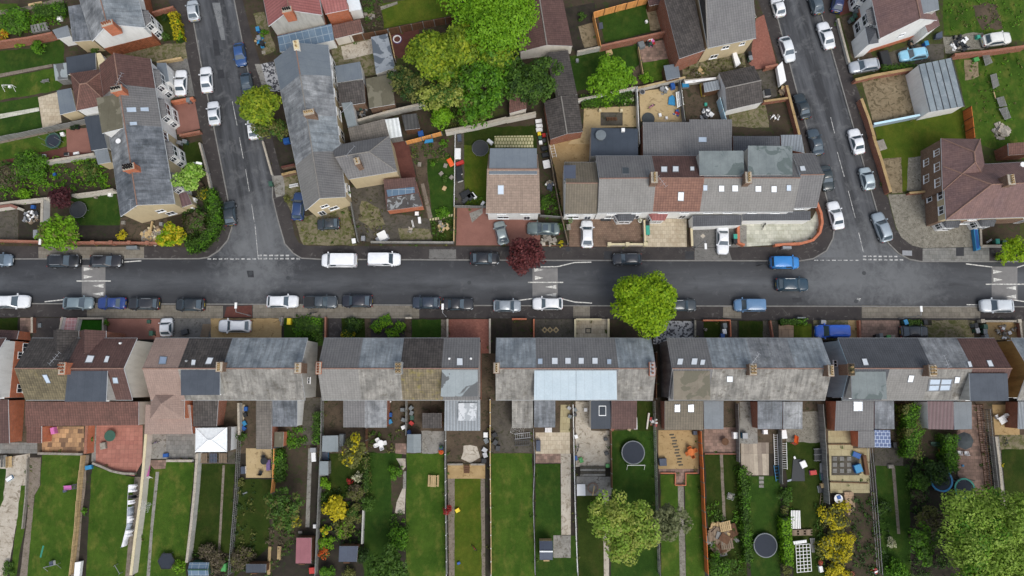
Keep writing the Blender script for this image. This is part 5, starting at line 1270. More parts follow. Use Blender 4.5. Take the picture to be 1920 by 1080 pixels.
h=House('dark tiled semi with hipped roof and long felt rear section',[(1457,71),(1415,-70),(1300,-40),(1325,95)][0:0]or[(1327,90),(1418,71),(1385,-75),(1300,-60)],5.2,8.2,'darktile','darktile','cream_wall','semi_detached_house',group=GM,rt=.62,ridge='ridgegrey',hipl=.1)
h.roof.data.materials[0]=M['greytile'];h.window('f',.45,3.1,1.1,.9).window('f',.3,.6,1.2,1.1).window('f',.8,3.2,.8,.8)
h.ext(T('A3',1255,440,1448,375,1360,-60,1130,-60),'darktile','brick',5.0,nm='rear_range',trim='fascia');h.ext(T('A3',1720,140,1832,130,1815,40,1705,70),'greytile','white',4.6,kind='hip',zr=5.7,ridge='ridgegrey',hip=.9,nm='porch')
GR='houses right of the right side street'
h=House('white gabled house with purple-brown roof and half-timbered bays',[(1652,74),(1618,-45),(1740,-60),(1758,42)][0:0]or[(1625,-48),(1650,72),(1757,38),(1735,-70)],5.2,8.1,'purple','purple','white','semi_detached_house',group=GR,orr=.12,low='orangebrick',zlow=1.3)
h.dormer(T('A4',1150,105,1285,70,1270,-40,1118,-10),7.4,'flatgrey',win_='g',nwin=1)
h.bay('f',.62,2.8,.8,2.7,'greytile','white',True).bay('f',.2,2.4,.8,2.7,'greytile','white',True).window('g',.5,3.2,.8,.7)
h.ext(T('A4',755,335,832,320,815,210,728,200),'charcoal','white',4.4,kind='hip',zr=5.2,hip=.8,nm='corner_bay',ridge=None);h.ext(T('A4',1200,245,1290,190,1270,120,1160,150),'purple','white',4.2,nm='rear_extension')
h=House('large corner house under purple-brown hipped roofs',[(1774,412),(2010,404),(1985,300),(1768,312)],5.2,8.6,'purple','purple','cream_wall','corner_house',group=GR,hipl=4.2,hipr=3.5,rt=.5,oh=.3,ol=.35,orr=.3,low='brownbrick',zlow=2.9)
h.ext(T('B4',1310,430,1650,380,1592,42,1298,38),'purple','brownbrick',5.15,kind='hip',zr=7.6,rdir=1,hip=2.8,ridge='ridge',nm='side_wing')
a_,b_=P(*T1('B4',1298,38),5.15),P(*T1('B4',1310,430),5.15);t_=(b_-a_).normalized();n_=Vector((t_.y,-t_.x,0));L_=(b_-a_).length
for f,z,w_ in((.22,3.4,.9),(.5,3.4,1.2),(.8,3.4,1.2),(.3,.9,1.0),(.62,.8,1.2)):win(h.root,U(a_+t_*(L_*f)-n_*.1,0),t_,n_,z,w_,1.2)
for x,z in((.2,3.3),(.5,3.3),(.8,3.3),(.45,.8)):h.window('l',x,z,1.2,1.1)
h.bay('f',.12,2.6,.8,2.7,'charcoal','white');h.bay('f',.42,2.6,.8,2.7,'charcoal','white').autow('f')
h.chim(1893,338,9.3,w=.9,d=1.4,pots=4,mat='brownbrick',pot='potbuff').dish(1917,309,8.2)
h.ext(T('B4',1805,165,2000,150,2000,60,1800,75),'redbrown','brick',zs=[2.8,2.8,3.2,3.2])
# street lamps
lamp('grey street lamp beside the white-blossom tree on the left side street',(394,326),(366,305),(1,-.2))
lamp('grey street lamp rising through the green tree by the brick front wall',(124,457),(96,449),(0,-1))
lamp('grey street lamp on the pavement above the white estate car drive',(470,592),(446,583),(0,1))
lamp('grey street lamp beside the red brick front garden',(837,594),(829,583),(0,1))
lamp('grey street lamp leaning over the hedge by the wheelie bins and dark car',(1686,598),(1725,589),(0,1))
lamp('grey street lamp at the corner drive with the white car',(1303,465),(1317,451),(0,-1))
# cars
WH,SI,BK,GR_,NV=(226,228,230),(150,158,164),(30,32,36),(62,68,74),(38,48,66)
def cars():
 for a in(('grey-blue hatchback cut off at the left end of the upper kerb',(-6,487),0,'hatch',(112,128,142),54),('black people carrier parked left of another black car by the hump',(118,489),0,'suv',BK,59),('black estate car parked just above the left speed hump',(197,489),0,'estate',(34,34,38),59),('white minibus van facing left, next to the shorter white van',(636,488),180,'van',(236,238,240),66),('short white panel van with its bonnet to the right',(720,486),0,'smallvan',(236,238,240),61),('black hatchback parked just left of the dark red tree',(909,484),0,'hatch',BK,55),('dark estate with roof rails parked alone on the upper kerb',(1176,485),180,'estate',(44,48,54),54),('bright blue small van parked at the upper kerb',(1472,492),0,'smallvan',(44,126,196),54),('dark teal car driving along the middle of the road',(1486,533),0,'suv',(30,58,74),60),('white estate car at the left end of the lower kerb',(20,565),0,'estate',WH,66),('pale blue-grey hatchback beside the left hump',(145,568),0,'hatch',(128,144,150),55),('blue saloon parked between the pale hatchback and a black estate',(208,568),180,'saloon',(36,62,124),52),('black estate parked behind the blue saloon',(268,569),180,'estate',(38,40,44),58),('black hatchback with glass rear parked alone below the road',(355,571),180,'hatch',(36,42,46),54),('white estate with silver rails on the lower kerb, next to a dark pickup',(529,565),0,'estate',WH,58),('dark grey pickup parked beside the white estate car',(600,566),0,'pickup',(70,78,84),62),('black hatchback right of the grey pickup',(669,564),180,'hatch',(30,32,42),57),('dark navy hatchback touching the black saloon behind it',(799,567),180,'hatch',(44,54,68),52),('black saloon parked near the lamp by the red brick garden',(859,570),0,'saloon',(36,38,42),57),('silver hatchback left of the central hump',(951,573),0,'hatch',SI,51),('white estate parked at the central hump',(1027,569),180,'estate',WH,56),('dark grey estate half under the bright green tree',(1279,572),0,'estate',(62,70,74),54),('light blue people carrier on the lower kerb',(1406,572),180,'smallvan',(92,128,164),57),('silver-white off-roader beside the right hump',(1870,573),180,'suv',(200,206,210),60),('white coupe nose-up on the grey drive by the red paving',(311,613),93,'hatch',WH,34),('white estate parked across the sandy drive',(439,611),180,'estate',WH,60),('royal blue van on the front drive beside the brick pier wall',(1561,621),180,'smallvan',(38,98,204),61),('dark car on the mossy front drive under the hedge',(1716,622),0,'hatch',(44,50,54),52),('silver car at the top of the left side street',(361,18),100,'hatch',(188,194,198),44),('white saloon on the front yard beside the brown tiled house',(338,154),92,'saloon',WH,53),('white saloon parked on the left side street beside the driveway car',(386,148),97,'saloon',WH,53),('white saloon behind the other white car, beside the red drive',(400,211),98,'saloon',(212,216,220),48),('blue hatchback on the right kerb of the left side street',(449,101),-80,'hatch',(40,76,128),47),('dark blue-grey hatchback behind the blue one',(462,156),-80,'hatch',(66,82,94),43),('white car mostly hidden below the golden conifer',(474,240),100,'hatch',WH,42),('black hatchback at the corner of the left side street',(430,399),98,'hatch',(44,52,58),48),('dark blue estate squeezed beside the buff corner house',(559,386),87,'estate',(38,62,104),55),('dark grey hatchback on the muddy corner yard',(615,419),183,'hatch',(46,52,58),43),('silver hatchback nosing up on the red paved drive',(940,436),104,'hatch',(148,160,160),46),('grey-green saloon with dark sunroof under the white house front',(1019,428),179,'saloon',(104,118,118),62),('white hatchback on the brown block drive',(1101,438),90,'hatch',WH,53),('white saloon backing over the pavement from the dark drive',(1356,450),-92,'saloon',WH,53),('white hatchback at the top of the right side street, left kerb',(1460,12),104,'hatch',WH,40),('white hatchback facing down the right side street',(1477,91),-76,'hatch',(216,220,222),52),('dark grey hatchback at the top edge beside the blue one on its drive',(1531,5),104,'hatch',(86,98,106),45),('dark blue car on the red front drive at the top',(1572,4),78,'hatch',(44,56,96),40),('white saloon facing up the right side street',(1550,65),104,'saloon',WH,57),('silver estate half on the pavement by the brick wall',(1622,122),189,'estate',(178,184,190),58),('pale sky-blue estate on the side drive beside the garage',(1714,101),189,'estate',(140,196,220),55),('white pickup parked in the grass past the rubble',(1870,73),8,'suv',(222,222,216),56),('black saloon beside the brick yard wall on the side street',(1505,198),105,'saloon',(40,50,54),52),('dark blue-grey saloon below the black one',(1530,265),102,'saloon',(60,74,84),53),('white saloon on the right kerb beside the lawn wall',(1607,264),102,'saloon',WH,51),('dark green-black car parked by the grey corner house',(1551,333),-82,'saloon',(44,54,56),49),('silver hatchback facing up beside the brick garden wall',(1627,334),100,'hatch',(176,190,194),45),('white saloon at the mouth of the right side street',(1568,403),101,'saloon',WH,55),('silver-grey estate beside the cobbled forecourt',(1655,425),107,'estate',(158,170,178),58)):
  car(*a,sunroof=a[0].startswith('grey-green'))
cars()
# trees
tree('bright yellow-green street tree overhanging the lower kerb',(1209,567),66,8,'lime',ls=.27,flat=.7,dens=1.2,lob=.36,lobed=False)
tree('dark red maple hanging over the upper kerb',(984,477),40,6,'maple',ls=.26,flat=.7,lob=.36,lobed=False)
tree('big bright green tree at the top edge behind the yards',(930,22),92,11,'bright',ls=.27,flat=.6,sx=1.0)
tree('yellow-green conifer on the left of the dense clump',(808,98),54,9,'conifer','gold',.25,ls=.34,cone=1)
tree('golden-tipped conifer under the big bright tree',(868,84),54,10,'conifer','gold',.2,ls=.34,cone=1)
tree('mixed green conifer at the right of the clump',(928,98),50,9,'conifer','green',.3,ls=.34,cone=1)
tree('small conifer in the middle of the clump',(838,130),40,7,'conifer','green',.4,ls=.32,cone=1)
tree('dark round evergreen beside the garage roof',(766,163),38,6,'dark','olive',.5,ls=.24)
tree('olive feathery tree low in the clump',(838,178),44,6,'paleolive','mid',.5,ls=.28)
tree('dense mid-green tree in the middle of the clump',(912,165),50,8,'green','mid',.4,ls=.28)
tree('broad green tree in front of the dense clump',(882,205),40,6,'green','olive',.3,ls=.28)
tree('dark green tree filling the clump at the back',(940,135),40,7,'mid','dark',.3,ls=.28)
tree('small bright green tree at the foot of the clump',(828,220),22,4.5,'bright',ls=.24)
tree('dark grey-green tree beside the tiled outbuildings',(994,156),54,8,'mid','dark',.35,ls=.26)
tree('bright green tree on the lawn under the orange fence',(1145,147),46,6.5,'bright',ls=.26)
bush('small green shrub right of the bright lawn tree',(1213,147),13,2,'bright')
tree('golden-green conifer beside the left side street',(486,198),46,7,'conifer','gold',.4,ls=.34,cone=1)
tree('round dark olive evergreen below the golden conifer',(507,240),30,4.5,'olive','mid',.5,ls=.22,lob=.3)
tree('round white-blossom tree in front of the cream bays',(358,333),29,5.5,'pale',ls=.22,lob=.3,gap=.1)
tree('feathery green tree behind the brick front wall',(111,436),41,6.5,'bright','olive',.35,ls=.26)
tree('round yellow-green tree at the corner garden',(325,440),27,5,'lime','yellow',.5,ls=.24)
tree('dark plum tree beside the round trampoline frame',(114,371),22,4.5,'plum',ls=.22)
bush('small yellow shrub on the dark soil bed',(229,441),11,1.5,'yellow')
bush('brown-green shrub in the corner garden',(368,417),24,2.0,'bare','mid',.5)
tree('big soft green tree at the lower right corner',(1846,1024),94,10,'palegreen','green',.22,ls=.24,flat=.6)
tree('spreading yellow-green tree in the lower gardens',(1165,994),57,9,'palegreen','paleolive',.5,ls=.24)
tree('small pale branch of the spreading tree reaching over the path',(1128,968),26,5,'palegreen','bright',.3,ls=.25)
tree('grey-olive feathery tree beside the spreading yellow-green one',(1242,976),38,6.5,'greyolive',ls=.26)
tree('round green tree with yellow side in the lower gardens',(530,952),34,5,'mid','olive',.3,ls=.24)
bush('yellow-green bush against the round green tree',(552,972),18,2.4,'yellow','olive',.5)
bush('bright yellow shrub in the planted garden',(632,952),24,2.2,'yellow',ls=.26)
tree('olive-yellow tree beside the grey shed',(660,846),24,4,'olive','yellow',.3,ls=.24)
tree('large dark green tree at the bottom edge',(729,1058),38,6,'mid',ls=.26)
bush('round green bush by the curved path',(743,886),15,2,'green')
bush('round green bush in the middle of the dark lawn',(749,1008),20,2.4,'green')
bush('green bush on the fence between two lawns',(690,945),15,2,'mid')
bush('lime bush in the planted garden, near the grey shed roof',(610,906),13,1.6,'bright')
bush('cream blossom bush near the small red-leaved shrub',(671,895),10,1.5,'cream');bush('small red-leaved shrub near the cream blossom',(656,902),7,1.2,'red')
bush('brown-leaved shrub right of the bright yellow one',(668,924),17,1.8,'bare','olive',.4)
bush('olive shrub below the brown-leaved one',(668,960),18,1.8,'olive','mid',.4);bush('olive-green shrub spreading over the dark bed',(647,990),20,1.6,'olive','bright',.3)
bush('yellow-green bush left of the spreading olive one',(611,994),11,1.4,'yellow','bright',.5);bush('flat lime shrub along the bed edge',(611,1014),15,1.0,'bright','olive',.4)
bush('orange and red flowering shrub left of the navy shed',(607,1038),11,1.2,'orange','olive',.4);bush('green shrub at the bottom edge left of the navy shed',(616,1072),16,1.8,'green')
bush('dark bush right of the navy shed',(680,1040),15,2,'dark');bush('small olive bush at the bottom edge',(656,1072),12,1.4,'olive')
bush('small red maple on the white fence line',(839,955),10,2.2,'red');bush('green bush beside the dark hexagonal trampoline',(335,1063),13,1.6,'bright','olive',.3)
tree('dense dark bush tree at the left of the corner tree',(1733,1016),35,5,'mid','green',.4,ls=.24)
bush('brown-green spiky bush above the dense dark one',(1738,972),26,2.4,'olive','bare',.4);bush('bright bush at the bottom edge by the wire fence',(1684,1068),22,2,'green')
bush('green bush beside the blue trampoline',(1727,905),18,2.2,'mid','green',.4);bush('dark bush above the blue trampoline',(1757,884),25,2.2,'dark','mid',.3);bush('brown shrub under the blue trampoline',(1722,930),15,1.6,'bare','mid',.4)
bush('white-tipped plant on the narrow lawn',(1672,1017),9,1.2,'cream')
bush('large golden shrub under the cream patio',(1567,966),25,1.8,'yellow','olive',.5,sx=1.2);bush('second golden shrub, lower and larger',(1570,1030),28,1.8,'yellow','olive',.45,sx=1.2)
bush('third golden shrub at the bottom edge',(1570,1078),24,1.6,'yellow','olive',.4);bush('dark bush between the golden shrubs',(1567,996),18,1.2,'olive')
bush('green bush at the woodpile',(1352,1060),24,2,'green','mid',.4)
tree('lime street tree at the right edge of the main road',(1899,472),26,5,'lime',ls=.24,lob=.3)
bush('lime shrub below the edge tree',(1878,484),13,1.6,'lime')
for a in(('leafy shrub in the top left garden',(30,42),30,1.8,'green','mid'),('yellow shrub at the left edge by the brick wall',(6,68),14,1.4,'yellow','orange'),('round shrub on the upper left lawn',(73,88),15,2,'green',None),('small yellow-green bush beside the brick wall',(38,85),9,1.2,'bright',None),('tall shrub under the white gabled house',(175,92),12,1.6,'mid',None),('broad bush in the overgrown garden',(60,312),34,2.4,'green','mid'),('dark bush at the left edge of the overgrown garden',(16,330),28,2.2,'mid','bare'),('lime bush in front of the pale wall',(44,367),15,1.6,'bright',None),('bushy weed clump near the slate house',(170,320),22,1.0,'mid','olive'),('round dark shrub in the white house front garden',(311,66),10,1.2,'mid',None),('small dark shrub beside the bay window',(308,34),9,1,'dark',None),('green shrub against the buff corner house',(653,362),9,1.8,'mid',None),('green shrub at the muddy yard fence',(537,372),8,1.0,'olive',None),('small green plant on the narrow lawn',(811,308),6,.8,'green',None),('low spreading shrub on the narrow lawn',(833,334),8,.7,'mid',None),('grassy clump at the bottom of the narrow lawn',(828,398),14,.7,'green',None),('green climber over the orange planks',(833,270),10,1.6,'green',None),('rough green shrub in the side passage',(1024,378),14,1.4,'mid','green'),('small shrub in the passage by the grey saloon',(1052,424),9,1.2,'mid',None),('yellow shrub beside the rocks',(1051,457),6,.6,'yellow',None),('round shrub in the dark plot above the orange fence',(1090,31),10,1,'mid',None),('yellow-green bush on the patio edge',(1140,195),9,.9,'bright',None),('white-flowered bush by the white fence',(1177,187),12,1.2,'mid','cream'),('leafy shrub under the white wall',(1110,190),14,1.2,'mid','green'),('small green bush beside the pink tiles',(201,605),6,1.2,'green',None),('dark shrub in the front garden by the brown path',(662,609),18,1.0,'dark','mid'),('yellow-green low shrub under the grey roof',(655,627),14,.8,'yellow','mid'),('low shrub at the wooden fence by the round tree',(525,868),14,1.4,'mid',None),('shrubs by the tan patio table',(524,846),10,1.2,'mid',None),('green shrub beside the cream path',(454,818),10,1.4,'mid',None),('small yellow shrub at the lattice fence',(451,904),9,.9,'olive',None),('bare brown bush over the lattice fence',(398,1045),26,1.4,'bare',None),('second bare bush right of the lattice fence',(455,1045),22,1.2,'bare','olive'),('pruned green bush on the hedge fence',(1392,890),9,1.6,'mid',None),('round bush where the hedge fence meets the lawn',(1472,930),12,1.6,'mid',None),('small grey bush below the round one',(1470,957),8,1.4,'olive',None),('olive bush at the foot of the bright trimmed hedge',(1473,1070),13,1.6,'olive',None),('dark shrubs by the brown soil plot',(1655,948),14,1.2,'dark','mid'),('small bush at the concrete wall',(1875,871),6,.8,'yellow',None),('low shrub under the bushy wall at the bottom left',(16,1066),13,.8,'mid',None),('small shrub beside the pale patio wall',(158,958),7,.7,'green',None),('small bush at the orange wall',(168,825),8,1.2,'mid',None),('dark small shrub under the tile roof extension',(252,1042),6,.7,'mid',None),('weedy shrub on the rubble garden',(690,12),14,1.2,'mid','bare'),('green shrub by the front bins at the top',(494,62),10,1.4,'green',None)):
 bush(a[0],a[1],a[2],a[3],a[4],a[5],mixp=.4)
hedge('bright yellow trimmed hedge along the front garden',T('A1',1290,90,1315,180,1335,290),17,1.4,'yellow','lime',.3)
hedge('dark green corner hedge round the street corner garden',T('B1',1560,420,1610,560,1615,680,1560,770,1480,840,1400,860),20,1.5,'mid','green',.3,tight=False)
hedge('olive hedge below the blossom tree',T('B1',1500,420,1540,480),16,1.2,'olive','yellow',.3,tight=False)
hedge('tall clipped bright hedge beside the scrap trellis',T('D4',108,740,120,880,128,1020),15,1.9,'bright',None)
hedge('broad leafy hedge between the yard and shaded lawn',T('D4',845,60,868,200,868,380),26,2.4,'green','olive',.3,tight=False)
hedge('narrow green hedge left of the canopy',T('D4',1090,240,1095,350,1105,460),20,2.2,'green','mid',.3,tight=False)
hedge('low clipped hedge along the pavement by the blue van',T('C4',95,414,295,412),9,1.0,'mid','green',.3)
hedge('low hedge between wheelie bins and the dark car',T('C4',1050,418,1165,420),9,.9,'mid','olive',.3)
hedge('bright green triangular hedge at the brown path',T('C2',880,480,930,420,1010,392),20,.7,'bright','green',.3);hedge('second bright hedge across the diagonal path',T('C2',980,515,1060,480,1095,420),18,.7,'green','bright',.3)
hedge('thick front garden hedge under the yellow box',T('C2',290,440,480,440),30,.5,'mid','green',.3,tight=False,ls=.2)
hedge('straggly hedge between the trampoline lawn and the woodpile',T('D3',1375,440,1395,650,1410,1000),11,1.5,'mid','green',.3,tight=False)
hedge('climber hedge along the alley fence behind the slate end house',T('D2',362,110,358,290),10,1.6,'mid','green',.3,tight=False)
hedge('hedge beside the silver estate above the brick wall',T('A4',860,510,1100,490),8,1.0,'mid','green',.3,tight=False)
hedge('mixed planting along the white wall under the bright tree',T('A3',520,760,700,740,900,720),22,1.0,'mid','green',.35,tight=False)
hedge('leafy hedge behind the wooden fence of the dark plot',T('D2',130,330,135,520),18,1.2,'mid','green',.3,tight=False)
hedge('green strip hedge behind the planted garden fence',T('D2',655,370,655,580),9,1.3,'mid','olive',.3,tight=False)
hedge('hedge at the top left behind the fallen planks',T('A1',250,90,480,60),26,1.1,'mid','green',.3,tight=False)
undergrowth('undergrowth',T('B1',0,250,300,180,820,200,840,400,400,450,0,500),300,'green','bright',.4)
undergrowth('undergrowth',T('B1',1380,450,1560,560,1600,700,1400,860,1380,640),90,'mid','dark',.5)
undergrowth('undergrowth',T('A2',1250,780,1500,640,1850,800,1700,960,1400,1000),220,'mid','olive',.6)
undergrowth('undergrowth',T('D4',860,640,1060,700,1100,1080,830,1080),120,'mid','dark',.5)
undergrowth('undergrowth',T('D2',380,560,640,540,630,900,370,860),110,'dark','mid',.3)
undergrowth('undergrowth',T('D4',480,620,640,580,680,1080,520,1080),90,'dark','mid',.2,mixp=.3)
undergrowth('undergrowth',T('B2',1590,480,1740,480,1740,540,1590,540),10,'mid','green',.15)
undergrowth('undergrowth',T('A1',0,100,230,60,500,50,480,180,200,250,0,230),120,'green','bright',.3)
undergrowth('undergrowth',T('A2',800,0,930,0,950,200,820,220),40,'bare','mid',.25)
undergrowth('undergrowth',T('B3',220,360,350,430,390,640,220,640),45,'mid','green',.2)
undergrowth('undergrowth',T('D2',60,700,230,800,230,900,100,1080,60,1080),45,'mid','bare',.15)
undergrowth('undergrowth',T('D1',1140,940,1400,940,1400,1080,1130,1080),60,'bare','mid',.25)
undergrowth('undergrowth',T('D1',1385,500,1525,520,1525,1080,1385,1080),45,'dark','olive',.12,mixp=.3)
undergrowth('undergrowth',T('D3',1330,420,1420,420,1430,1080,1300,1080),70,'mid','green',.2)
undergrowth('undergrowth',T('D3',1150,640,1240,640,1300,1080,1170,1080),60,'mid','green',.2)
undergrowth('undergrowth',T('D4',640,640,720,640,760,1080,690,1080),45,'mid','dark',.2)
undergrowth('undergrowth',T('D4',820,380,960,380,960,700,820,700),90,'dark','mid',.5)
undergrowth('undergrowth',T('D4',280,600,340,640,340,1080,290,1080),40,'mid','olive',.2)
undergrowth('undergrowth',T('D2',800,700,900,700,900,930,790,930),50,'mid','green',.3)
undergrowth('undergrowth',T('D4',60,540,140,560,150,740,80,740),45,'mid','green',.3)
undergrowth('undergrowth',T('D2',180,190,300,200,300,310,170,300),45,'green','mid',.15)
undergrowth('undergrowth',T('D2',660,200,880,200,880,340,660,340),25,'mid','olive',.1)
undergrowth('undergrowth',T('A3',1280,480,1720,400,1740,530,1290,590),50,'bare','olive',.12)
undergrowth('undergrowth',T('A4',1320,0,1900,0,1900,200,1340,220),70,'green','olive',.06,lump=.25)
undergrowth('undergrowth',T('A4',1440,460,1900,420,1900,1000,1580,900),70,'green','olive',.06,lump=.22)
undergrowth('undergrowth',T('B2',280,640,740,560,760,830,360,830),30,'olive','mid',.05,lump=.2)
undergrowth('undergrowth',T('C2',270,395,490,395,490,560,270,530),40,'mid','green',.1)
undergrowth('undergrowth',T('B2',740,500,950,500,960,800,790,800),35,'bare','olive',.06,lump=.22)
undergrowth('undergrowth',T('B2',1140,80,1440,70,1440,200,1190,240),40,'mid','olive',.2)
undergrowth('undergrowth',T('B2',1310,660,1480,640,1485,800,1330,800),30,'mid','bare',.12)
undergrowth('undergrowth',T('D4',930,420,1080,420,1060,500,940,500),25,'dark','mid',.7)
# gardens of the lower side: surfaces
def pt(name,k,c,mat,layer=1,j=.0,rot=0.0):return patch(name,T(k,*c),mat,layer,j,rot)
def pr(name,k,x0,y0,x1,y1,mat,layer=1,j=0.0,rot=0.0):return patch(name,rectpx(k,x0,y0,x1,y1),mat,layer,j,rot)
pr('front_garden','C1',-300,380,7300,560,'darksoil',0);pr('lawn','C1',-200,385,132,490,'lawn4',1,.08);pr('path','C1',150,385,238,500,'mixpave');pr('driveway','C1',244,385,452,545,'tarmac');pr('path','C1',452,385,596,492,'pinkgrid',2)
pr('lawn','C1',602,402,766,492,'turf',2);pr('patio','C1',806,390,1200,545,'redtile');pr('driveway','C1',1202,388,1582,545,'greydrive');pr('driveway','C1',1582,388,2110,545,'sand',1,.05)
pr('lawn','C2',210,380,500,590,'lawn3',1,.1);pr('path','C2',545,375,640,545,'tarmac');pr('lawn','C2',640,380,815,545,'lawn4',1,.1);pr('path','C2',815,375,860,545,'brownyard');pr('path','C2',860,375,1115,545,'tarmac',1);pr('path','C2',1115,390,1165,545,'brownyard')
pr('lawn','C2',1170,396,1388,530,'lawn3',2,.06);pr('path','C2',1388,396,1435,545,'stonepath');pr('patio','C2',1438,394,1755,545,'redpave');pr('path','C2',1685,540,1755,1000,'redpave',2);pt('path','C2',(1690,650,1800,650,1790,1000,1690,1000),'brownyard',3)
pr('front_garden','C3',0,395,160,545,'soil');pr('front_garden','C3',172,395,460,545,'darkyard')
for x in(245,285,330):pt('paving_motif','C3',(x-24,475,x,450,x+24,475,x,500),'sand2',2);pt('paving_motif','C3',(x-10,475,x,464,x+10,475,x,486),'darkyard',3)
pr('patio','C3',470,392,728,545,'cream');pr('paving_motif','C3',550,460,595,500,'darkyard',2);pr('paving_motif','C3',558,467,587,493,'cream',3);pr('front_garden','C3',735,400,1050,545,'soil')
pt('driveway','C3',(1062,545,1150,580,1130,560,1372,545,1372,408,1062,400)[0:0]or(1060,580,1140,580,1165,548,1372,548,1372,408,1062,405),'leopard',2);pr('path','C3',1376,405,1436,548,'tarmac');pr('lawn','C3',1440,412,1562,548,'lawn4',2,.06);pr('path','C3',1564,405,1690,548,'darkyard');pr('lawn','C3',1700,408,1882,548,'lawn4',2,.06)
pr('path','C4',-40,405,75,548,'darkyard');pr('patio','C4',80,435,192,548,'crazy',2);pr('lawn','C4',192,430,330,548,'lawn2',2,.06);pr('driveway','C4',340,402,600,550,'mudyard');pr('path','C4',600,402,682,550,'sand');pr('driveway','C4',700,402,985,552,'mixpave');pr('driveway','C4',985,440,1230,552,'mudyard',1);pr('driveway','C4',1230,402,1545,552,'mudyard',2,.1);pr('driveway','C4',1640,412,1880,552,'sand',1,.05);pr('path','C4',1880,405,2100,552,'darkyard')
patch('yard',[(-60,745),(1990,745),(1990,850),(-60,850)],'brownyard',0)
pt('path','D1',(60,370,180,350,165,480,100,760,40,1090,-120,1090,-120,420),'conc',1,.05);pt('patio','D1',(-100,350,222,350,222,285,-100,285),'slab2',2);pt('lawn','D1',(-100,440,35,440,20,620,-100,900),'lawn3',2,.08);pt('lawn','D1',(125,540,168,540,150,760,95,1080,60,1080,100,760),'lawn',2,.08)
pt('path','D1',(168,375,245,375,238,540,205,600,160,1090,118,1090,165,700),'stonepath',3,.03);pt('lawn','D1',(250,358,482,358,462,540,442,830,415,1090,158,1090,205,600,240,540),'lawn',2,.08);pr('patio','D1',250,190,500,352,'checker',2)
pt('path','D1',(486,360,532,360,512,540,490,700,462,1090,420,1090,450,700),'stonepath',3);pt('path','D1',(548,180,578,180,572,400,545,400),'greyconc',2);pt('flower_bed','D1',(515,430,545,430,512,1090,480,1090),'darksoil',3,.04)
pt('patio','D1',(575,182,850,182,848,400,800,485,700,462,620,436,570,408),'pinkpave',2);pt('lawn','D1',(548,425,640,455,800,490,790,700,750,1090,495,1090,515,720),'lawn',2,.08);pt('path','D1',(802,490,845,490,830,640,790,1090,745,1090,775,760),'stonepath',3)
pr('patio','D1',882,232,1165,382,'greyconc',1);pr('patio','D1',990,235,1155,380,'slab2',2);pt('lawn','D1',(866,390,1158,405,1130,720,1108,1090,800,1090,836,700),'lawn',2,.08);pt('path','D1',(928,460,948,460,912,800,892,1090,872,1090,900,740),'greyconc',3);pt('patio','D1',(870,390,992,390,985,440,920,445),'mixpave',3)
pt('lawn','D1',(1182,412,1400,415,1370,945,1140,945,1165,700),'lawn4',2,.08);pt('path','D1',(1326,420,1340,420,1312,940,1298,940),'stonepath',3);pr('yard','D1',1180,340,1400,412,'darkyard',2);pt('path','D1',(1420,60,1460,60,1450,240,1418,240),'cream',2)
pt('patio','D2',(-60,320,98,320,92,495,-60,495),'sand2',2);pt('lawn','D2',(-110,505,90,505,80,900,-130,1090),'lawn4',1,.1);pt('flower_bed','D2',(165,300,310,300,296,800,240,850,70,1090,60,1090,100,590),'soil',2,.1)
pt('path','D2',(312,320,335,320,318,790,294,790),'greyconc',3);pt('yard','D2',(270,20,385,20,380,300,280,300),'darkyard',2);pt('yard','D2',(390,30,520,30,520,240,390,240),'brownyard',3);pt('lawn','D2',(440,350,640,350,620,600,380,640,440,480),'lawn4',2,.15)
pt('lawn','D2',(655,345,870,345,830,560,800,780,830,900,900,1090,640,1090,640,700),'lawn3',2,.12);pt('flower_bed','D2',(805,430,890,430,885,640,830,720,806,640),'soil',3,.08);pt('path','D2',(835,380,890,380,892,430,876,450),'conc',4);pt('path','D2',(872,560,892,555,885,710,828,705,838,640),'conc',4);pt('path','D2',(876,460,894,455,893,560,876,562),'greyconc',4);pt('patio','D2',(830,290,895,290,895,356,830,350),'mixpave',3)
pt('lawn','D2',(898,350,1122,350,1132,1090,900,1090,890,760,896,560),'lawn',2,.08);pr('yard','D2',985,215,1122,350,'greyconc',1,.08);pr('yard','D2',660,195,890,345,'soil',2)
pr('patio','D2',1138,215,1362,412,'brownyard',2);pt('patio','D2',(1238,300,1320,306,1332,370,1280,408,1225,385),'conc',3,.12);pt('path','D2',(1142,415,1362,415,1366,1090,1150,1090),'stonepath',1);pt('lawn','D2',(1184,500,1338,500,1345,1090,1182,1090),'lawn2',2,.05);pr('terrace','D2',1142,415,1365,500,'sand',2);pr('flower_bed','D2',1368,420,1392,1090,'darksoil',2)
pt('lawn','D2',(1400,350,1645,350,1660,1090,1402,1090),'lawn',2,.06);pr('yard','D2',1398,35,1645,345,'darkyard',1)
pr('patio','D3',140,225,345,352,'cream',2);pr('patio','D3',140,352,345,408,'mixpave',2);pt('path','D3',(290,60,345,60,345,225,285,225),'cream2',2);pt('path','D3',(290,352,350,352,350,835,294,835),'conc',3);pt('lawn','D3',(140,412,288,412,292,838,140,838),'lawn3',2,.04);pt('lawn','D3',(140,838,382,838,396,1090,142,1090),'lawn3',1,.04);pr('terrace','D3',246,838,350,972,'greyconc',4)
pt('yard','D3',(378,40,470,40,470,215,590,215,592,430,380,430),'conc',2,.04);pr('terrace','D3',385,488,592,602,'greyconc',3,.06);pt('lawn','D3',(386,602,548,602,548,1090,398,1090),'lawn4',2,.05);pt('path','D3',(542,590,578,590,578,1090,548,1090),'conc',3)
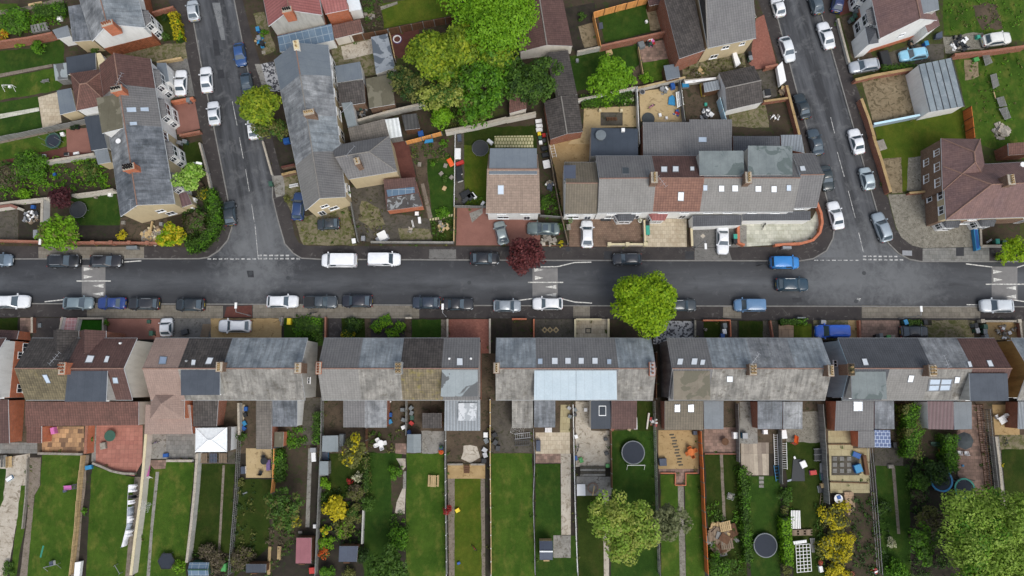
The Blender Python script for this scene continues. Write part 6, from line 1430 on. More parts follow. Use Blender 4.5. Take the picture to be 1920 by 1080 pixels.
pt('lawn','D3',(596,212,860,212,880,1090,590,1090),'lawn3',2,.05);pt('path','D3',(745,40,850,40,850,215,745,215),'lawn4',3,.1);pr('patio','D3',872,212,1112,442,'sand',2)
for i in range(11):x,y=950+5*i+(i%3)*4,235+18*i;pt('stepping_stone','D3',(x-14,y,x+14,y-3,x+16,y+7,x-12,y+9),'darkyard',3)
pt('lawn','D3',(885,475,990,475,1000,1090,890,1090),'lawn',2,.05);pt('lawn','D3',(1030,475,1130,475,1150,1090,1036,1090),'lawn',2,.05);pt('path','D3',(988,545,1022,545,1036,1090,1000,1090),'gravel',3);pr('terrace','D3',875,440,1115,470,'mixpave',2);pr('terrace','D3',972,470,1038,540,'mixpave',3)
pr('patio','D3',1145,195,1345,350,'mixpave',2);pt('lawn','D3',(1148,358,1350,358,1385,740,1400,1090,1178,1090),'lawn4',2,.08);pt('path','D3',(1238,355,1256,355,1274,745,1256,750),'stonepath',3,.03)
pr('patio','D3',1365,285,1530,480,'stripe',2);pt('lawn','D3',(1372,485,1600,485,1600,1090,1425,1090,1400,700),'lawn3',2,.06);pr('yard','D3',1360,40,1460,290,'greyconc',2,.1)
pt('yard','D4',(105,100,322,100,322,300,108,300),'gravel',2,.1);pt('lawn','D4',(100,285,320,285,330,640,340,1090,150,1090,120,620),'lawn4',2,.1);pt('patio','D4',(358,215,505,215,505,320,360,320),'cream2',2);pt('patio','D4',(362,320,604,320,606,586,372,586),'cream2',1)
pr('patio','D4',378,364,546,480,'darkyard',3)
for i in range(3):
 for j in range(3):x,y=386+i*43,370+j*36;pr('paving_slab','D4',x,y,x+24,y+24,'slab2',4)
pt('flower_bed','D4',(400,588,640,588,680,1090,460,1090),'soil',2,.1);pt('path','D4',(450,580,510,580,520,680,480,720),'crazy',3,.05);pr('yard','D4',636,318,805,425,'darkyard',2);pt('lawn','D4',(640,425,845,425,850,1090,690,1090),'lawn3',2,.08);pt('path','D4',(736,425,756,425,788,830,770,830),'stonepath',3)
pt('patio','D4',(1128,220,1215,60,1275,60,1345,640,1240,650,1130,480),'mixpave',2);pt('flower_bed','D4',(950,500,1130,500,1130,700,950,710),'darksoil',2,.1);pt('patio','D4',(1335,60,1490,60,1500,240,1352,240),'sand',2);pt('path','D4',(1352,250,1376,250,1422,705,1392,705),'greyconc',3);pt('yard','D4',(1378,240,1620,240,1620,330,1385,330),'mudyard',2,.05);pt('lawn','D4',(1388,325,1700,325,1700,820,1440,820),'lawn4',2,.05);pr('yard','D4',905,45,1120,500,'soil',1)
# gardens of the upper side: surfaces
pt('lawn','A1',(-200,20,130,30,120,80,-200,130),'lawn',2,.1);pt('path','A1',(-200,100,140,60,470,-20,470,20,140,90,-200,150),'stonepath',3);pt('lawn','A1',(-200,400,240,360,480,290,480,480,400,480,-200,590),'lawn3',2,.1);pt('path','A1',(-200,590,390,480,395,500,-200,620),'stonepath',3);pt('lawn','A1',(-200,620,400,510,470,640,430,680,-200,780),'lawn',2,.1)
pt('patio','A1',(285,730,430,690,462,920,320,965),'cream',3);pt('path','A1',(-200,890,290,805,296,832,-200,930),'whitepave',4);pt('lawn','A1',(-200,800,285,722,296,805,-200,890),'lawn3',2,.05);pt('lawn','A1',(-200,930,298,832,316,960,-200,1060),'lawn3',2,.05)
pt('path','A1',(-200,1075,320,965,640,900,645,935,320,1010,-200,1120),'stonepath',3);pt('lawn','B1',(-200,90,330,0,500,-30,500,100,0,210,-200,250),'lawn',2,.1);pt('patio','B1',(495,-30,650,-40,685,145,505,140),'redtile',3);pt('path','B1',(-200,250,505,100,700,140,330,215,-200,300),'maroonpave',2,.05)
pt('lawn','B1',(530,490,860,425,905,640,900,690,600,690,540,620),'lawn3',2,.1);pt('yard','B1',(-200,570,135,570,135,800,-200,800),'darkyard',2);pr('yard','B1',140,500,300,800,'darksoil',2);pt('flower_bed','B1',(580,690,900,690,890,800,580,800),'darksoil',3);pt('yard','B1',(900,640,1250,590,1250,800,900,800),'brownyard',1,.1)
pt('lawn','A1',(1160,90,1290,80,1340,300,1230,310),'lawn4',2,.1);pt('yard','A1',(780,420,1250,330,1390,310,1405,450,1180,460,760,500),'mudyard',2,.1);pt('yard','A1',(1190,460,1405,440,1460,720,1280,740),'greydrive',3);pt('driveway','A1',(1290,780,1460,755,1500,965,1330,1010),'redtile',3);pt('lawn','B1',(1370,90,1495,60,1560,300,1400,300),'lawn4',2,.1);pt('yard','B1',(1340,440,1500,430,1540,600,1380,620),'darksoil',2)
patch('lawn',T('B1',1360,560,1600,430,1635,690,1560,820,1380,860),'lawn4',1,.1)
pt('yard','A2',(-20,100,60,90,150,380,60,420),'mudyard',2,.1);pt('driveway','A2',(38,480,130,460,190,690,90,680),'leopard',3);pt('yard','A2',(-10,480,38,480,90,680,50,660),'greyconc',2)
pt('lawn','A2',(935,30,1470,-60,1500,110,960,210),'lawn2',2,.1);pt('path','A2',(930,50,1060,10,1062,30,940,75),'gravel',3);pt('yard','A2',(560,330,870,260,900,560,600,600),'mudyard',1);pt('yard','A2',(640,350,870,290,880,400,660,450),'conc',2,.08);pt('deck','A2',(1000,245,1220,200,1230,420,1040,440),'maroonpave',3)
patch('lawn',T('A2',1060,440,1240,400,1900,850,1420,990,1240,780,1040,560),'scrub',1,.2)
pt('yard','A2',(720,780,860,760,1240,780,760,910),'darksoil',2);pt('yard','A2',(1090,1000,1400,940,1420,1080,1100,1080),'soil',1);pt('patio','B2',(1000,60,1140,60,1200,330,1060,340),'maroonpave',2);pt('flower_bed','B2',(1140,70,1430,60,1430,190,1190,230),'brownyard',2,.1);pt('lawn','B2',(1280,190,1485,170,1480,640,1320,640),'lawn3',3,.1);pt('flower_bed','B2',(1185,220,1290,210,1320,640,1290,640),'brownyard',2,.08)
pt('path','B2',(1235,380,1260,375,1325,630,1295,640),'stonepath',4);pt('yard','B2',(660,420,940,340,1000,600,1300,640,1320,810,770,810,715,620),'darkyard',1,.1);pt('yard','B2',(790,500,930,560,960,680,860,720,770,640),'mudyard',2,.2);pt('yard','B2',(1060,710,1300,720,1330,790,1080,800),'mudyard',2,.1);pt('lawn','B2',(1310,670,1480,640,1485,810,1330,805),'lawn4',2,.2)
for i in range(9):x=1302+20*i;pt('stepping_stone','B2',(x,660-i*4.2,x+15,657-i*4.2,x+15,638-i*4.2,x,641-i*4.2),'yellowpave',4)
pt('driveway','B2',(290,640,380,620,690,550,740,760,760,840,350,840),'mudyard',2,.08);pt('yard','B2',(200,300,300,280,340,440,290,640,230,520),'mudyard',2,.1);pt('yard','B2',(120,30,250,20,300,290,190,310),'darksoil',2)
pt('lawn','B2',(1560,90,1750,80,1740,540,1565,540),'lawn2',2,.08);pt('yard','B2',(1495,-20,1560,-20,1562,535,1495,535),'darkyard',3);pt('patio','B2',(1788,20,2080,15,2080,105,1790,105),'yellowpave',4);pt('lawn','B2',(1560,-40,2110,-60,2110,110,1560,110),'lawn4',1,.1);pt('driveway','B2',(1510,560,1720,550,2050,640,2060,840,1500,840),'redtile',1);pt('path','B2',(1600,600,1700,560,1700,600,1620,670),'greyconc',2)
pt('driveway','B3',(-10,640,220,660,390,650,415,845,-10,845),'redtile',1);pt('yard','B3',(200,640,385,620,412,840,220,840),'soil',2,.08);pt('driveway','B3',(430,640,990,640,1000,850,430,850),'brownblock',2);pt('driveway','B3',(1000,640,1312,640,1312,852,1005,852),'cream',2);pt('path','B3',(1310,640,1350,640,1350,852,1310,852),'brownyard',2);pt('driveway','B3',(1350,690,1690,690,1695,855,1352,855),'greydrive',2);pt('paving_motif','B3',(1412,770,1432,752,1452,770,1432,788),'conc',3)
pt('patio','B4',(-230,655,330,640,372,560,400,660,385,745,300,815,60,835,-170,850),'whitepave',2);pt('yard','B3',(1690,690,1760,690,1760,850,1690,850),'greyconc',2)
pt('patio','B3',(265,60,590,40,575,210,490,220,390,240,380,600,330,300),'sand',2);pt('patio','A3',(545,830,660,800,670,945,830,950,940,945,940,800,660,790,840,780,940,960,590,1060,420,1080,530,960)[0:0]or(540,810,945,795,950,950,600,960,590,1080,420,1080,535,960),'sand2',2)
pt('yard','A3',(390,60,620,20,660,340,480,385,440,360),'darksoil',1);pt('yard','A3',(500,200,610,170,650,340,540,360),'dirtyard',2,.1);pt('lawn','A3',(640,110,1030,20,1040,240,700,320),'lawn3',2,.05);pt('yard','A3',(1005,70,1140,30,1170,215,1040,230),'dirtyard',3,.08);pt('lawn','A3',(430,420,690,370,940,340,975,620,480,680),'lawn3',2,.08);pt('patio','A3',(945,340,1215,280,1240,430,980,470),'mixpave',2);pt('lawn','A3',(980,470,1240,430,1260,580,990,620),'lawn',3,.05);pt('path','A3',(905,520,965,480,990,630,910,640),'brownyard',3,.05)
pt('yard','A3',(955,690,1270,640,1300,920,965,910),'sand2',2,.05);pt('yard','A3',(1280,640,1560,600,1620,900,1310,900),'brownyard',2,.1);pt('yard','A3',(1620,840,1900,780,1930,960,1640,950),'mudyard',2,.1);pt('yard','A3',(1270,480,1740,390,1760,540,1280,600),'mudyard',2,.1);pt('driveway','A3',(1780,480,1830,140,1890,110,1990,500,1830,520),'redpave',2);pt('yard','A3',(1820,540,1960,500,1990,720,1890,760),'darkyard',2)
patch('terrace',T('A3',664,842,830,842,830,942,664,942),'darkyard',4)
pt('yard','A4',(540,130,690,90,760,380,800,450,640,480,600,330),'brownyard',2,.1);pt('driveway','A4',(480,20,640,-20,650,80,540,120),'maroonpave',2);pt('driveway','A4',(640,480,1100,330,1320,330,1320,440,1110,480,660,560),'darkyard',3);pt('yard','A4',(700,590,1080,530,1140,880,790,930),'dirtyard',3,.06);pt('lawn','A4',(1310,-60,2200,-60,2200,330,1320,260),'lawn',1,.1);pt('yard','A4',(1540,40,1720,20,1760,220,1600,230),'brownyard',2,.3);pt('yard','A4',(1320,280,1620,240,1640,360,1340,400),'gravel',3,.2);pt('lawn','A4',(1400,440,2200,350,2200,1300,1580,1080,1480,790),'lawn',1,.1);pt('yard','A4',(1470,450,1580,450,1590,570,1480,600),'dirtyard',2,.2)
pt('lawn','A4',(800,950,1280,850,1480,800,1560,1080,1290,1100,1290,1180,1050,1210,870,1260),'lawn2',2,.06);pt('patio','B4',(860,190,1000,180,1010,445,930,450),'dirtyard',3);pt('yard','B4',(1050,180,1200,165,1205,430,1030,430),'gravel',3,.1);pt('lawn','B4',(1000,180,1050,180,1040,440,1010,440),'lawn2',3,.08)
pt('forecourt','B4',(900,460,1200,450,1205,640,1280,685,1540,680,1590,850,1160,860,1080,840,1000,780,960,700),'gravel',2);pt('yard','B4',(1590,670,1890,660,1890,845,1600,845),'soil',3)
# fences and walls, lower gardens
F_=fence
F_('low stone-edged wall of the far left garden',T('D1',160,380,150,600,130,800),'wall',.5,'stone',t=.15)
F_('cream concrete fence along the stone path, right of the first lawn',T('D1',482,365,462,540,440,830,412,1075),'panel',1.1,'pw',post='pw')
F_('orange brick wall beside the checker patio',T('D1',518,180,508,352),'wall',1.7,'orangebrick',t=.3,cap='brick')
F_('low stone wall across the bottom of the checker patio',T('D1',225,350,495,355),'wall',.5,'brownbrick',cap='stone')
F_('curved stone wall below the pink patio',T('D1',548,408,600,428,660,455,730,470,800,472),'wall',.6,'stone',t=.28)
F_('long cream wall between two lawns and the pink patio',T('D1',870,235,856,420,835,640,805,860,780,1075),'wall',1.5,'cr',t=.3,cap='creamcap')
F_('low white wall between grey patio and lawn',T('D1',990,394,1145,394),'wall',.6,'white',cap='cap')
F_('grey concrete wall with stubs, right of the hexagonal trampoline lawn',T('D1',1175,350,1160,560,1140,760,1112,1000),'wall',1.3,'gr',t=.28,cap='cap')
F_('thin lattice fence with grey rails behind the white canopy',T('D1',1412,250,1400,560,1380,800,1358,1075),'lattice',1.4,'gw')
F_('pale wall between cream path and the yard',T('D1',1420,50,1424,240),'wall',1.2,'gr',cap='cap')
F_('wooden fence left of the dark soil plot',T('D2',105,320,98,500,88,590),'panel',1.5,'newwood')
F_('grey weathered fence behind the small sheds',T('D2',388,20,384,300,372,560,362,800,350,1075),'panel',1.5,'gw')
F_('thin wooden fence left of the white chairs',T('D2',656,200,652,345),'panel',1.4,'bw');F_('grey low wall at the foot of the planted garden',T('D2',638,690,630,890),'wall',.9,'gr',t=.2)
F_('dark fence with pipe between two rear yards',T('D2',893,30,892,240),'panel',1.4,'gw');F_('white-topped fence left of the long narrow lawn',T('D2',1128,30,1126,440,1130,760,1134,1075),'panel',1.4,'gw',post='wm')
F_('thin pale fence between the long lawn and the wide lawn',T('D2',1394,30,1394,420,1398,760,1400,1075),'panel',1.3,'pw',post='wm');F_('low brick step wall of the sandy patio',T('D2',1140,416,1232,416),'wall',.4,'stone');F_('second low wall right of the sandy patio steps',T('D2',1278,416,1362,416),'wall',.4,'stone')
F_('ivy-covered wire fence left of the solar shed lawn',T('D3',128,205,136,420,126,640,135,880,138,1075),'wire',1.2,'metal',post='gw');F_('white wire fence left of the concrete yard',T('D3',366,60,372,350,378,640,386,880,394,1075),'wire',1.3,'wm',post='wm');F_('thin brown fence beside the big round trampoline',T('D3',590,210,598,560),'panel',1.4,'bw')
F_('silvery lattice fence left of the tan patio',T('D3',852,40,860,330,868,600,884,1075),'lattice',1.5,'gw',post='gw');F_('orange brick edging wall left of the garden steps',T('D3',885,468,974,468,974,540),'wall',.35,'orangebrick',t=.16);F_('orange brick edging wall right of the garden steps',T('D3',974,540,1036,540,1036,468,1105,468),'wall',.35,'orangebrick',t=.16)
F_('long orange board fence with grey posts',T('D3',1126,215,1140,440,1150,700,1160,880,1170,1075),'panel',1.7,'orangewood',post='gw');F_('weathered fence right of the brown patio',T('D3',1350,55,1356,400),'panel',1.4,'gw');F_('broken pale fence by the woodpile hedge',T('D3',1368,480,1385,700,1396,860),'panel',1.0,'pw')
F_('small brick edge between brown patio and lawn',T('D3',1150,353,1345,353),'wall',.3,'brick',t=.15);F_('narrow pale fence by the ladders',T('D4',82,215,88,530),'panel',1.3,'gw')
F_('tall grey board fence left of the cream patio',T('D4',330,60,340,215,352,430,366,650),'panel',1.8,'gw',t=.08);F_('wire mesh fence with leaning posts beside the shaded lawn',T('D4',622,318,640,500,660,760,684,1075),'wire',1.6,'metal',post='gw');F_('low timber edge of the cream patio',T('D4',362,296,555,296),'wall',.25,'bw',t=.12);F_('lower timber edge of the cream patio steps',T('D4',374,520,600,528),'wall',.25,'bw',t=.12)
F_('open lattice stair rail fence beside the reddish paving',T('D4',1282,60,1300,250,1325,450,1345,640),'lattice',1.5,'bw',post='bw');F_('second lattice fence against the concrete wall',T('D4',1325,90,1345,300,1370,520,1385,690),'lattice',1.6,'gw',post='gw');F_('concrete wall left of the far right lawn',T('D4',1358,250,1380,420,1405,700),'wall',1.3,'gr',t=.25,cap='cap')
F_('grey fence at the alley left of the dark ribbed end house',T('C3',1085,640,1085,990),'panel',1.4,'bw')
for lab,k,c,m,cp in(('white edge of the pink tiled path, left side','C1',(470,378,445,488),'white','cap'),('white edge of the pink tiled path, right side','C1',(592,380,568,488),'white','cap'),('stone rim around the artificial turf','C1',(600,388,772,388,772,492),'stone','cap'),('low front wall by the brown steps','C1',(240,380,240,495),'brick','cap'),('broken stone wall at the sandy drive','C2',(196,378,186,440),'stone',None),('low brick wall beside the thick front hedge','C2',(520,376,518,540),'brick',None),('low wall with rubble coping at the brown path','C2',(1120,384,1168,384),'stone','cap'),('brick wall left of the red brick front garden','C2',(1436,392,1436,530),'brick','cap'),('brick wall right of the red brick front garden','C2',(1754,390,1754,650),'brick','cap'),('red brick line wall between two dark front gardens','C3',(164,392,164,530),'orangebrick',None),('red brick wall along the pavement by the dark soil','C3',(0,392,110,392),'orangebrick',None),('cream wall left of the square motif garden','C3',(474,394,474,530),'cr','creamcap'),('cream wall along the pavement at the square motif garden','C3',(480,396,672,396),'cr','creamcap'),('cream wall right of the square motif garden','C3',(724,392,724,530),'cr','creamcap'),('dark iron rail wall beside the cobble pattern drive','C3',(1374,402,1374,525),'pebble','gravel'),('orange brick front wall above the bins lawn','C3',(1434,402,1638,402,1642,525),'orangebrick',None),('orange brick pier wall beside the royal blue van','C4',(686,402,692,535),'orangebrick','brick'),('white balustrade wall along the rubble yard','C4',(1605,408,1880,408),'white','cap'),('brick line wall left of the crazy paving','C4',(20,405,40,530),'brick',None),('dark brick wall at the right end of the front yards','C4',(1890,410,1905,540),'brick','cap')):
 F_(lab,T(k,*c),'wall',.75,m,t=.2,cap=cp,name='front_wall',piers=1 if 'balustrade' in lab else 0)
F_('red-brown brick wall across the upper left gardens',T('A1',-100,325,200,285,392,246),'wall',1.8,'brick',cap='brick');F_('weathered pale fence along the flagstone path',T('A1',-100,1045,320,960,640,895),'panel',1.4,'gw');F_('dark red front wall at the top of the left side street',T('A1',1140,95,1300,50),'wall',1.0,'brick',cap='brick');F_('orange brick wall above the red drive',T('A1',1285,765,1450,735),'wall',.9,'orangebrick',t=.3,cap='orangebrick');F_('brick wall below the red drive',T('A1',1345,1015,1500,985),'wall',.9,'brick',cap='brick')
F_('pale beam wall beside the mossy side yard',T('A1',1175,465,1360,432),'wall',.7,'pw',t=.3);F_('grey coping wall along the left side street',T('B1',1495,70,1545,260,1600,520),'wall',.8,'gr',cap='cap',t=.2);F_('grey coped wall above the overgrown garden',T('B1',330,215,520,185,705,155),'wall',1.2,'gr',cap='cap',t=.3);F_('pale wall under the overgrown garden, next to the plum tree',T('B1',-60,535,120,512,380,485),'wall',1.3,'cr',cap='cap',t=.25);F_('pale wall between overgrown garden and round trampoline',T('B1',540,466,700,446,850,422),'wall',1.3,'cr',cap='cap',t=.3)
F_('white upright wall right of the junk yard',T('B1',318,495,312,690),'wall',1.5,'white',cap='cap',t=.3);F_('pink-topped wall at the left edge yard',T('B1',-60,560,80,540,130,560),'wall',1.4,'cr',cap='redtile',t=.35);F_('long brick front wall with piers under the green tree',T('B1',-100,802,300,812),'wall',1.0,'brick',cap='brick');F_('long brick front wall with square piers below the dark bed',T('B1',560,818,1245,822),'wall',1.0,'brick',cap='brick',piers=6,pier_mat='brick')
F_('long brown board fence above the maroon deck',T('A2',500,318,700,270,985,222),'panel',1.8,'bw');F_('brown board fence under the dry lawn',T('A2',990,218,1250,165,1500,120),'panel',1.8,'bw');F_('grey fence right of the peeling flat roof',T('A2',1000,240,1040,440),'panel',1.3,'pw');F_('mossy stone wall along the dark alley',T('A2',760,905,1000,835,1260,775),'wall',1.5,'gr',cap='cap',t=.3)
F_('pale stone wall below the tree clump',T('A2',1420,985,1660,940,1880,885),'wall',1.5,'cr',cap='cap',t=.35);F_('pale stone wall continuing to the tiled outbuilding',T('A3',-40,890,180,845),'wall',1.5,'cr',cap='cap',t=.3);F_('leaning orange plank fence beside the blue tarp',T('B2',1120,60,1240,30,1390,-10),'panel',1.4,'newwood');F_('thin white fence between the narrow lawn and junk strip',T('B2',1492,0,1488,280,1484,545),'wire',1.2,'wm',post='wm')
F_('thin pale fence between plant plot and red drive',T('B2',1486,550,1482,812),'panel',1.0,'pw');F_('grey fence across the junk strip by the detached house',T('B2',1490,542,1720,545),'panel',1.2,'gw');F_('thin grey fence beside the muddy corner yard',T('B2',705,510,730,640,762,805),'panel',1.0,'gw');F_('dark low wall along the pavement of the concrete yard',T('B2',860,815,1480,818),'wall',.8,'pebble',cap='greyconc',t=.22);F_('brown wall in front of the slate houses',T('B2',190,255,290,235),'wall',1.0,'brownbrick',t=.25,cap='maroonpave');F_('buff wall in front of the grey tiled end house',T('B2',192,310,300,285),'wall',1.0,'brownbrick',t=.3,cap='sand');F_('grey kerb wall at the golden conifer',T('B2',50,60,120,310),'wall',.5,'gr',t=.2,cap='cap')
F_('wooden fence between junk passage and brown block drive',T('B3',262,0,310,300,355,540,420,825),'panel',1.5,'wood');F_('grey fence closing the passage at the detached house',T('B3',210,612,380,625),'panel',1.2,'gw');F_('cream front wall with piers along the brown block drive',T('B3',730,832,1000,832),'wall',.9,'cr',cap='creamcap',piers=3);F_('pale wall right of the brown block drive',T('B3',992,650,1000,830),'wall',.9,'cr',cap='creamcap',t=.18);F_('tan wall between pale drive and tarmac drive',T('B3',1345,700,1352,845),'wall',.9,'brownbrick',cap='creamcap',t=.25);F_('red brick stub wall beside the dark drive bins',T('B3',1698,690,1700,820,1745,838),'wall',.9,'orangebrick',t=.3,cap='orangebrick')
F_('curved orange-red brick wall round the stone paved corner',T('B4',368,520,400,600,408,670,390,745,340,800,250,825,130,832,52,838),'wall',.9,'orangebrick',t=.28,cap='orangebrick')
F_('orange board fence along the top of the new lawn',T('A3',612,92,780,45,1030,-20),'panel',1.8,'newwood',post='bw');F_('orange board fence down the left of the new lawn',T('A3',612,92,640,220,668,345),'panel',1.8,'newwood',post='pw');F_('red brick wall under the new lawn',T('A3',668,345,940,285,1195,228),'wall',1.6,'brick',cap='brick');F_('pale grey wall left of the brick wall',T('A3',490,388,662,352),'wall',1.2,'gr',cap='cap');F_('thin fence between tree lawn and small lawn',T('A3',948,350,985,560),'panel',1.0,'pw')
F_('white wall under the bright lawn tree',T('A3',495,748,610,725,930,655),'wall',1.3,'white',cap='cap');F_('white painted fence left of the sandy yard',T('A3',938,650,945,800,958,1075),'panel',1.5,'wp',post='wm');F_('stone wall above the sandy yard',T('A3',945,660,1150,612,1300,580),'wall',1.2,'gr',cap='sand2');F_('grey board fence between sandy and brown yard',T('A3',1262,600,1280,760,1300,905),'panel',1.5,'gw');F_('pale blue painted fence beside the dark garage',T('A3',1560,730,1585,820,1612,905),'panel',1.7,'bluetrim',post='wm');F_('grey wall with pipes behind the brown yard',T('A3',1290,605,1540,585),'wall',1.4,'gr',cap='cap')
F_('brick wall along the upper street beside the parked black saloon',T('A4',140,640,180,800,235,1010),'wall',1.2,'brick',cap='sand',t=.3);F_('orange wall across the olive yard',T('A4',-30,760,150,735),'wall',1.1,'brick',cap='sand');F_('brick wall right of the red driveway',T('A4',-20,505,75,485),'wall',1.2,'brick',cap='brick');F_('low pale kerb wall along the white gabled house yard',T('A4',525,140,560,280,610,470),'wall',.6,'gr',cap='cap');F_('brick wall above the muddy concrete yard',T('A4',655,600,800,565,1085,515),'wall',1.2,'brick',cap='sand',t=.35);F_('pale blue rendered wall under the muddy yard',T('A4',795,930,1000,890,1140,862),'wall',1.4,'bluerender',cap='bluetrim');F_('brick wall down the pavement of the muddy yard',T('A4',700,740,760,900,800,1040),'wall',1.3,'brick',cap='sand',t=.35)
F_('long coped brick wall along the pavement beside the dry lawn',T('B4',790,20,850,200,920,440),'wall',1.4,'brick',cap='sand',t=.35);F_('orange wooden fence right of the dry lawn',T('A4',1525,795,1552,1035),'panel',1.9,'orangewood',post='bw');F_('brick wall behind the white pickup',T('A4',1400,410,1650,385,1940,345),'wall',1.5,'brick',cap='brick',t=.3);F_('brick wall between gravel plot and cobbled forecourt',T('B4',1060,448,1200,435),'wall',.9,'brick',cap='sand');F_('grey wall along the pavement of the dark front garden',T('B4',1600,845,1830,842),'wall',.8,'gr',cap='cap');F_('short wall left of the dark front garden',T('B4',1592,680,1600,845),'wall',.8,'brownbrick',cap='cap')
# sheds and outbuildings
X=T1
shed('grey roofed shed beside the olive-yellow tree',T('D2',393,340,490,340,488,243,396,245),2.1,'shedgrey','gw')
shed('smaller grey roofed shed below the blue crate',T('D2',376,480,430,480,430,397,378,397),1.8,'shedgrey','gw')
shed('dusty pink roofed shed at the lower gardens',T('D2',236,1005,328,1005,330,853,240,853),2.1,'shedpink','bw')
shed('navy roofed shed among the bushes',T('D2',492,996,600,996,608,903,496,903),2.1,'sb','bw')
shed('pale grey pitched shed between two yards',T('D2',898,345,982,345,982,235,900,236),2.0,'shedgrey','gw','gable',2.3,rdir=1,ridge=None)
shed('navy pitched shed with white ridge on a concrete base',T('D3',165,984,242,984,242,872,163,872),2.1,'sb','pw','gable',2.6,ridge='upvc')
shed('black roofed shed at the bottom edge by the planks',T('D2',-60,1060,58,1060,60,1010,-60,1010),2.0,'flatblack','bw')
shed('white hipped canopy roof over the rear patio',T('D1',1163,342,1352,340,1352,196,1165,198),2.5,'white_roof','upvc','hip',2.95,name='patio_canopy',cat='canopy',ridge='upvc',hip=1.9,door=False)
shed('narrow ladder-sided lean-to beside the white canopy',T('D1',1354,335,1374,335,1378,190,1356,190),2.2,'darktile','upvc',name='side_lean_to',cat='lean-to',door=False)
shed('greenish greenhouse roof at the bottom edge',T('D1',1122,1078,1242,1078,1245,1000,1128,1000),1.9,'glassroof','np','gable',2.2,name='greenhouse',cat='greenhouse',ridge='np')
shed('small brick shed by the tan patio wall',T('D2',108,312,160,312,165,222,110,222),2.0,'flatolive','orangebrick')
shed('dark tile roofed garage with two slopes behind the corner yard',T('A3',1612,828,1882,765,1815,492,1552,545),2.5,'darktile','white','gable',3.6,name='garage',cat='garage',ridge='ridgegrey')
shed('wide garage with standing-seam grey roof and white front',T('A4',1212,840,1475,795,1380,432,1125,485),3.0,'standing','white',zs=[3.5,2.9,2.9,3.5],name='garage',cat='garage',door=False)
g_=bpy.data.objects['garage.001' if 'garage.001' in bpy.data.objects else 'garage'];q_=[P(u,v,z)for(u,v),z in zip(T('A4',1212,840,1475,795,1380,432,1125,485),(3.5,2.9,2.9,3.5))];b=MB()
for i in range(6):f=(i+.1)/5.2;b.tube(q_[0].lerp(q_[1],f)+Vector((0,0,.03)),q_[3].lerp(q_[2],f)+Vector((0,0,.03)),.06,n=4)
b.build('roof_seam',M['dm'],g_)
shed('grey-blue roofed shed in the corner of the small lawn',T('A3',1160,602,1262,578,1245,475,1138,492),2.1,'skylab','bw')
shed('long brown tiled outbuilding under the big green tree',T('A3',62,390,455,345,375,-40,20,10),2.6,'browntile','cr','gable',3.8,name='outbuilding',cat='outbuilding',rdir=1,door=False)
shed('dark tiled outbuilding strip with a white window',T('A3',352,725,490,708,420,374,275,392),2.7,'darktile','cr',zs=[3.3,2.6,2.6,3.3],name='outbuilding',cat='outbuilding',door=False)
shed('dark pantiled outbuilding beside the tan patio',T('A3',288,1045,532,988,490,712,240,762),2.8,'darktile','brick','gable',3.5,name='outbuilding',cat='outbuilding',rdir=1)
shed('brown tiled low building below the grey-green tree',T('A3',-20,850,110,815,100,690,-20,700),2.6,'redbrown','cr',zs=[2.4,2.4,3.2,3.2],name='outbuilding',cat='outbuilding',door=False)
shed('peeling flat roofed garage beside the maroon deck',T('A2',900,555,1042,505,985,252,862,278),2.5,'peeling','gr',name='garage',cat='garage')
shed('dark brown roofed outhouse under the gabled red house',T('A2',590,292,802,240,780,142,572,190),2.4,'redbrown','cr',zs=[2.2,2.2,2.9,2.9],name='outhouse',cat='outbuilding')
shed('white corrugated roof shelter behind the slate houses',T('A2',995,1038,1095,1022,1068,882,965,896),2.3,'corrugwhite','gw',name='shelter',cat='shelter',door=False)
shed('dark corrugated roof shed beside the white shelter',T('A2',1118,975,1230,962,1205,850,1092,862),2.2,'corrugdark','bw')
o_=shed('brick outbuilding with maroon tiles, glass strip and patched roof',T('B2',980,580,1252,545,1190,330,955,345),2.6,'browntile','orangebrick',name='outbuilding',cat='outbuilding',zs=[2.4,2.4,3.1,3.1])
for nm,c,m,z in(('glazed_strip',(988,475,1192,445,1186,402,978,424),'glassroof',2.95),('roof_felt',(984,575,1250,540,1215,450,985,485),'ruinfelt',2.72)):
 b=MB();slab(b,W(T('B2',*c),z),.08,0,0);b.build(nm,M[m],o_)
shed('white tarp covered shed on the upper left lawn',T('A1',415,602,508,592,496,470,400,482),1.9,'flatdamp','gw')
shed('grey corrugated lean-to shed in the brown yard',T('A3',1445,692,1562,668,1548,600,1435,622),2.1,'corrug','bw',door=False)
shed('small brown shed at the edge of the orange-fenced lawn',T('A3',1030,45,1125,25,1110,-20,1020,0),2.0,'browntile','bw')
shed('dark tiled roof lean-to beside the peeling garage',T('A1',740,505,800,470,752,395,722,400),2.5,'creamcap','white',name='side_lean_to',cat='lean-to',door=False)
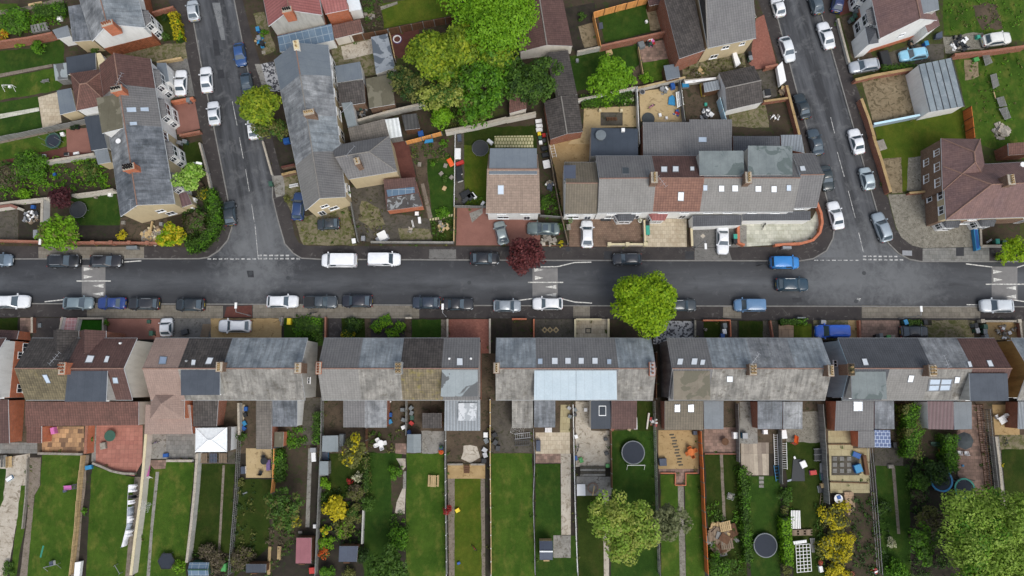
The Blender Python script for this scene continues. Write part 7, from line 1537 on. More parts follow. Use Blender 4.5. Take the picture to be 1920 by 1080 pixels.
# trampolines, pools, tubs
trampoline('big round trampoline on the dark lawn behind the white-edged yard',X('D3',722,345),20.5,'gp','gp')
trampoline('big round trampoline at the lower edge beside the clipped hedge',X('D4',-15,898),20.5,'gp','gp')
trampoline('hexagonal navy trampoline beside the bottom bush',X('D1',990,992),15,'bp','dm',n=6)
trampoline('trampoline with blue rim half under the dark bush',X('D4',1035,512),20,'cp','dm',net=True)
trampoline('trampoline with teal rim on the reddish paving edge',X('D4',1172,560),18.5,'tp','dm',net=True)
trampoline('dark green ringed trampoline by the red patio',X('B1',398,55),15,'np','dm',net=True)
trampoline('old trampoline with see-through grassy mat near the plum tree',X('B1',585,572),15.5,'dm','metal',mat='dm')
trampoline('grass-worn trampoline frame by the buff paving',X('B2',1682,110),15.5,'dm','metal',mat='dm')
c=at(X('A2',1058,292),.35);r=thing('paddling_pool','small purple and white ring pool on the maroon deck','paddling pool',(c.x,c.y,.1));b=MB();b.ring((c.x,c.y,0),.5,.62,.1,.38,20);b.build('rim',M['wp'],r);b=MB();b.ring((c.x,c.y,0),.62,.7,.1,.32,20);b.build('outer_ring',M['purpleplastic'],r)
c=at(X('A3',664,1018),3.2);r=thing('hot_tub','round grey covered hot tub on the flat blue-black roof terrace','hot tub',(c.x,c.y,3.0));b=MB();b.lathe((c.x,c.y,3.0),[(.68,0),(.7,.5)],28);b.build('tub',M['gp'],r);b=MB();b.lathe((c.x,c.y,3.505),[(.76,0),(.76,.06),(.6,.09),(.08,.1)],28);b.build('cover',M['pooltub'],r)
c=at(X('A3',1022,890),.2);b=MB();b.lathe((c.x,c.y,.11),[(.95,0),(.95,.12),(.85,.14)],28);tag(b.build('round_mat',M['canvas']),'dark round cover lying in the sandy yard','cover')
# garden furniture and play things
table('dark green round table on the pink patio',X('D1',655,245),sx=1.55,mat='np');boxy('stone_planter','two-part stone planter on the pink patio','planter',X('D1',610,305),.75,.9,.5,.2,'stone')
c=at(X('D3',1066,342),.75);table('round table in the ring of orange chairs',X('D3',1066,342),sx=1.0,mat='orangewood')
for i,n in enumerate(('facing the wooden steps','at the back of the tan patio','nearest the orange fence','nearest the navy box')):
 a=i*pi/2+.4;e=rotp(c,.75,0,a);u=0;o=chair('orange garden chair at the round table, '+n,X('D3',1066+24*cos(a),342-24*sin(a)),a+pi,'orangewood','orange chairs round the table')
table('round dark table by the purple bench seats',X('D2',48,395),sx=1.0,mat='bp');boxy('bench_cushion','long purple padded seat on the tan patio','seat',X('D2',72,420),.55,1.4,.45,.05,'purpleplastic');chair('dark chair at the lower end of the purple seat',X('D2',28,465),1.2,'bp');chair('dark chair at the upper end of the purple seat',X('D2',45,372),-1.2,'bp')
table('small white round table among white plastic chairs',X('D2',742,290),sx=.9,mat='wp')
for a,d in((.2,'right of the small white table'),(2.2,'above the small white table'),(3.5,'left of the small white table'),(5.0,'below the small white table')):chair('white plastic garden chair '+d,X('D2',742+26*cos(a),292-26*sin(a)),a+pi,'wp','white plastic garden chairs')
table('white square table on the far right tan patio',X('D4',1398,150),'rect',1.0,1.0,.5,'wp');chair('white chair left of the square table',X('D4',1362,132),.4,'wp');chair('white chair at the corner of the square table',X('D4',1412,126),3.8,'wp')
bench('slatted picnic table on the wide lawn',X('D2',1056,515),pi/2-.02+pi/2,1.55,'pw',True);bench('slatted bench on the dark soil beside the planks',X('D2',137,942),pi,1.7,'pw');bench('grey bench on the upper left lawn',X('A1',340,605),.2+pi/2,1.0,'gw');bench('white bench in front of the buff corner house',X('B2',283,390),.2+pi/2,1.3,'wp')
bench('green bench in the shaded soil plot',X('D4',1000,292),pi/2,1.4,'np');bench('pale bench at the end of the far left patio',X('D1',60,400),.1,1.5,'pw');bench('grey slatted bench at the left edge patio',X('D1',30,395),.1,1.6,'gw')
table('low table with a blue and white cover by the golden shrubs',X('D4',420,620),sx=1.2,mat='wp');boxy('blue_cushion','blue cushion on the low round table','cushion',X('D4',424,612),.5,.45,.1,.3,'up',z=.78)
boxy('storage_box','navy storage box in the corner of the tan patio','storage box',X('D3',900,402),1.0,1.0,.6,.05,'sb');boxy('storage_box','dark blue storage box beside the cream tiled patio','storage box',X('D3',157,305),.6,1.5,.6,0,'sb')
lying('white_board','square white board lying on the concrete terrace','board',T('D3',387,602,438,602,436,534,387,534),.1,.35,'wp');boxy('toy_box','bright green box at the concrete steps','box',X('D3',571,424),.5,.5,.45,0,'greenbright');boxy('toy_car','yellow ride-on toy at the foot of the concrete yard','toy',X('D3',412,390),.5,.7,.35,.4,'yp','greenbright');boxy('toy_truck','small blue toy beside the yellow ride-on','toy',X('D3',383,378),.3,.6,.35,.1,'up')
for i in range(4):lying('concrete_step',['top concrete step below the pale yard','second concrete step below the pale yard','third concrete step below the pale yard','lowest concrete step below the pale yard'][i],'step',T('D3',406,440+i*15,556,440+i*15,556,427+i*15,406,427+i*15),.1,.42-.09*i,'greyconc' if i%2 else 'darkyard',grp='concrete steps')
c=at(X('D3',482,556),.2);b=MB();b.ring((c.x,c.y,0),.6,.75,.1,.22,24);tag(b.build('stone_ring',M['mixpave']),'round stone ring on the concrete terrace','stone ring');lying('timber_plank','pale plank resting across the stone ring','plank',T('D3',478,602,484,602,494,545,487,543),.2,.3,'pw')
for i in range(4):lying('wooden_step',['top wooden step down to the narrow lawn','second wooden step down to the narrow lawn','third wooden step down to the narrow lawn','lowest wooden step down to the narrow lawn'][i],'step',T('D2',1238,432+i*12,1272,432+i*12,1272,422+i*12,1238,422+i*12),.1,.5-.1*i,'bw',grp='wooden garden steps')
lying('white_crate','white slatted crate at the top of the cream patio','crate',T('D3',197,224,238,224,238,198,197,198),.1,.5,'wp',slats=5)
toy_slide('pink toy slide beside the cream wall',X('D1',876,488),X('D1',884,425));toy_slide('small orange slide on the gravel yard',X('D4',165,288),X('D4',170,245),'op','rp');toy_slide('pink and purple toy slide lying on the lawn',X('D1',425,552),X('D1',380,556),'pinkplastic','purpleplastic')
boxy('toy_tower','dark blue toy lying under the pink toy on the lawn','toy',X('D1',384,574),.5,.35,.25,.3,'sb');boxy('toy_house','bright pink toy at the edge of the tiled roof extension','toy',X('D1',310,215),.5,.9,.8,.3,'pinkplastic')
bike('red child bicycle lying on the dry narrow lawn',X('D2',1300,912),-.8,'rp',.7);bike('black bicycle leaning in the concrete yard',X('D3',392,322),1.3,'dm',.9);bike('small bicycle on the concrete slabs of the grey patio',X('D1',928,285),.3,'purpleplastic',.7);bike('scooter bike lying in the sandy yard',X('A3',1045,800),.5,'pinkplastic',.8)
boxy('toy_tractor','orange and red toy beside the small red maple','toy',X('D2',1200,690),.6,.5,.4,.5,'op','yp');boxy('toy_ball','small blue toy near the bottom of the dry lawn','toy',X('D2',1207,1005),.4,.3,.3,.4,'up')
def goal(label,px,rot,wd=1.2,mat='wm'):
 c=at(px,.8);root=thing('play_goal',label,'goal',(c.x,c.y,.1));b=MB();p=[(*rotp(c,0,s*wd/2,rot),z)for s,z in((-1,.1),(-1,.9),(1,.9),(1,.1))]
 for a,e in zip(p[:-1],p[1:]):b.tube(a,e,.04,n=6)
 b.build('goal_frame',M[mat],root);b=MB()
 for s in(-1,1):b.tube((*rotp(c,0,s*wd/2,rot),.9),(*rotp(c,-.7,s*wd/2,rot),.1),.03,n=5)
 b.build('net_bar',M[mat],root)
goal('thin white play frame on the dark trampoline lawn',X('D3',740,420),pi/2,2.4);goal('white swing frame on the upper left lawn',X('A1',55,640),pi/2,1.6);boxy('toy_swing','white swing seat under the play frame','swing',X('A1',68,648),.35,.3,.3,0,'wp');goal('broken grey frame toy at the bottom of the laundry lawn',X('D1',700,1040),.6,1.3,'metal');goal('blue-white play gym at the bottom of the first lawn',X('D1',300,1020),1.8,1.8,'metal')
boxy('toy_gym','white box on the blue play gym','toy',X('D1',303,1008),.5,.6,.6,.2,'wp','sb');ladder('teal hose laid on the first lawn',X('D1',240,970),X('D1',258,900),.12,'tp',.16,3,'garden_hose','hose')
laundry('washing line full of white laundry beside the brown path',T('D1',765,545,760,640,755,780,722,910),[(.04,1.0,'cloth'),(.18,.5,'bp'),(.27,.55,'cloth'),(.42,1.2,'cloth2'),(.55,.9,'cloth'),(.66,.8,'cloth2'),(.78,.9,'cloth'),(.91,1.4,'cloth')])
def rotary(label,px,mat='metal',ln=1.4):
 c=at(px,1.7);root=thing('rotary_dryer',label,'clothes dryer',(c.x,c.y,.1));b=MB();b.tube((c.x,c.y,.1),(c.x,c.y,1.8),.03,n=6);b.build('pole',M[mat],root);b=MB();k=[]
 for i in range(4):a=i*pi/2+.5;e=(c.x+cos(a)*ln,c.y+sin(a)*ln,1.9);b.tube((c.x,c.y,1.5),e,.02,n=5);k.append(e)
 b.build('arms',M[mat],root);b=MB()
 for f in(1,.7,.4):
  for i in range(4):
   q=[Vector((c.x,c.y,1.5)).lerp(Vector(k[j%4]),f)for j in(i,i+1)];b.tube(q[0],q[1],.008,n=4)
 b.build('lines',M['wm'],root)
rotary('rotary clothes dryer on the pale concrete patio garden',X('D1',868,665),ln=.9);rotary('rotary dryer on the dark yard behind the first slate end house',X('D2',1560,200),ln=1.2);rotary('rotary dryer in the lawn right of the brown patio',X('D3',1300,605),ln=.6)
boxy('water_butt','blue tub at the top of the flower bed','tub',X('D1',524,434),.9,.55,.5,.2,'cp');boxy('plastic_tub','blue plastic box on the grey patio corner','box',X('D1',984,362),.7,.5,.4,.1,'up');boxy('plastic_tub','white sided tub on the lawn at the left edge','tub',X('D1',52,500),.9,.45,.35,.6,'cp','wp')
lying('white_board','long white board at the bottom of the concrete fence path','board',T('D1',440,1085,472,1085,482,995,446,1000),.3,.9,'wp')
for i,n in enumerate(('left slatted pallet under the white canopy','middle dark pallet under the white canopy','right slatted pallet under the white canopy')):lying('pallet',n,'pallet',rectpx('D1',1190+i*58,350,1236+i*58,406),.25,.5,('wood','sb','wood')[i],slats=5,frame='bw',grp='pallets under the canopy')
boxy('compost_bin','teal plastic box by the lattice fence','box',X('D1',1330,1030),.65,1.0,.7,0,'greenbright');boxy('storage_box','white dish box beside the tan patio','box',X('D1',1446,450),.6,.95,.5,.05,'wp','sb')
for i,(y,m)in enumerate(((85,'up'),(120,'bp'),(170,'cp'),(200,'up'))):boxy('plastic_crate',('upper blue crate in the narrow yard by the pale wall','black crate under the upper blue one in the narrow yard','light blue crate in the narrow yard','lowest blue crate in the narrow yard')[i],'crate',X('D1',1462-i*4,y),.5,.6,.4,i*.3,m,grp='crates in the narrow yard')
lying('timber_planks','bundle of pale planks lying by the bench','timber',T('D2',66,1072,84,1072,92,905,74,905),.1,.4,'pw',slats=4);boxy('toy_car','red toy car at the foot of the pink shed','toy',X('D2',335,1048),.9,.8,.55,.1,'rp','rp');boxy('plastic_crate','blue square tub between two grey sheds','tub',X('D2',406,366),1.0,1.1,.5,0,'cp','sb');boxy('storage_bin','grey bin cabinet beside the grey shed','cabinet',X('D2',508,270),.6,1.6,1.1,0,'gp');boxy('white_box','white pillow bag on the light path top','bag',X('D2',342,372),.6,1.2,.3,.1,'wp');boxy('water_butt','grey butt at the top of the light path','water butt',X('D2',338,330),.8,.6,.8,0,'metal');boxy('white_box','small white crate at the end of the light path','crate',X('D2',348,785),.4,.5,.4,0,'wp');boxy('paving_stack','small stack of pale slabs above the pink shed','slab stack',X('D2',262,820),.5,.3,.3,0,'stone')
for i,(x,y,m)in enumerate(((798,120,'up'),(798,160,'cp'),(788,40,'wp'),(878,150,'gp'),(872,90,'gp'),(878,195,'wp'),(922,80,'gp'),(925,110,'gp'),(928,138,'np'),(910,225,'up'),(925,170,'rp'))):boxy('plastic_crate',('blue tub at the slate extension wall','pale blue tub under the blue one at the slate extension','white box high at the slate extension corner','grey crate left of the yard fence','upper grey crate left of the yard fence','white sack left of the yard fence','upper grey bin box right of the yard fence','second grey bin box right of the yard fence','green-grey box right of the yard fence','blue box on the pale shed roof corner','small red box right of the yard fence')[i],'box',X('D2',x,y),.5,.6,.55,i*.4,m,grp='boxes along the yard fence')
pot('orange flower pot on the wide lawn edge',X('D2',1104,342),.3,'orange','op');pot('blue pot above the orange one',X('D2',1104,316),.28,'mid','up')
for i,(x,y)in enumerate(((1368,240),(1372,275),(1362,330),(1358,395),(1420,240),(1425,285),(1440,320),(1365,360))):boxy('bin_bag' if i in(2,7)else 'plastic_crate',('white crate at the narrow yard top by the thin pale fence','grey crate under the white one by the thin pale fence','silver bag heap beside the sandy patio','dark box at the bottom of the sandy patio','round black tub right of the thin pale fence','dark tub below the black one, right of the fence','low dark box at the dark yard edge','silver bundle between the bag heap and dark box')[i],'box' if i not in(2,7)else 'bag',X('D2',x,y),.6,.7,.5,i*.5,('wp','gp','alu','bp','bp','dm','dm','alu')[i])
ladder('dark sun lounger folded in the dark yard',X('D3',15,250),X('D3',110,240),.7,'metal',.4,8,'sun_lounger','lounger');ladder('second dark sun lounger below the folded one',X('D3',15,290),X('D3',108,285),.7,'dm',.4,8,'sun_lounger','lounger')
for i,(x,y,m)in enumerate(((440,90,'wp'),(383,250,'wp'),(378,90,'gp'),(340,80,'metal'),(345,130,'gp'),(375,120,'dm'),(560,265,'dm'),(565,350,'dm'),(600,205,'brick'),(700,205,'cream2'))):boxy('garden_box',('white tub in the pale concrete yard top','white box at the wire fence in the concrete yard','grey box behind the concrete path top','metal box beside the cream strip path','grey tub lower beside the cream strip path','dark tub by the wire fence top','dark bicycle rack box at the concrete yard edge','dark engine block at the concrete yard edge','small brick pile at the brown tile extension','cream block pile under the brown tile extension')[i],'box',X('D3',x,y),.45,.5,.45,i*.3,m)
lying('rolled_carpet','long white rolled carpet at the alley end lawn','carpet roll',T('D3',800,205,808,205,822,110,812,108),.1,.4,'cr');boxy('white_fridge','white cabinet against the brown tile extension','cabinet',X('D3',737,170),.45,1.6,.9,0,'wp');heap('mixed junk heap at the alley end beside the lattice fence',X('D3',836,160),9,22,['wp','rp','wood','dm'],'junk_heap','heap')
heap('broken pallets and timber heap on the lawn by the orange fence',X('D3',1255,850),24,90,['pw','wood','bw','wood','gw'],'timber_heap','timber heap',.3,1.5,.7,True)
lying('pallet','pale pallet on top of the timber heap','pallet',T('D3',1245,820,1312,805,1300,748,1235,765),.7,.85,'pw',slats=6);lying('pallet','grey pallet low on the timber heap','pallet',T('D3',1250,925,1325,915,1312,855,1240,862),.6,.75,'wood',slats=6)
boxy('white_fridge','white fridge by the brown patio fence','fridge',X('D3',1333,243),.6,.9,.9,0,'wp');boxy('washing_machine','pale blue drum box right of the brown patio fence','box',X('D3',1390,245),.75,.8,.8,0,'cp','metal');boxy('white_fridge','white box at the slate extension corner','box',X('D3',1512,222),.6,.6,.7,0,'wp');boxy('stone_bin','small white stone bin on the woodpile lawn','box',X('D3',1302,606),.5,.5,.5,0,'stone');table('brown round table on the brown patio',X('D3',1270,280),sx=1.0,mat='bw');boxy('blue_barrel','blue barrel in the tan patio corner','barrel',X('D3',1092,228),.55,.55,.7,0,'sb')
for i in range(3):lying('paving_slab',('upper stepping slab on the striped patio lawn','middle stepping slab on the striped patio lawn','lower stepping slab on the striped patio lawn')[i],'slab',rectpx('D3',1472,488+i*24,1500,506+i*24),.1,.16,'greyconc',grp='stepping slabs')
ladder('white ladder lying along the narrow fence',X('D4',100,445),X('D4',95,285),.7,'wm',.4,12);ladder('second white ladder leaning behind the first one',X('D4',52,420),X('D4',45,235),.5,'wm',.4,14);ladder('short white frame below the second ladder',X('D4',62,515),X('D4',48,420),.6,'cp',.4,5,'old_window','frame');boxy('white_box','white box at the top of the narrow fence','box',X('D4',96,235),.8,1.2,.6,.1,'wp')
lying('tarpaulin','black tarpaulin spread on the lawn','tarpaulin',T('D4',140,515,220,515,215,418,195,385,150,385),.1,.22,'tarp');boxy('white_bag','white bag beside the black tarpaulin','bag',X('D4',213,415),.8,.9,.4,.4,'wp');lying('white_board','small white strip on top of the black tarpaulin','board',T('D4',158,385,168,380,160,366,152,372),.2,.3,'wp');lying('white_board','pale strip at the lower corner of the black tarpaulin','board',T('D4',117,520,142,512,140,502,115,510),.1,.2,'cloth2')
boxy('toy_ball','pink toy on the lawn by the mesh frame','toy',X('D4',272,465),.9,.6,.4,.1,'pinkplastic','rp');lying('mesh_cage','dark mesh cage frame against the grey board fence','frame',T('D4',278,398,324,396,324,318,276,320),.3,.5,'dm',slats=8,frame='wm');lying('old_window','grey window frame under the mesh cage','frame',T('D4',310,470,330,470,330,408,310,408),.2,.35,'metal');boxy('toy_car','teal ride-on toy at the grey board fence','toy',X('D4',328,490),.55,.9,.5,.1,'tp','sb')
boxy('block_pile','grey hollow block beside the end of the board fence','block',X('D4',314,565),.5,.9,.4,.1,'wp','dm');boxy('cardboard_box','brown cardboard box at the end of the board fence','box',X('D4',332,542),.7,.6,.5,.1,'pw');ladder('wooden ladder lying below the hollow block',X('D4',318,655),X('D4',325,590),.4,'wood',.3,4)
lying('pallet','dark slatted pallet rack on the bare lawn','pallet',T('D4',137,800,198,798,194,690,137,690),.2,.5,'wm',slats=6,frame='bw');lying('timber_boards','weathered boards stacked under the pallet rack','boards',T('D4',145,840,266,838,266,803,143,806),.1,.45,'wood',slats=3);lying('timber_boards','grey boards beside the white trellis','boards',T('D4',262,940,280,940,280,855,250,855),.1,.4,'gw',slats=3)
def trellis(label,k,x0,y0,x1,y1,nx,ny,z=.6):
 root=thing('trellis',label,'trellis',at(X(k,(x0+x1)/2,(y0+y1)/2)));b=MB();m=MB()
 A,B_,C_,D_=[P(u,v,z)for u,v in T(k,x0,y1,x1,y1-8,x1-10,y0,x0-8,y0+6)]
 for i in range(nx+1):f=i/nx;b.bar(A.lerp(B_,f),D_.lerp(C_,f),.07,z-.05,z)
 for i in range(ny+1):f=i/ny;m.bar(A.lerp(D_,f),B_.lerp(C_,f),.07,z-.1,z-.052)
 b.build('uprights',M['wm'],root);m.build('cross_bars',M['wm'],root)
trellis('white square-grid trellis panels lying at the hedge','D4',174,890,260,1060,4,8);lying('white_board','white slatted plank across the trellis top','boards',T('D4',155,892,232,880,230,866,150,876),.6,.75,'wp',slats=6)
boxy('toy_car','teal toy on the chequered slabs','toy',X('D4',530,360),1.1,.7,.4,-.4,'tp','up');boxy('toy_playset','blue and white toy playset beside the chequered slabs','toy',X('D4',541,440),1.0,1.1,.7,.3,'up','cp');boxy('toy_ball','dark toy between the playset and timber edge','toy',X('D4',548,462),.4,.4,.3,0,'wp','bp');boxy('firewood','stacked timber posts at the right of the cream patio','timber stack',X('D4',585,420),.5,2.6,.6,.1,'bw');boxy('paving_stack','pale slab stack below the cream patio','slab stack',X('D4',480,588),1.1,.4,.3,0,'crazy')
heap('grey and red clutter heap by the wire fence bottom',X('D4',635,1050),7,16,['rp','wp','dm'],'junk_heap','heap');boxy('white_bag','pale sack left of the golden shrubs','bag',X('D4',318,1040),.5,.8,.5,.2,'wp');pot('reddish plant above the pale sack',X('D4',312,1000),.3,'red')
pot('purple flowering pot at the golden shrub',X('D4',500,1065),.3,'plum');boxy('blue_sack','dark blue sack between the golden shrubs','bag',X('D4',492,870),.5,.7,.4,0,'sb');boxy('gas_bottle','dark cylinder against the solar lean-to','cylinder',X('D4',758,300),.5,.8,.8,0,'bp');pot('small red pot in the dark yard under the slate extension',X('D4',788,150),.18,'red');boxy('stone_block','white stone block on the shaded lawn top','block',X('D4',735,428),.7,.5,.4,0,'stone')
def parasol(label,px,r,mat):
 c=at(px,2.2);root=thing('parasol',label,'parasol',(c.x,c.y,.1));b=MB();b.lathe((c.x,c.y,2.0),[(r,0),(r*.6,.28),(.06,.5)],8);b.build('canopy',M[mat],root);b=MB();b.tube((c.x,c.y,.1),(c.x,c.y,2.5),.03,n=6);b.build('pole',M['metal'],root);b=MB();b.lathe((c.x,c.y,.1),[(.3,0),(.3,.1)],12);b.build('base',M['dm'],root)
parasol('dark grey parasol over the reddish paving',X('D4',1178,275),1.2,'canvas');chair('white chair left under the dark parasol',X('D4',1140,345),1.5,'wp');chair('white chair right under the dark parasol',X('D4',1180,348),1.7,'wp');boxy('toy_ball','cyan bowl on the reddish paving','bowl',X('D4',1163,423),.3,.25,.15,0,'cp');boxy('white_box','white box on the maroon extension edge','box',X('D4',944,182),.4,.4,.4,0,'wp');ladder('brown wooden frame in the shaded plot',X('D4',1032,350),X('D4',1030,305),.5,'orangewood',.4,3,'wooden_stand','frame')
bike('black bicycle lying on the tan plot at the far right',X('D4',1412,280),1.4,'dm',.8)
for lab,k,x,y,r,bd,ld in(('grey wheelie bin on the cobble side of the bins lawn','C3',1597,442,.1,'gp',None),('wheelie bin with white bag on the bins lawn','C3',1594,485,.1,'gp','wp'),('blue-lidded bin by the bins lawn house wall','C3',1580,520,0,'sb','up'),('grey wheelie bin above the royal blue van','C4',415,415,1.5,'gp','metal'),('black wheelie bin between the blue van drive and dark car','C4',822,522,0,'bp',None),('grey-green bin beside the black one','C4',848,518,.1,'gp',None),('green bin at the paved drive house wall','C4',905,530,0,'np','greenbright'),('buff bin right of the green one','C4',938,530,0,'stone',None),('green and white bin left of the low hedge','C4',1034,414,.3,'np','cp'),('dark bin right of the low hedge','C4',1182,415,.1,'bp',None),('dark grey bin at the mossy drive wall','C4',1560,440,.1,'gp','bp'),('grey bin with pale bag at the mossy drive','C4',1572,478,.2,'np','metal'),('teal bin at the rubble yard','C4',1632,450,0,'np',None),('green bin below the teal one at the rubble yard','C4',1630,485,0,'np','gp'),('grey bin lowest at the rubble yard','C4',1640,525,.2,'gp',None),('green wheelie bin on the red painted patio','C1',1132,498,0,'np',None),('upper bluish wheelie bin between the two front drives','B3',1018,708,0,'gp','tp'),('lower bluish wheelie bin between the two front drives','B3',1020,742,0,'gp','tp'),('dark wheelie bin between the two front drives, topmost','B3',1016,676,0,'bp',None),('teal wheelie bin beside the white saloon drive','B3',1676,772,0,'gp','tp'),('dark wheelie bin under the teal one at the saloon drive','B3',1676,808,0,'bp',None),('green bin on the pavement of the left side street','B2',108,376,.2,'np',None),('white-lidded bin at the muddy yard corner','B2',733,805,.2,'np','wp'),('grey bin in the corner of the concrete yard','B2',803,786,0,'gp','metal'),('grey bin in front of the cream bays','B1',1340,68,1.4,'gp','metal'),('green bin in front of the cream bays','B1',1382,60,1.4,'np','gp'),('grey bin on the orange wall by the white saloon','A1',1410,748,.1,'gp',None),('green bin by the red driveway gate','A3',1790,432,.2,'np','metal'),('black bin behind the red driveway gate','A3',1785,400,.2,'bp',None),('first grey-green bin in the white gabled house yard','A4',630,145,.4,'gp','np'),('second grey-green bin in the white gabled house yard','A4',655,118,.4,'gp','np'),('third bin nearest the half-timbered bay','A4',668,80,.4,'gp',None),('blue bin at the rear of the white gabled house','A4',1190,322,.2,'up','cp'),('green bin in the dark front garden, left','B4',1722,808,0,'np','tp'),('green bin in the dark front garden, right','B4',1772,812,0,'np',None),('blue bin at the top side garden of the middle block','A2',12,215,.2,'up','cp'),('grey bin among the front clutter at the top','A2',20,280,.2,'gp','metal'),('black bin at the front clutter at the top','A2',42,322,.2,'bp',None)):
 wheelie(lab,X(k,x,y),r,bd,ld)
boxy('planter_box','bright yellow grit box by the thick hedge','grit box',X('C2',245,410),.55,.9,.7,0,'yp');heap('loose stones along the sandy drive edge',X('C2',190,400),4,10,['stone','gp'],'stone_heap','heap',.15,.35,.3);bike('black bicycle parked on the slab pavement',X('C2',425,350),.3,'dm',.9);lying('decking','grey slatted deck panel on the grey drive','decking',T('C1',1500,528,1560,528,1585,430,1520,430),.12,.3,'wood',slats=8);boxy('motorbike_cover','dark junk pile beside the white coupe','pile',X('C1',1380,490),.9,.7,.6,.3,'bp','dm');boxy('plastic_crate','pale box on the dark tarmac front yard','box',X('C1',294,440),.45,.6,.3,.1,'gp');boxy('stone_planter','small dark planter on the red painted patio edge','planter',X('C1',1112,412),.5,.5,.35,0,'np')
heap('scattered rubble in the walled yard at the row end',X('C4',1770,490),13,34,['stone','wp','brick','wood'],'rubble_heap','rubble',.15,.5,.3);heap('dark rubbish beside the rubble yard wall',X('C4',1850,470),6,16,['dm','stone','wood'],'junk_heap','heap',.15,.4,.3)
lying('utility_cabinet','grey utility cabinet on the pavement by the low hedge','cabinet',T('C4',222,388,284,388,284,378,222,378),.1,.9,'gp');lying('utility_cabinet','green-grey cabinet on the pavement under the brick front wall','cabinet',T('B1',945,868,1030,866,1025,842,945,844),.12,.9,'gp');boxy('utility_cabinet','pale cabinet at the stone paved corner','cabinet',X('B4',145,855),1.3,.4,.9,0,'metal');lying('pavement_sign','grey and white inspection cover panel at the corner pavement','cover',T('B4',1008,915,1080,918,1080,880,1008,878),.105,.135,'metal');heap('fallen branches on the crazy pavement left of the cabinet',X('C3',1450,470),3,5,['stone'],'stone_heap','heap')
lying('kayak_planter','long bright blue trough against the dark front garden','trough',T('B4',1562,880,1596,870,1570,682,1540,692),.1,.75,'cp');lying('trough_lining','darker blue filling inside the long trough','trough lining',T('B4',1567,868,1586,860,1564,694,1550,700),.75,.78,'up');boxy('stone_block','pale broken stone block by the lawn wall','stone',X('B4',855,85),1.1,1.5,.5,.3,'stone');ladder('fallen white pole in the dark front garden',X('B4',1640,820),X('B4',1680,795),.15,'wm',.3,2,'white_pole','pole')
for i,q in enumerate(((1605,398,1655,392,1688,468,1632,495),(1668,562,1715,548,1738,640,1690,668),(1714,735,1770,720,1795,792,1738,802),(1732,815,1795,800,1826,882,1778,900))):lying('slatted_rack',('grey slatted panel at the brick wall end of the big lawn','second grey slatted panel on the big lawn','third grey slatted panel, touching the fourth','lowest grey slatted panel on the big lawn')[i],'panel',T('A4',*q)[::-1],.45,.6,'gw',slats=6,frame='metal',grp='slatted panels on the lawn')
lying('pole_pair','thin poles linking the slatted panels','poles',T('A4',1692,690,1698,688,1712,740,1706,742),.3,.4,'pw');boxy('plastic_tub','green tub on the bare soil by the slatted panel','tub',X('A4',1566,442),.8,.6,.45,.3,'greenbright');heap('broken concrete slabs on the big lawn',X('A4',1750,985),15,40,['stone','greyconc','conc'],'slab_heap','slab heap',.3,1.0,.5,True);heap('rubble row between the sky-blue estate and white pickup',X('A4',1440,330),18,60,['dm','stone','bp','wp'],'rubble_heap','rubble',.2,.7,.5);boxy('gas_bottle','pale green bottle at the rear of the white pickup','bottle',X('A4',1582,272),.5,.5,.6,.1,'tp')
boxy('tarpaulin','black covered trailer behind the silver estate','trailer',X('A4',885,430),1.3,2.3,.8,.2,'bp');lying('tarpaulin','dark blue sheet at the corner of the white gabled house','tarpaulin',T('A4',1258,285,1310,280,1308,232,1262,255),.1,.7,'sb');heap('garden clutter along the white gabled house wall',X('A4',1080,325),9,30,['dm','np','bp','wood'],'junk_heap','heap',.15,.5,.5);heap('pallets and planks stacked at the pavement yard',X('A4',112,680),6,14,['pw','wood'],'timber_heap','timber heap',.5,1.0,.9,True);lying('white_board','tall white panel leaning at the pavement yard','panel',T('A4',92,640,138,605,108,460,68,500),.6,1.4,'wp');heap('scattered rubbish in the olive yard',X('A4',50,880),10,22,['wp','stone','wood'],'junk_heap','heap',.12,.35,.2)
lying('mattress','white mattress leaning by the buff house wall','mattress',T('A3',1680,500,1716,475,1680,385,1655,402),.4,.9,'wp');boxy('porch_box','grey stone planter box under the buff house wall','planter',X('A3',1365,485),1.6,.8,.6,.2,'mudyard');heap('dry branches heap under the buff house',X('A3',1400,540),12,24,['pw','wood','stone'],'branch_heap','heap',.2,.7,.3,True)
heap('coloured toys along the brick wall of the grey patio',X('A3',1030,310),10,26,['bp','rp','np','wp','pinkplastic'],'toy_heap','toys',.2,.5,.5);boxy('storage_box','grey covered box left of the coloured toys','box',X('A3',972,330),.9,1.0,.8,.3,'gp');boxy('wooden_crate','tan pallet table on the tree lawn','crate',X('A3',730,390),.9,.7,.4,.3,'pw');boxy('plastic_tub','blue-grey drum on the tree lawn edge','tub',X('A3',490,450),.4,.5,.5,.1,'metal');boxy('white_box','round white bucket at the new lawn edge','bucket',X('A3',1010,158),.35,.4,.4,.4,'wp');lying('doormat','blue-grey mat on the new lawn corner','mat',T('A3',655,220,685,212,678,165,650,172),.1,.2,'sb')
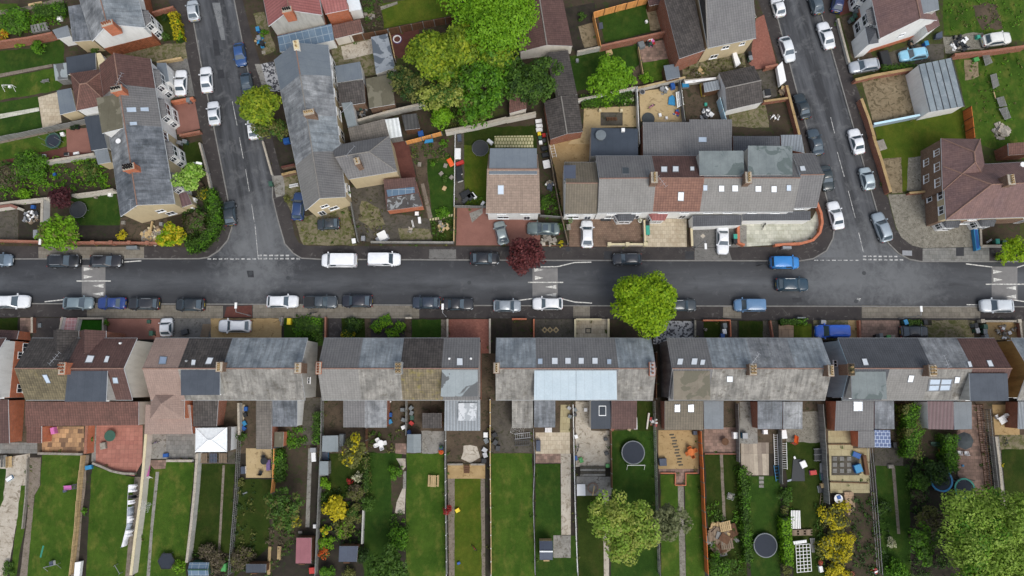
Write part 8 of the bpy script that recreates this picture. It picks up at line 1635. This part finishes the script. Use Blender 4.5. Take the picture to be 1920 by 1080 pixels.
lying('inflatable_pool','bright blue crumpled sheet in the sandy yard','plastic sheet',T('A3',1172,780,1225,790,1222,730,1205,712,1178,728),.1,.35,'cp');lying('glazed_screen','white glazed frame leaning on the yard fence','frame',T('A3',1240,808,1292,785,1278,672,1228,692),.7,.85,'wm',slats=4);boxy('blue_barrel','dark blue barrels at the sandy yard corner','barrel',X('A3',1208,640),.6,.9,.8,.2,'up');boxy('plastic_tub','pale tub right of the dark blue barrels','tub',X('A3',1302,635),1.0,.7,.6,.1,'metal','cp');c=at(X('A3',978,690),.7);r=thing('barbecue','round silver barbecue in the sandy yard corner','barbecue',(c.x,c.y,.1));b=MB();b.lathe((c.x,c.y,.55),[(.2,0),(.38,.12),(.4,.2)],18);b.build('bowl',M['alu'],r);b=MB();b.lathe((c.x,c.y,.74),[(.33,0),(.33,.02)],18);b.build('grill',M['dm'],r)
for i in range(3):a=i*2.1;b=MB();b.tube((c.x+cos(a)*.3,c.y+sin(a)*.3,.1),(c.x+cos(a)*.15,c.y+sin(a)*.15,.57),.02,n=5);b.build('leg',M['dm'],r)
heap('white and grey clutter above the sandy yard',X('A3',1130,665),11,24,['wp','metal','gp','dm'],'junk_heap','heap',.2,.6,.4);heap('red and blue toys under the glazed frame',X('A3',1235,845),6,14,['rp','wp','up'],'toy_heap','toys',.2,.45,.3);boxy('white_box','small white stool in the sandy yard','stool',X('A3',1112,860),.4,.5,.4,.2,'wp');boxy('white_box','second small white stool near the round dark cover','stool',X('A3',1160,882),.35,.4,.4,.2,'wp')
boxy('raised_bed','yellow-edged raised box in the brown yard','raised bed',X('A3',1432,668),.45,2.0,.6,.1,'yp','pw');heap('white and dark junk pile at the foot of the brown yard',X('A3',1450,855),11,30,['wp','dm','metal'],'junk_heap','heap',.2,.7,.5);boxy('plastic_tub','teal bucket in the brown yard','bucket',X('A3',1455,780),.4,.45,.4,0,'tp');lying('gutter_pipe','white pipes lying on the grey wall','pipes',T('A3',1300,625,1530,592,1528,580,1298,608),1.55,1.65,'wp',slats=3);boxy('white_box','dark and white cabinet by the garage door','cabinet',X('A4',0,690),.9,1.0,.9,.1,'wp','bp')
bench('slatted dark pergola seat on the pale patio',X('A3',748,890),pi/2,1.6,'bw');boxy('stone_planter','left stone urn at the pale patio deck','urn',X('A3',662,825),.4,.4,.5,0,'creamcap');boxy('stone_planter','right stone urn at the pale patio deck','urn',X('A3',822,825),.4,.4,.5,0,'creamcap');boxy('air_unit','white round vent box on the flat roof terrace','vent',X('A3',834,972),.5,.5,.4,0,'wp',z=3.0);ladder('white folded ladder on the tan side patio',X('B3',320,180),X('B3',298,85),.6,'wm',.5,5)
for i,(x,y,m)in enumerate(((200,905,'wp'),(205,940,'wp'),(205,970,'wp'),(205,1000,'yp'),(240,1010,'rp'),(210,1030,'np'),(215,1065,'wp'),(240,1050,'dm'))):boxy('storage_tub',('topmost white tub in the side passage row','second white tub in the side passage row','third white tub in the side passage row','yellow tub in the side passage row','red tub in the side passage row','green tub in the side passage row','lowest white tub in the side passage row','dark tub lowest in the side passage row')[i],'tub',X('A3',x,y),.95 if i<3 else.5,.5,.5,.15,m,grp='tubs along the side passage')
for i,y in enumerate((110,160,215,245)):boxy('tyre_stack' if i<2 else 'plastic_crate',('upper black tyre crate in the passage beside the tan patio','lower black tyre crate in the passage beside the tan patio','black and white crate in the passage','white frame crate in the passage')[i],'crate',X('B3',245+i*6,y),1.0,.6,.5,.2,'bp','wp' if i>1 else None)
heap('white sacks and blue bags among the passage shrubs',X('B3',285,390),8,18,['wp','stone','sb','pw'],'junk_heap','heap',.25,.7,.4);heap('pale rocks behind the grey saloon',X('B3',275,800),13,26,['stone','conc'],'rock_heap','rocks',.3,.8,.3);boxy('stone_planter','stone planter at the brown block drive fence','planter',X('B3',425,700),.6,.8,.5,.1,'stone');boxy('patio_heater','dark bench box under the pale grey house window','box',X('B3',705,635),1.4,.7,.5,0,'dm');pot('white flower pot by the front bay',X('B3',795,655),.28,'cream','wp');pot('round white pot left of the pale wall',X('B3',960,655),.3,'cream','wp');pot('small plant by the brown drive steps',X('B3',440,655),.35,'green','stone');bike('motor scooter standing on the stone paving',X('B3',1888,682),1.2,'bp',1.1,'motor_scooter','scooter');bike('dark motorcycle behind the bright blue van',X('B3',1880,985),.2,'bp',1.2,'motorcycle','motorcycle')
for i,(x,y,sx,sy,m)in enumerate(((1512,150,.9,1.6,'wp'),(1525,30,.6,1.0,'sb'),(1522,275,.9,1.2,'wp'),(1524,330,.8,1.1,'wp'),(1528,220,1.2,.5,'rp'),(1572,455,1.5,1.0,'wp'),(1612,470,1.0,.9,'dm'),(1632,465,.5,1.0,'wp'),(1580,490,1.6,.5,'dm'),(1755,60,.5,.9,'wp'),(1700,525,.7,.4,'wp'))):
 boxy('junk_box',('long white bath tub in the junk strip','dark blue bag at the top of the junk strip','white basin in the junk strip','second white basin in the junk strip','red-white frame between the basins','white machine at the foot of the junk strip','dark engine beside the white machine','white panel right of the dark engine','dark base under the white machine','white statue next to the buff paving','white box at the detached house fence')[i],'junk',X('B2',x,y),sx,sy,.55,.1*i,m,'bp' if i in(2,3,5)else None)
for i,(x,y,m)in enumerate(((1458,215,'op'),(1388,300,'stone'),(1465,328,'stone'),(1412,410,'pw'),(1420,240,'stone'),(1225,230,'stone'))):boxy('garden_ornament' if i else 'toy_board',('bright orange panel leaning at the narrow lawn','stone ornament on the narrow lawn','white stone by the narrow lawn fence','wooden toy on the narrow lawn','pale stone near the orange panel','pale stone on the brown bed')[i],'toy' if i in(0,3)else 'stone',X('B2',x,y),.6 if i else.7,.5 if i else 1.2,.35,.5+.2*i,m)
lying('blue_tarp','blue tarp bundle on the leaning orange planks','tarp',T('B2',1262,72,1330,62,1325,40,1270,50),.9,1.2,'cp');heap('white scrap metal pieces in the concrete yard',X('B2',955,772),8,9,['wm','metal'],'scrap_heap','scrap',.4,1.4,.2,True);heap('pale bricks scattered in the concrete yard',X('B2',1155,722),6,14,['stone','conc'],'brick_heap','heap',.15,.35,.15);heap('pile of stones in the plant plot',X('B2',1400,705),11,26,['stone','pw'],'stone_heap','stones',.2,.5,.3);boxy('white_box','white gas box beside the brick outbuilding','box',X('B2',1225,648),.4,.9,.6,.1,'wp');boxy('plant_tub','round pale tub at the brick outbuilding','tub',X('B2',1205,600),.55,.55,.5,0,'gp','wp');ladder('thin pole lying below the brick outbuilding',X('B2',1182,705),X('B2',1168,650),.15,'wm',.2,2,'white_pole','pole')
heap('clutter of pots and bags in the dark alley',X('A2',790,830),12,36,['dm','metal','stone','wood','np'],'junk_heap','heap',.15,.5,.5);heap('front garden clutter of chairs and bags at the top',X('A2',30,320),10,24,['stone','bp','pw','cp'],'junk_heap','heap',.2,.6,.5);boxy('blue_barrel','blue tarp bundle beside the dark shed','barrel',X('A2',1235,1000),.8,.9,.8,.2,'up');boxy('blue_barrel','bright blue tub below the round evergreen','tub',X('B2',225,52),.9,.8,.7,.2,'up');lying('doormat','pale square slab on the front yard at the top','slab',T('A2',45,405,72,400,68,378,42,382),.1,.15,'stone');lying('timber_boards','timber stack under the flat garage','timber',T('A2',950,840,1045,805,1040,780,945,800),.1,.7,'pw',slats=4)
heap('white rubble pile beside the brick outhouse garden',X('A2',850,110),10,40,['stone','greyconc','wood','dm'],'rubble_heap','rubble',.15,.5,.4)
lying('timber_boards','weathered grey planks fallen in the shrubs','planks',T('A1',240,245,370,225,345,165,225,190),.2,.6,'gw',slats=5);boxy('white_box','white box in the hedge at the top left','box',X('A1',440,132),.6,.6,.6,.1,'wp');lying('timber_boards','pale plank on the top left path','plank',T('A1',212,42,312,22,310,8,208,28),.12,.3,'pw');boxy('garden_box','white cube by the green ringed trampoline','box',X('A1',462,1003),.5,.5,.5,.3,'wp');pot('dark row of pots above the red patio',X('A1',580,955),.35,'dark','bp');pot('second dark pot above the red patio',X('A1',545,962),.3,'dark','bp');boxy('white_box','white sack on the maroon path, left','bag',X('B1',325,164),.55,.3,.3,.1,'wp');boxy('white_box','black and white sack on the maroon path','bag',X('B1',492,153),.6,.4,.35,.1,'wp','bp');boxy('white_box','white bag under the red patio','bag',X('B1',568,148),.8,.35,.3,.2,'wp')
boxy('blue_ball','blue ball lost in the overgrown garden','ball',X('B1',405,306),.4,.4,.35,.3,'up');heap('white junk heap beside the white upright wall',X('B1',235,630),13,44,['wp','stone','dm','wood','metal'],'junk_heap','heap',.2,.6,.5);boxy('blue_barrel','blue tub in the junk yard','tub',X('B1',242,550),.5,.5,.5,0,'up');boxy('storage_bin','grey cabinet against the brick front wall','cabinet',X('B1',262,752),.6,1.2,.9,.1,'gp','metal');heap('large pile of pale broken timber by the corner garden',X('B1',1130,765),18,80,['pw','stone','wood','creamcap'],'timber_heap','timber heap',.2,.9,.6,True);lying('white_board','pale planks leaning out of the timber pile','planks',T('B1',1118,745,1128,745,1145,660,1134,658),.4,.7,'pw');boxy('white_box','white block under the pale wall','block',X('B1',820,455),.5,.6,.5,0,'wp');boxy('white_box','small block left of the white one under the pale wall','block',X('B1',712,475),.4,.4,.4,0,'stone');boxy('motor_scooter','white garden gate post by the maroon porch','gate',X('B1',1440,520),.5,1.6,.9,-.2,'wp');boxy('stone_block','small stone at the slate end house corner','stone',X('B1',920,668),.5,.5,.4,0,'stone');boxy('storage_box','pale dustbin box in the brown yard of the corner house','box',X('B1',1205,678),.5,.5,.5,0,'metal');lying('white_board','short white board on the narrow path by the wire fence','board',T('D1',1448,595,1474,585,1470,578,1444,588),.1,.2,'gp')
rg=np.random.default_rng(77);lm=[]
for w_ in FL:
 for p,q in zip(w_[:-1],w_[1:]):
  d=q-p;l=d.length;nn=Vector((-d.y,d.x,0)).normalized()
  if.5*(p.y+q.y)>P(960,590).y and.5*(p.y+q.y)<P(960,465).y:continue
  for k in range(int(l*.9)):
   if rg.uniform()<.6:
    c=p+d*rg.uniform()+nn*float(rg.choice([-1,1]))*rg.uniform(.15,.4);lm.append(((c.x,c.y,.1+rg.uniform(0,.12)),rg.uniform(.1,.28)))
cs,ns,ss,li=clumps(rg,lm,260,.13);t_=rg.uniform(size=len(lm))<.4
tag(leaf_mesh('weeds',cs,ns,ss,[L['mid'],L['olive']],t_[li],None,(0,0,.1),rg=rg),kind='stuff')
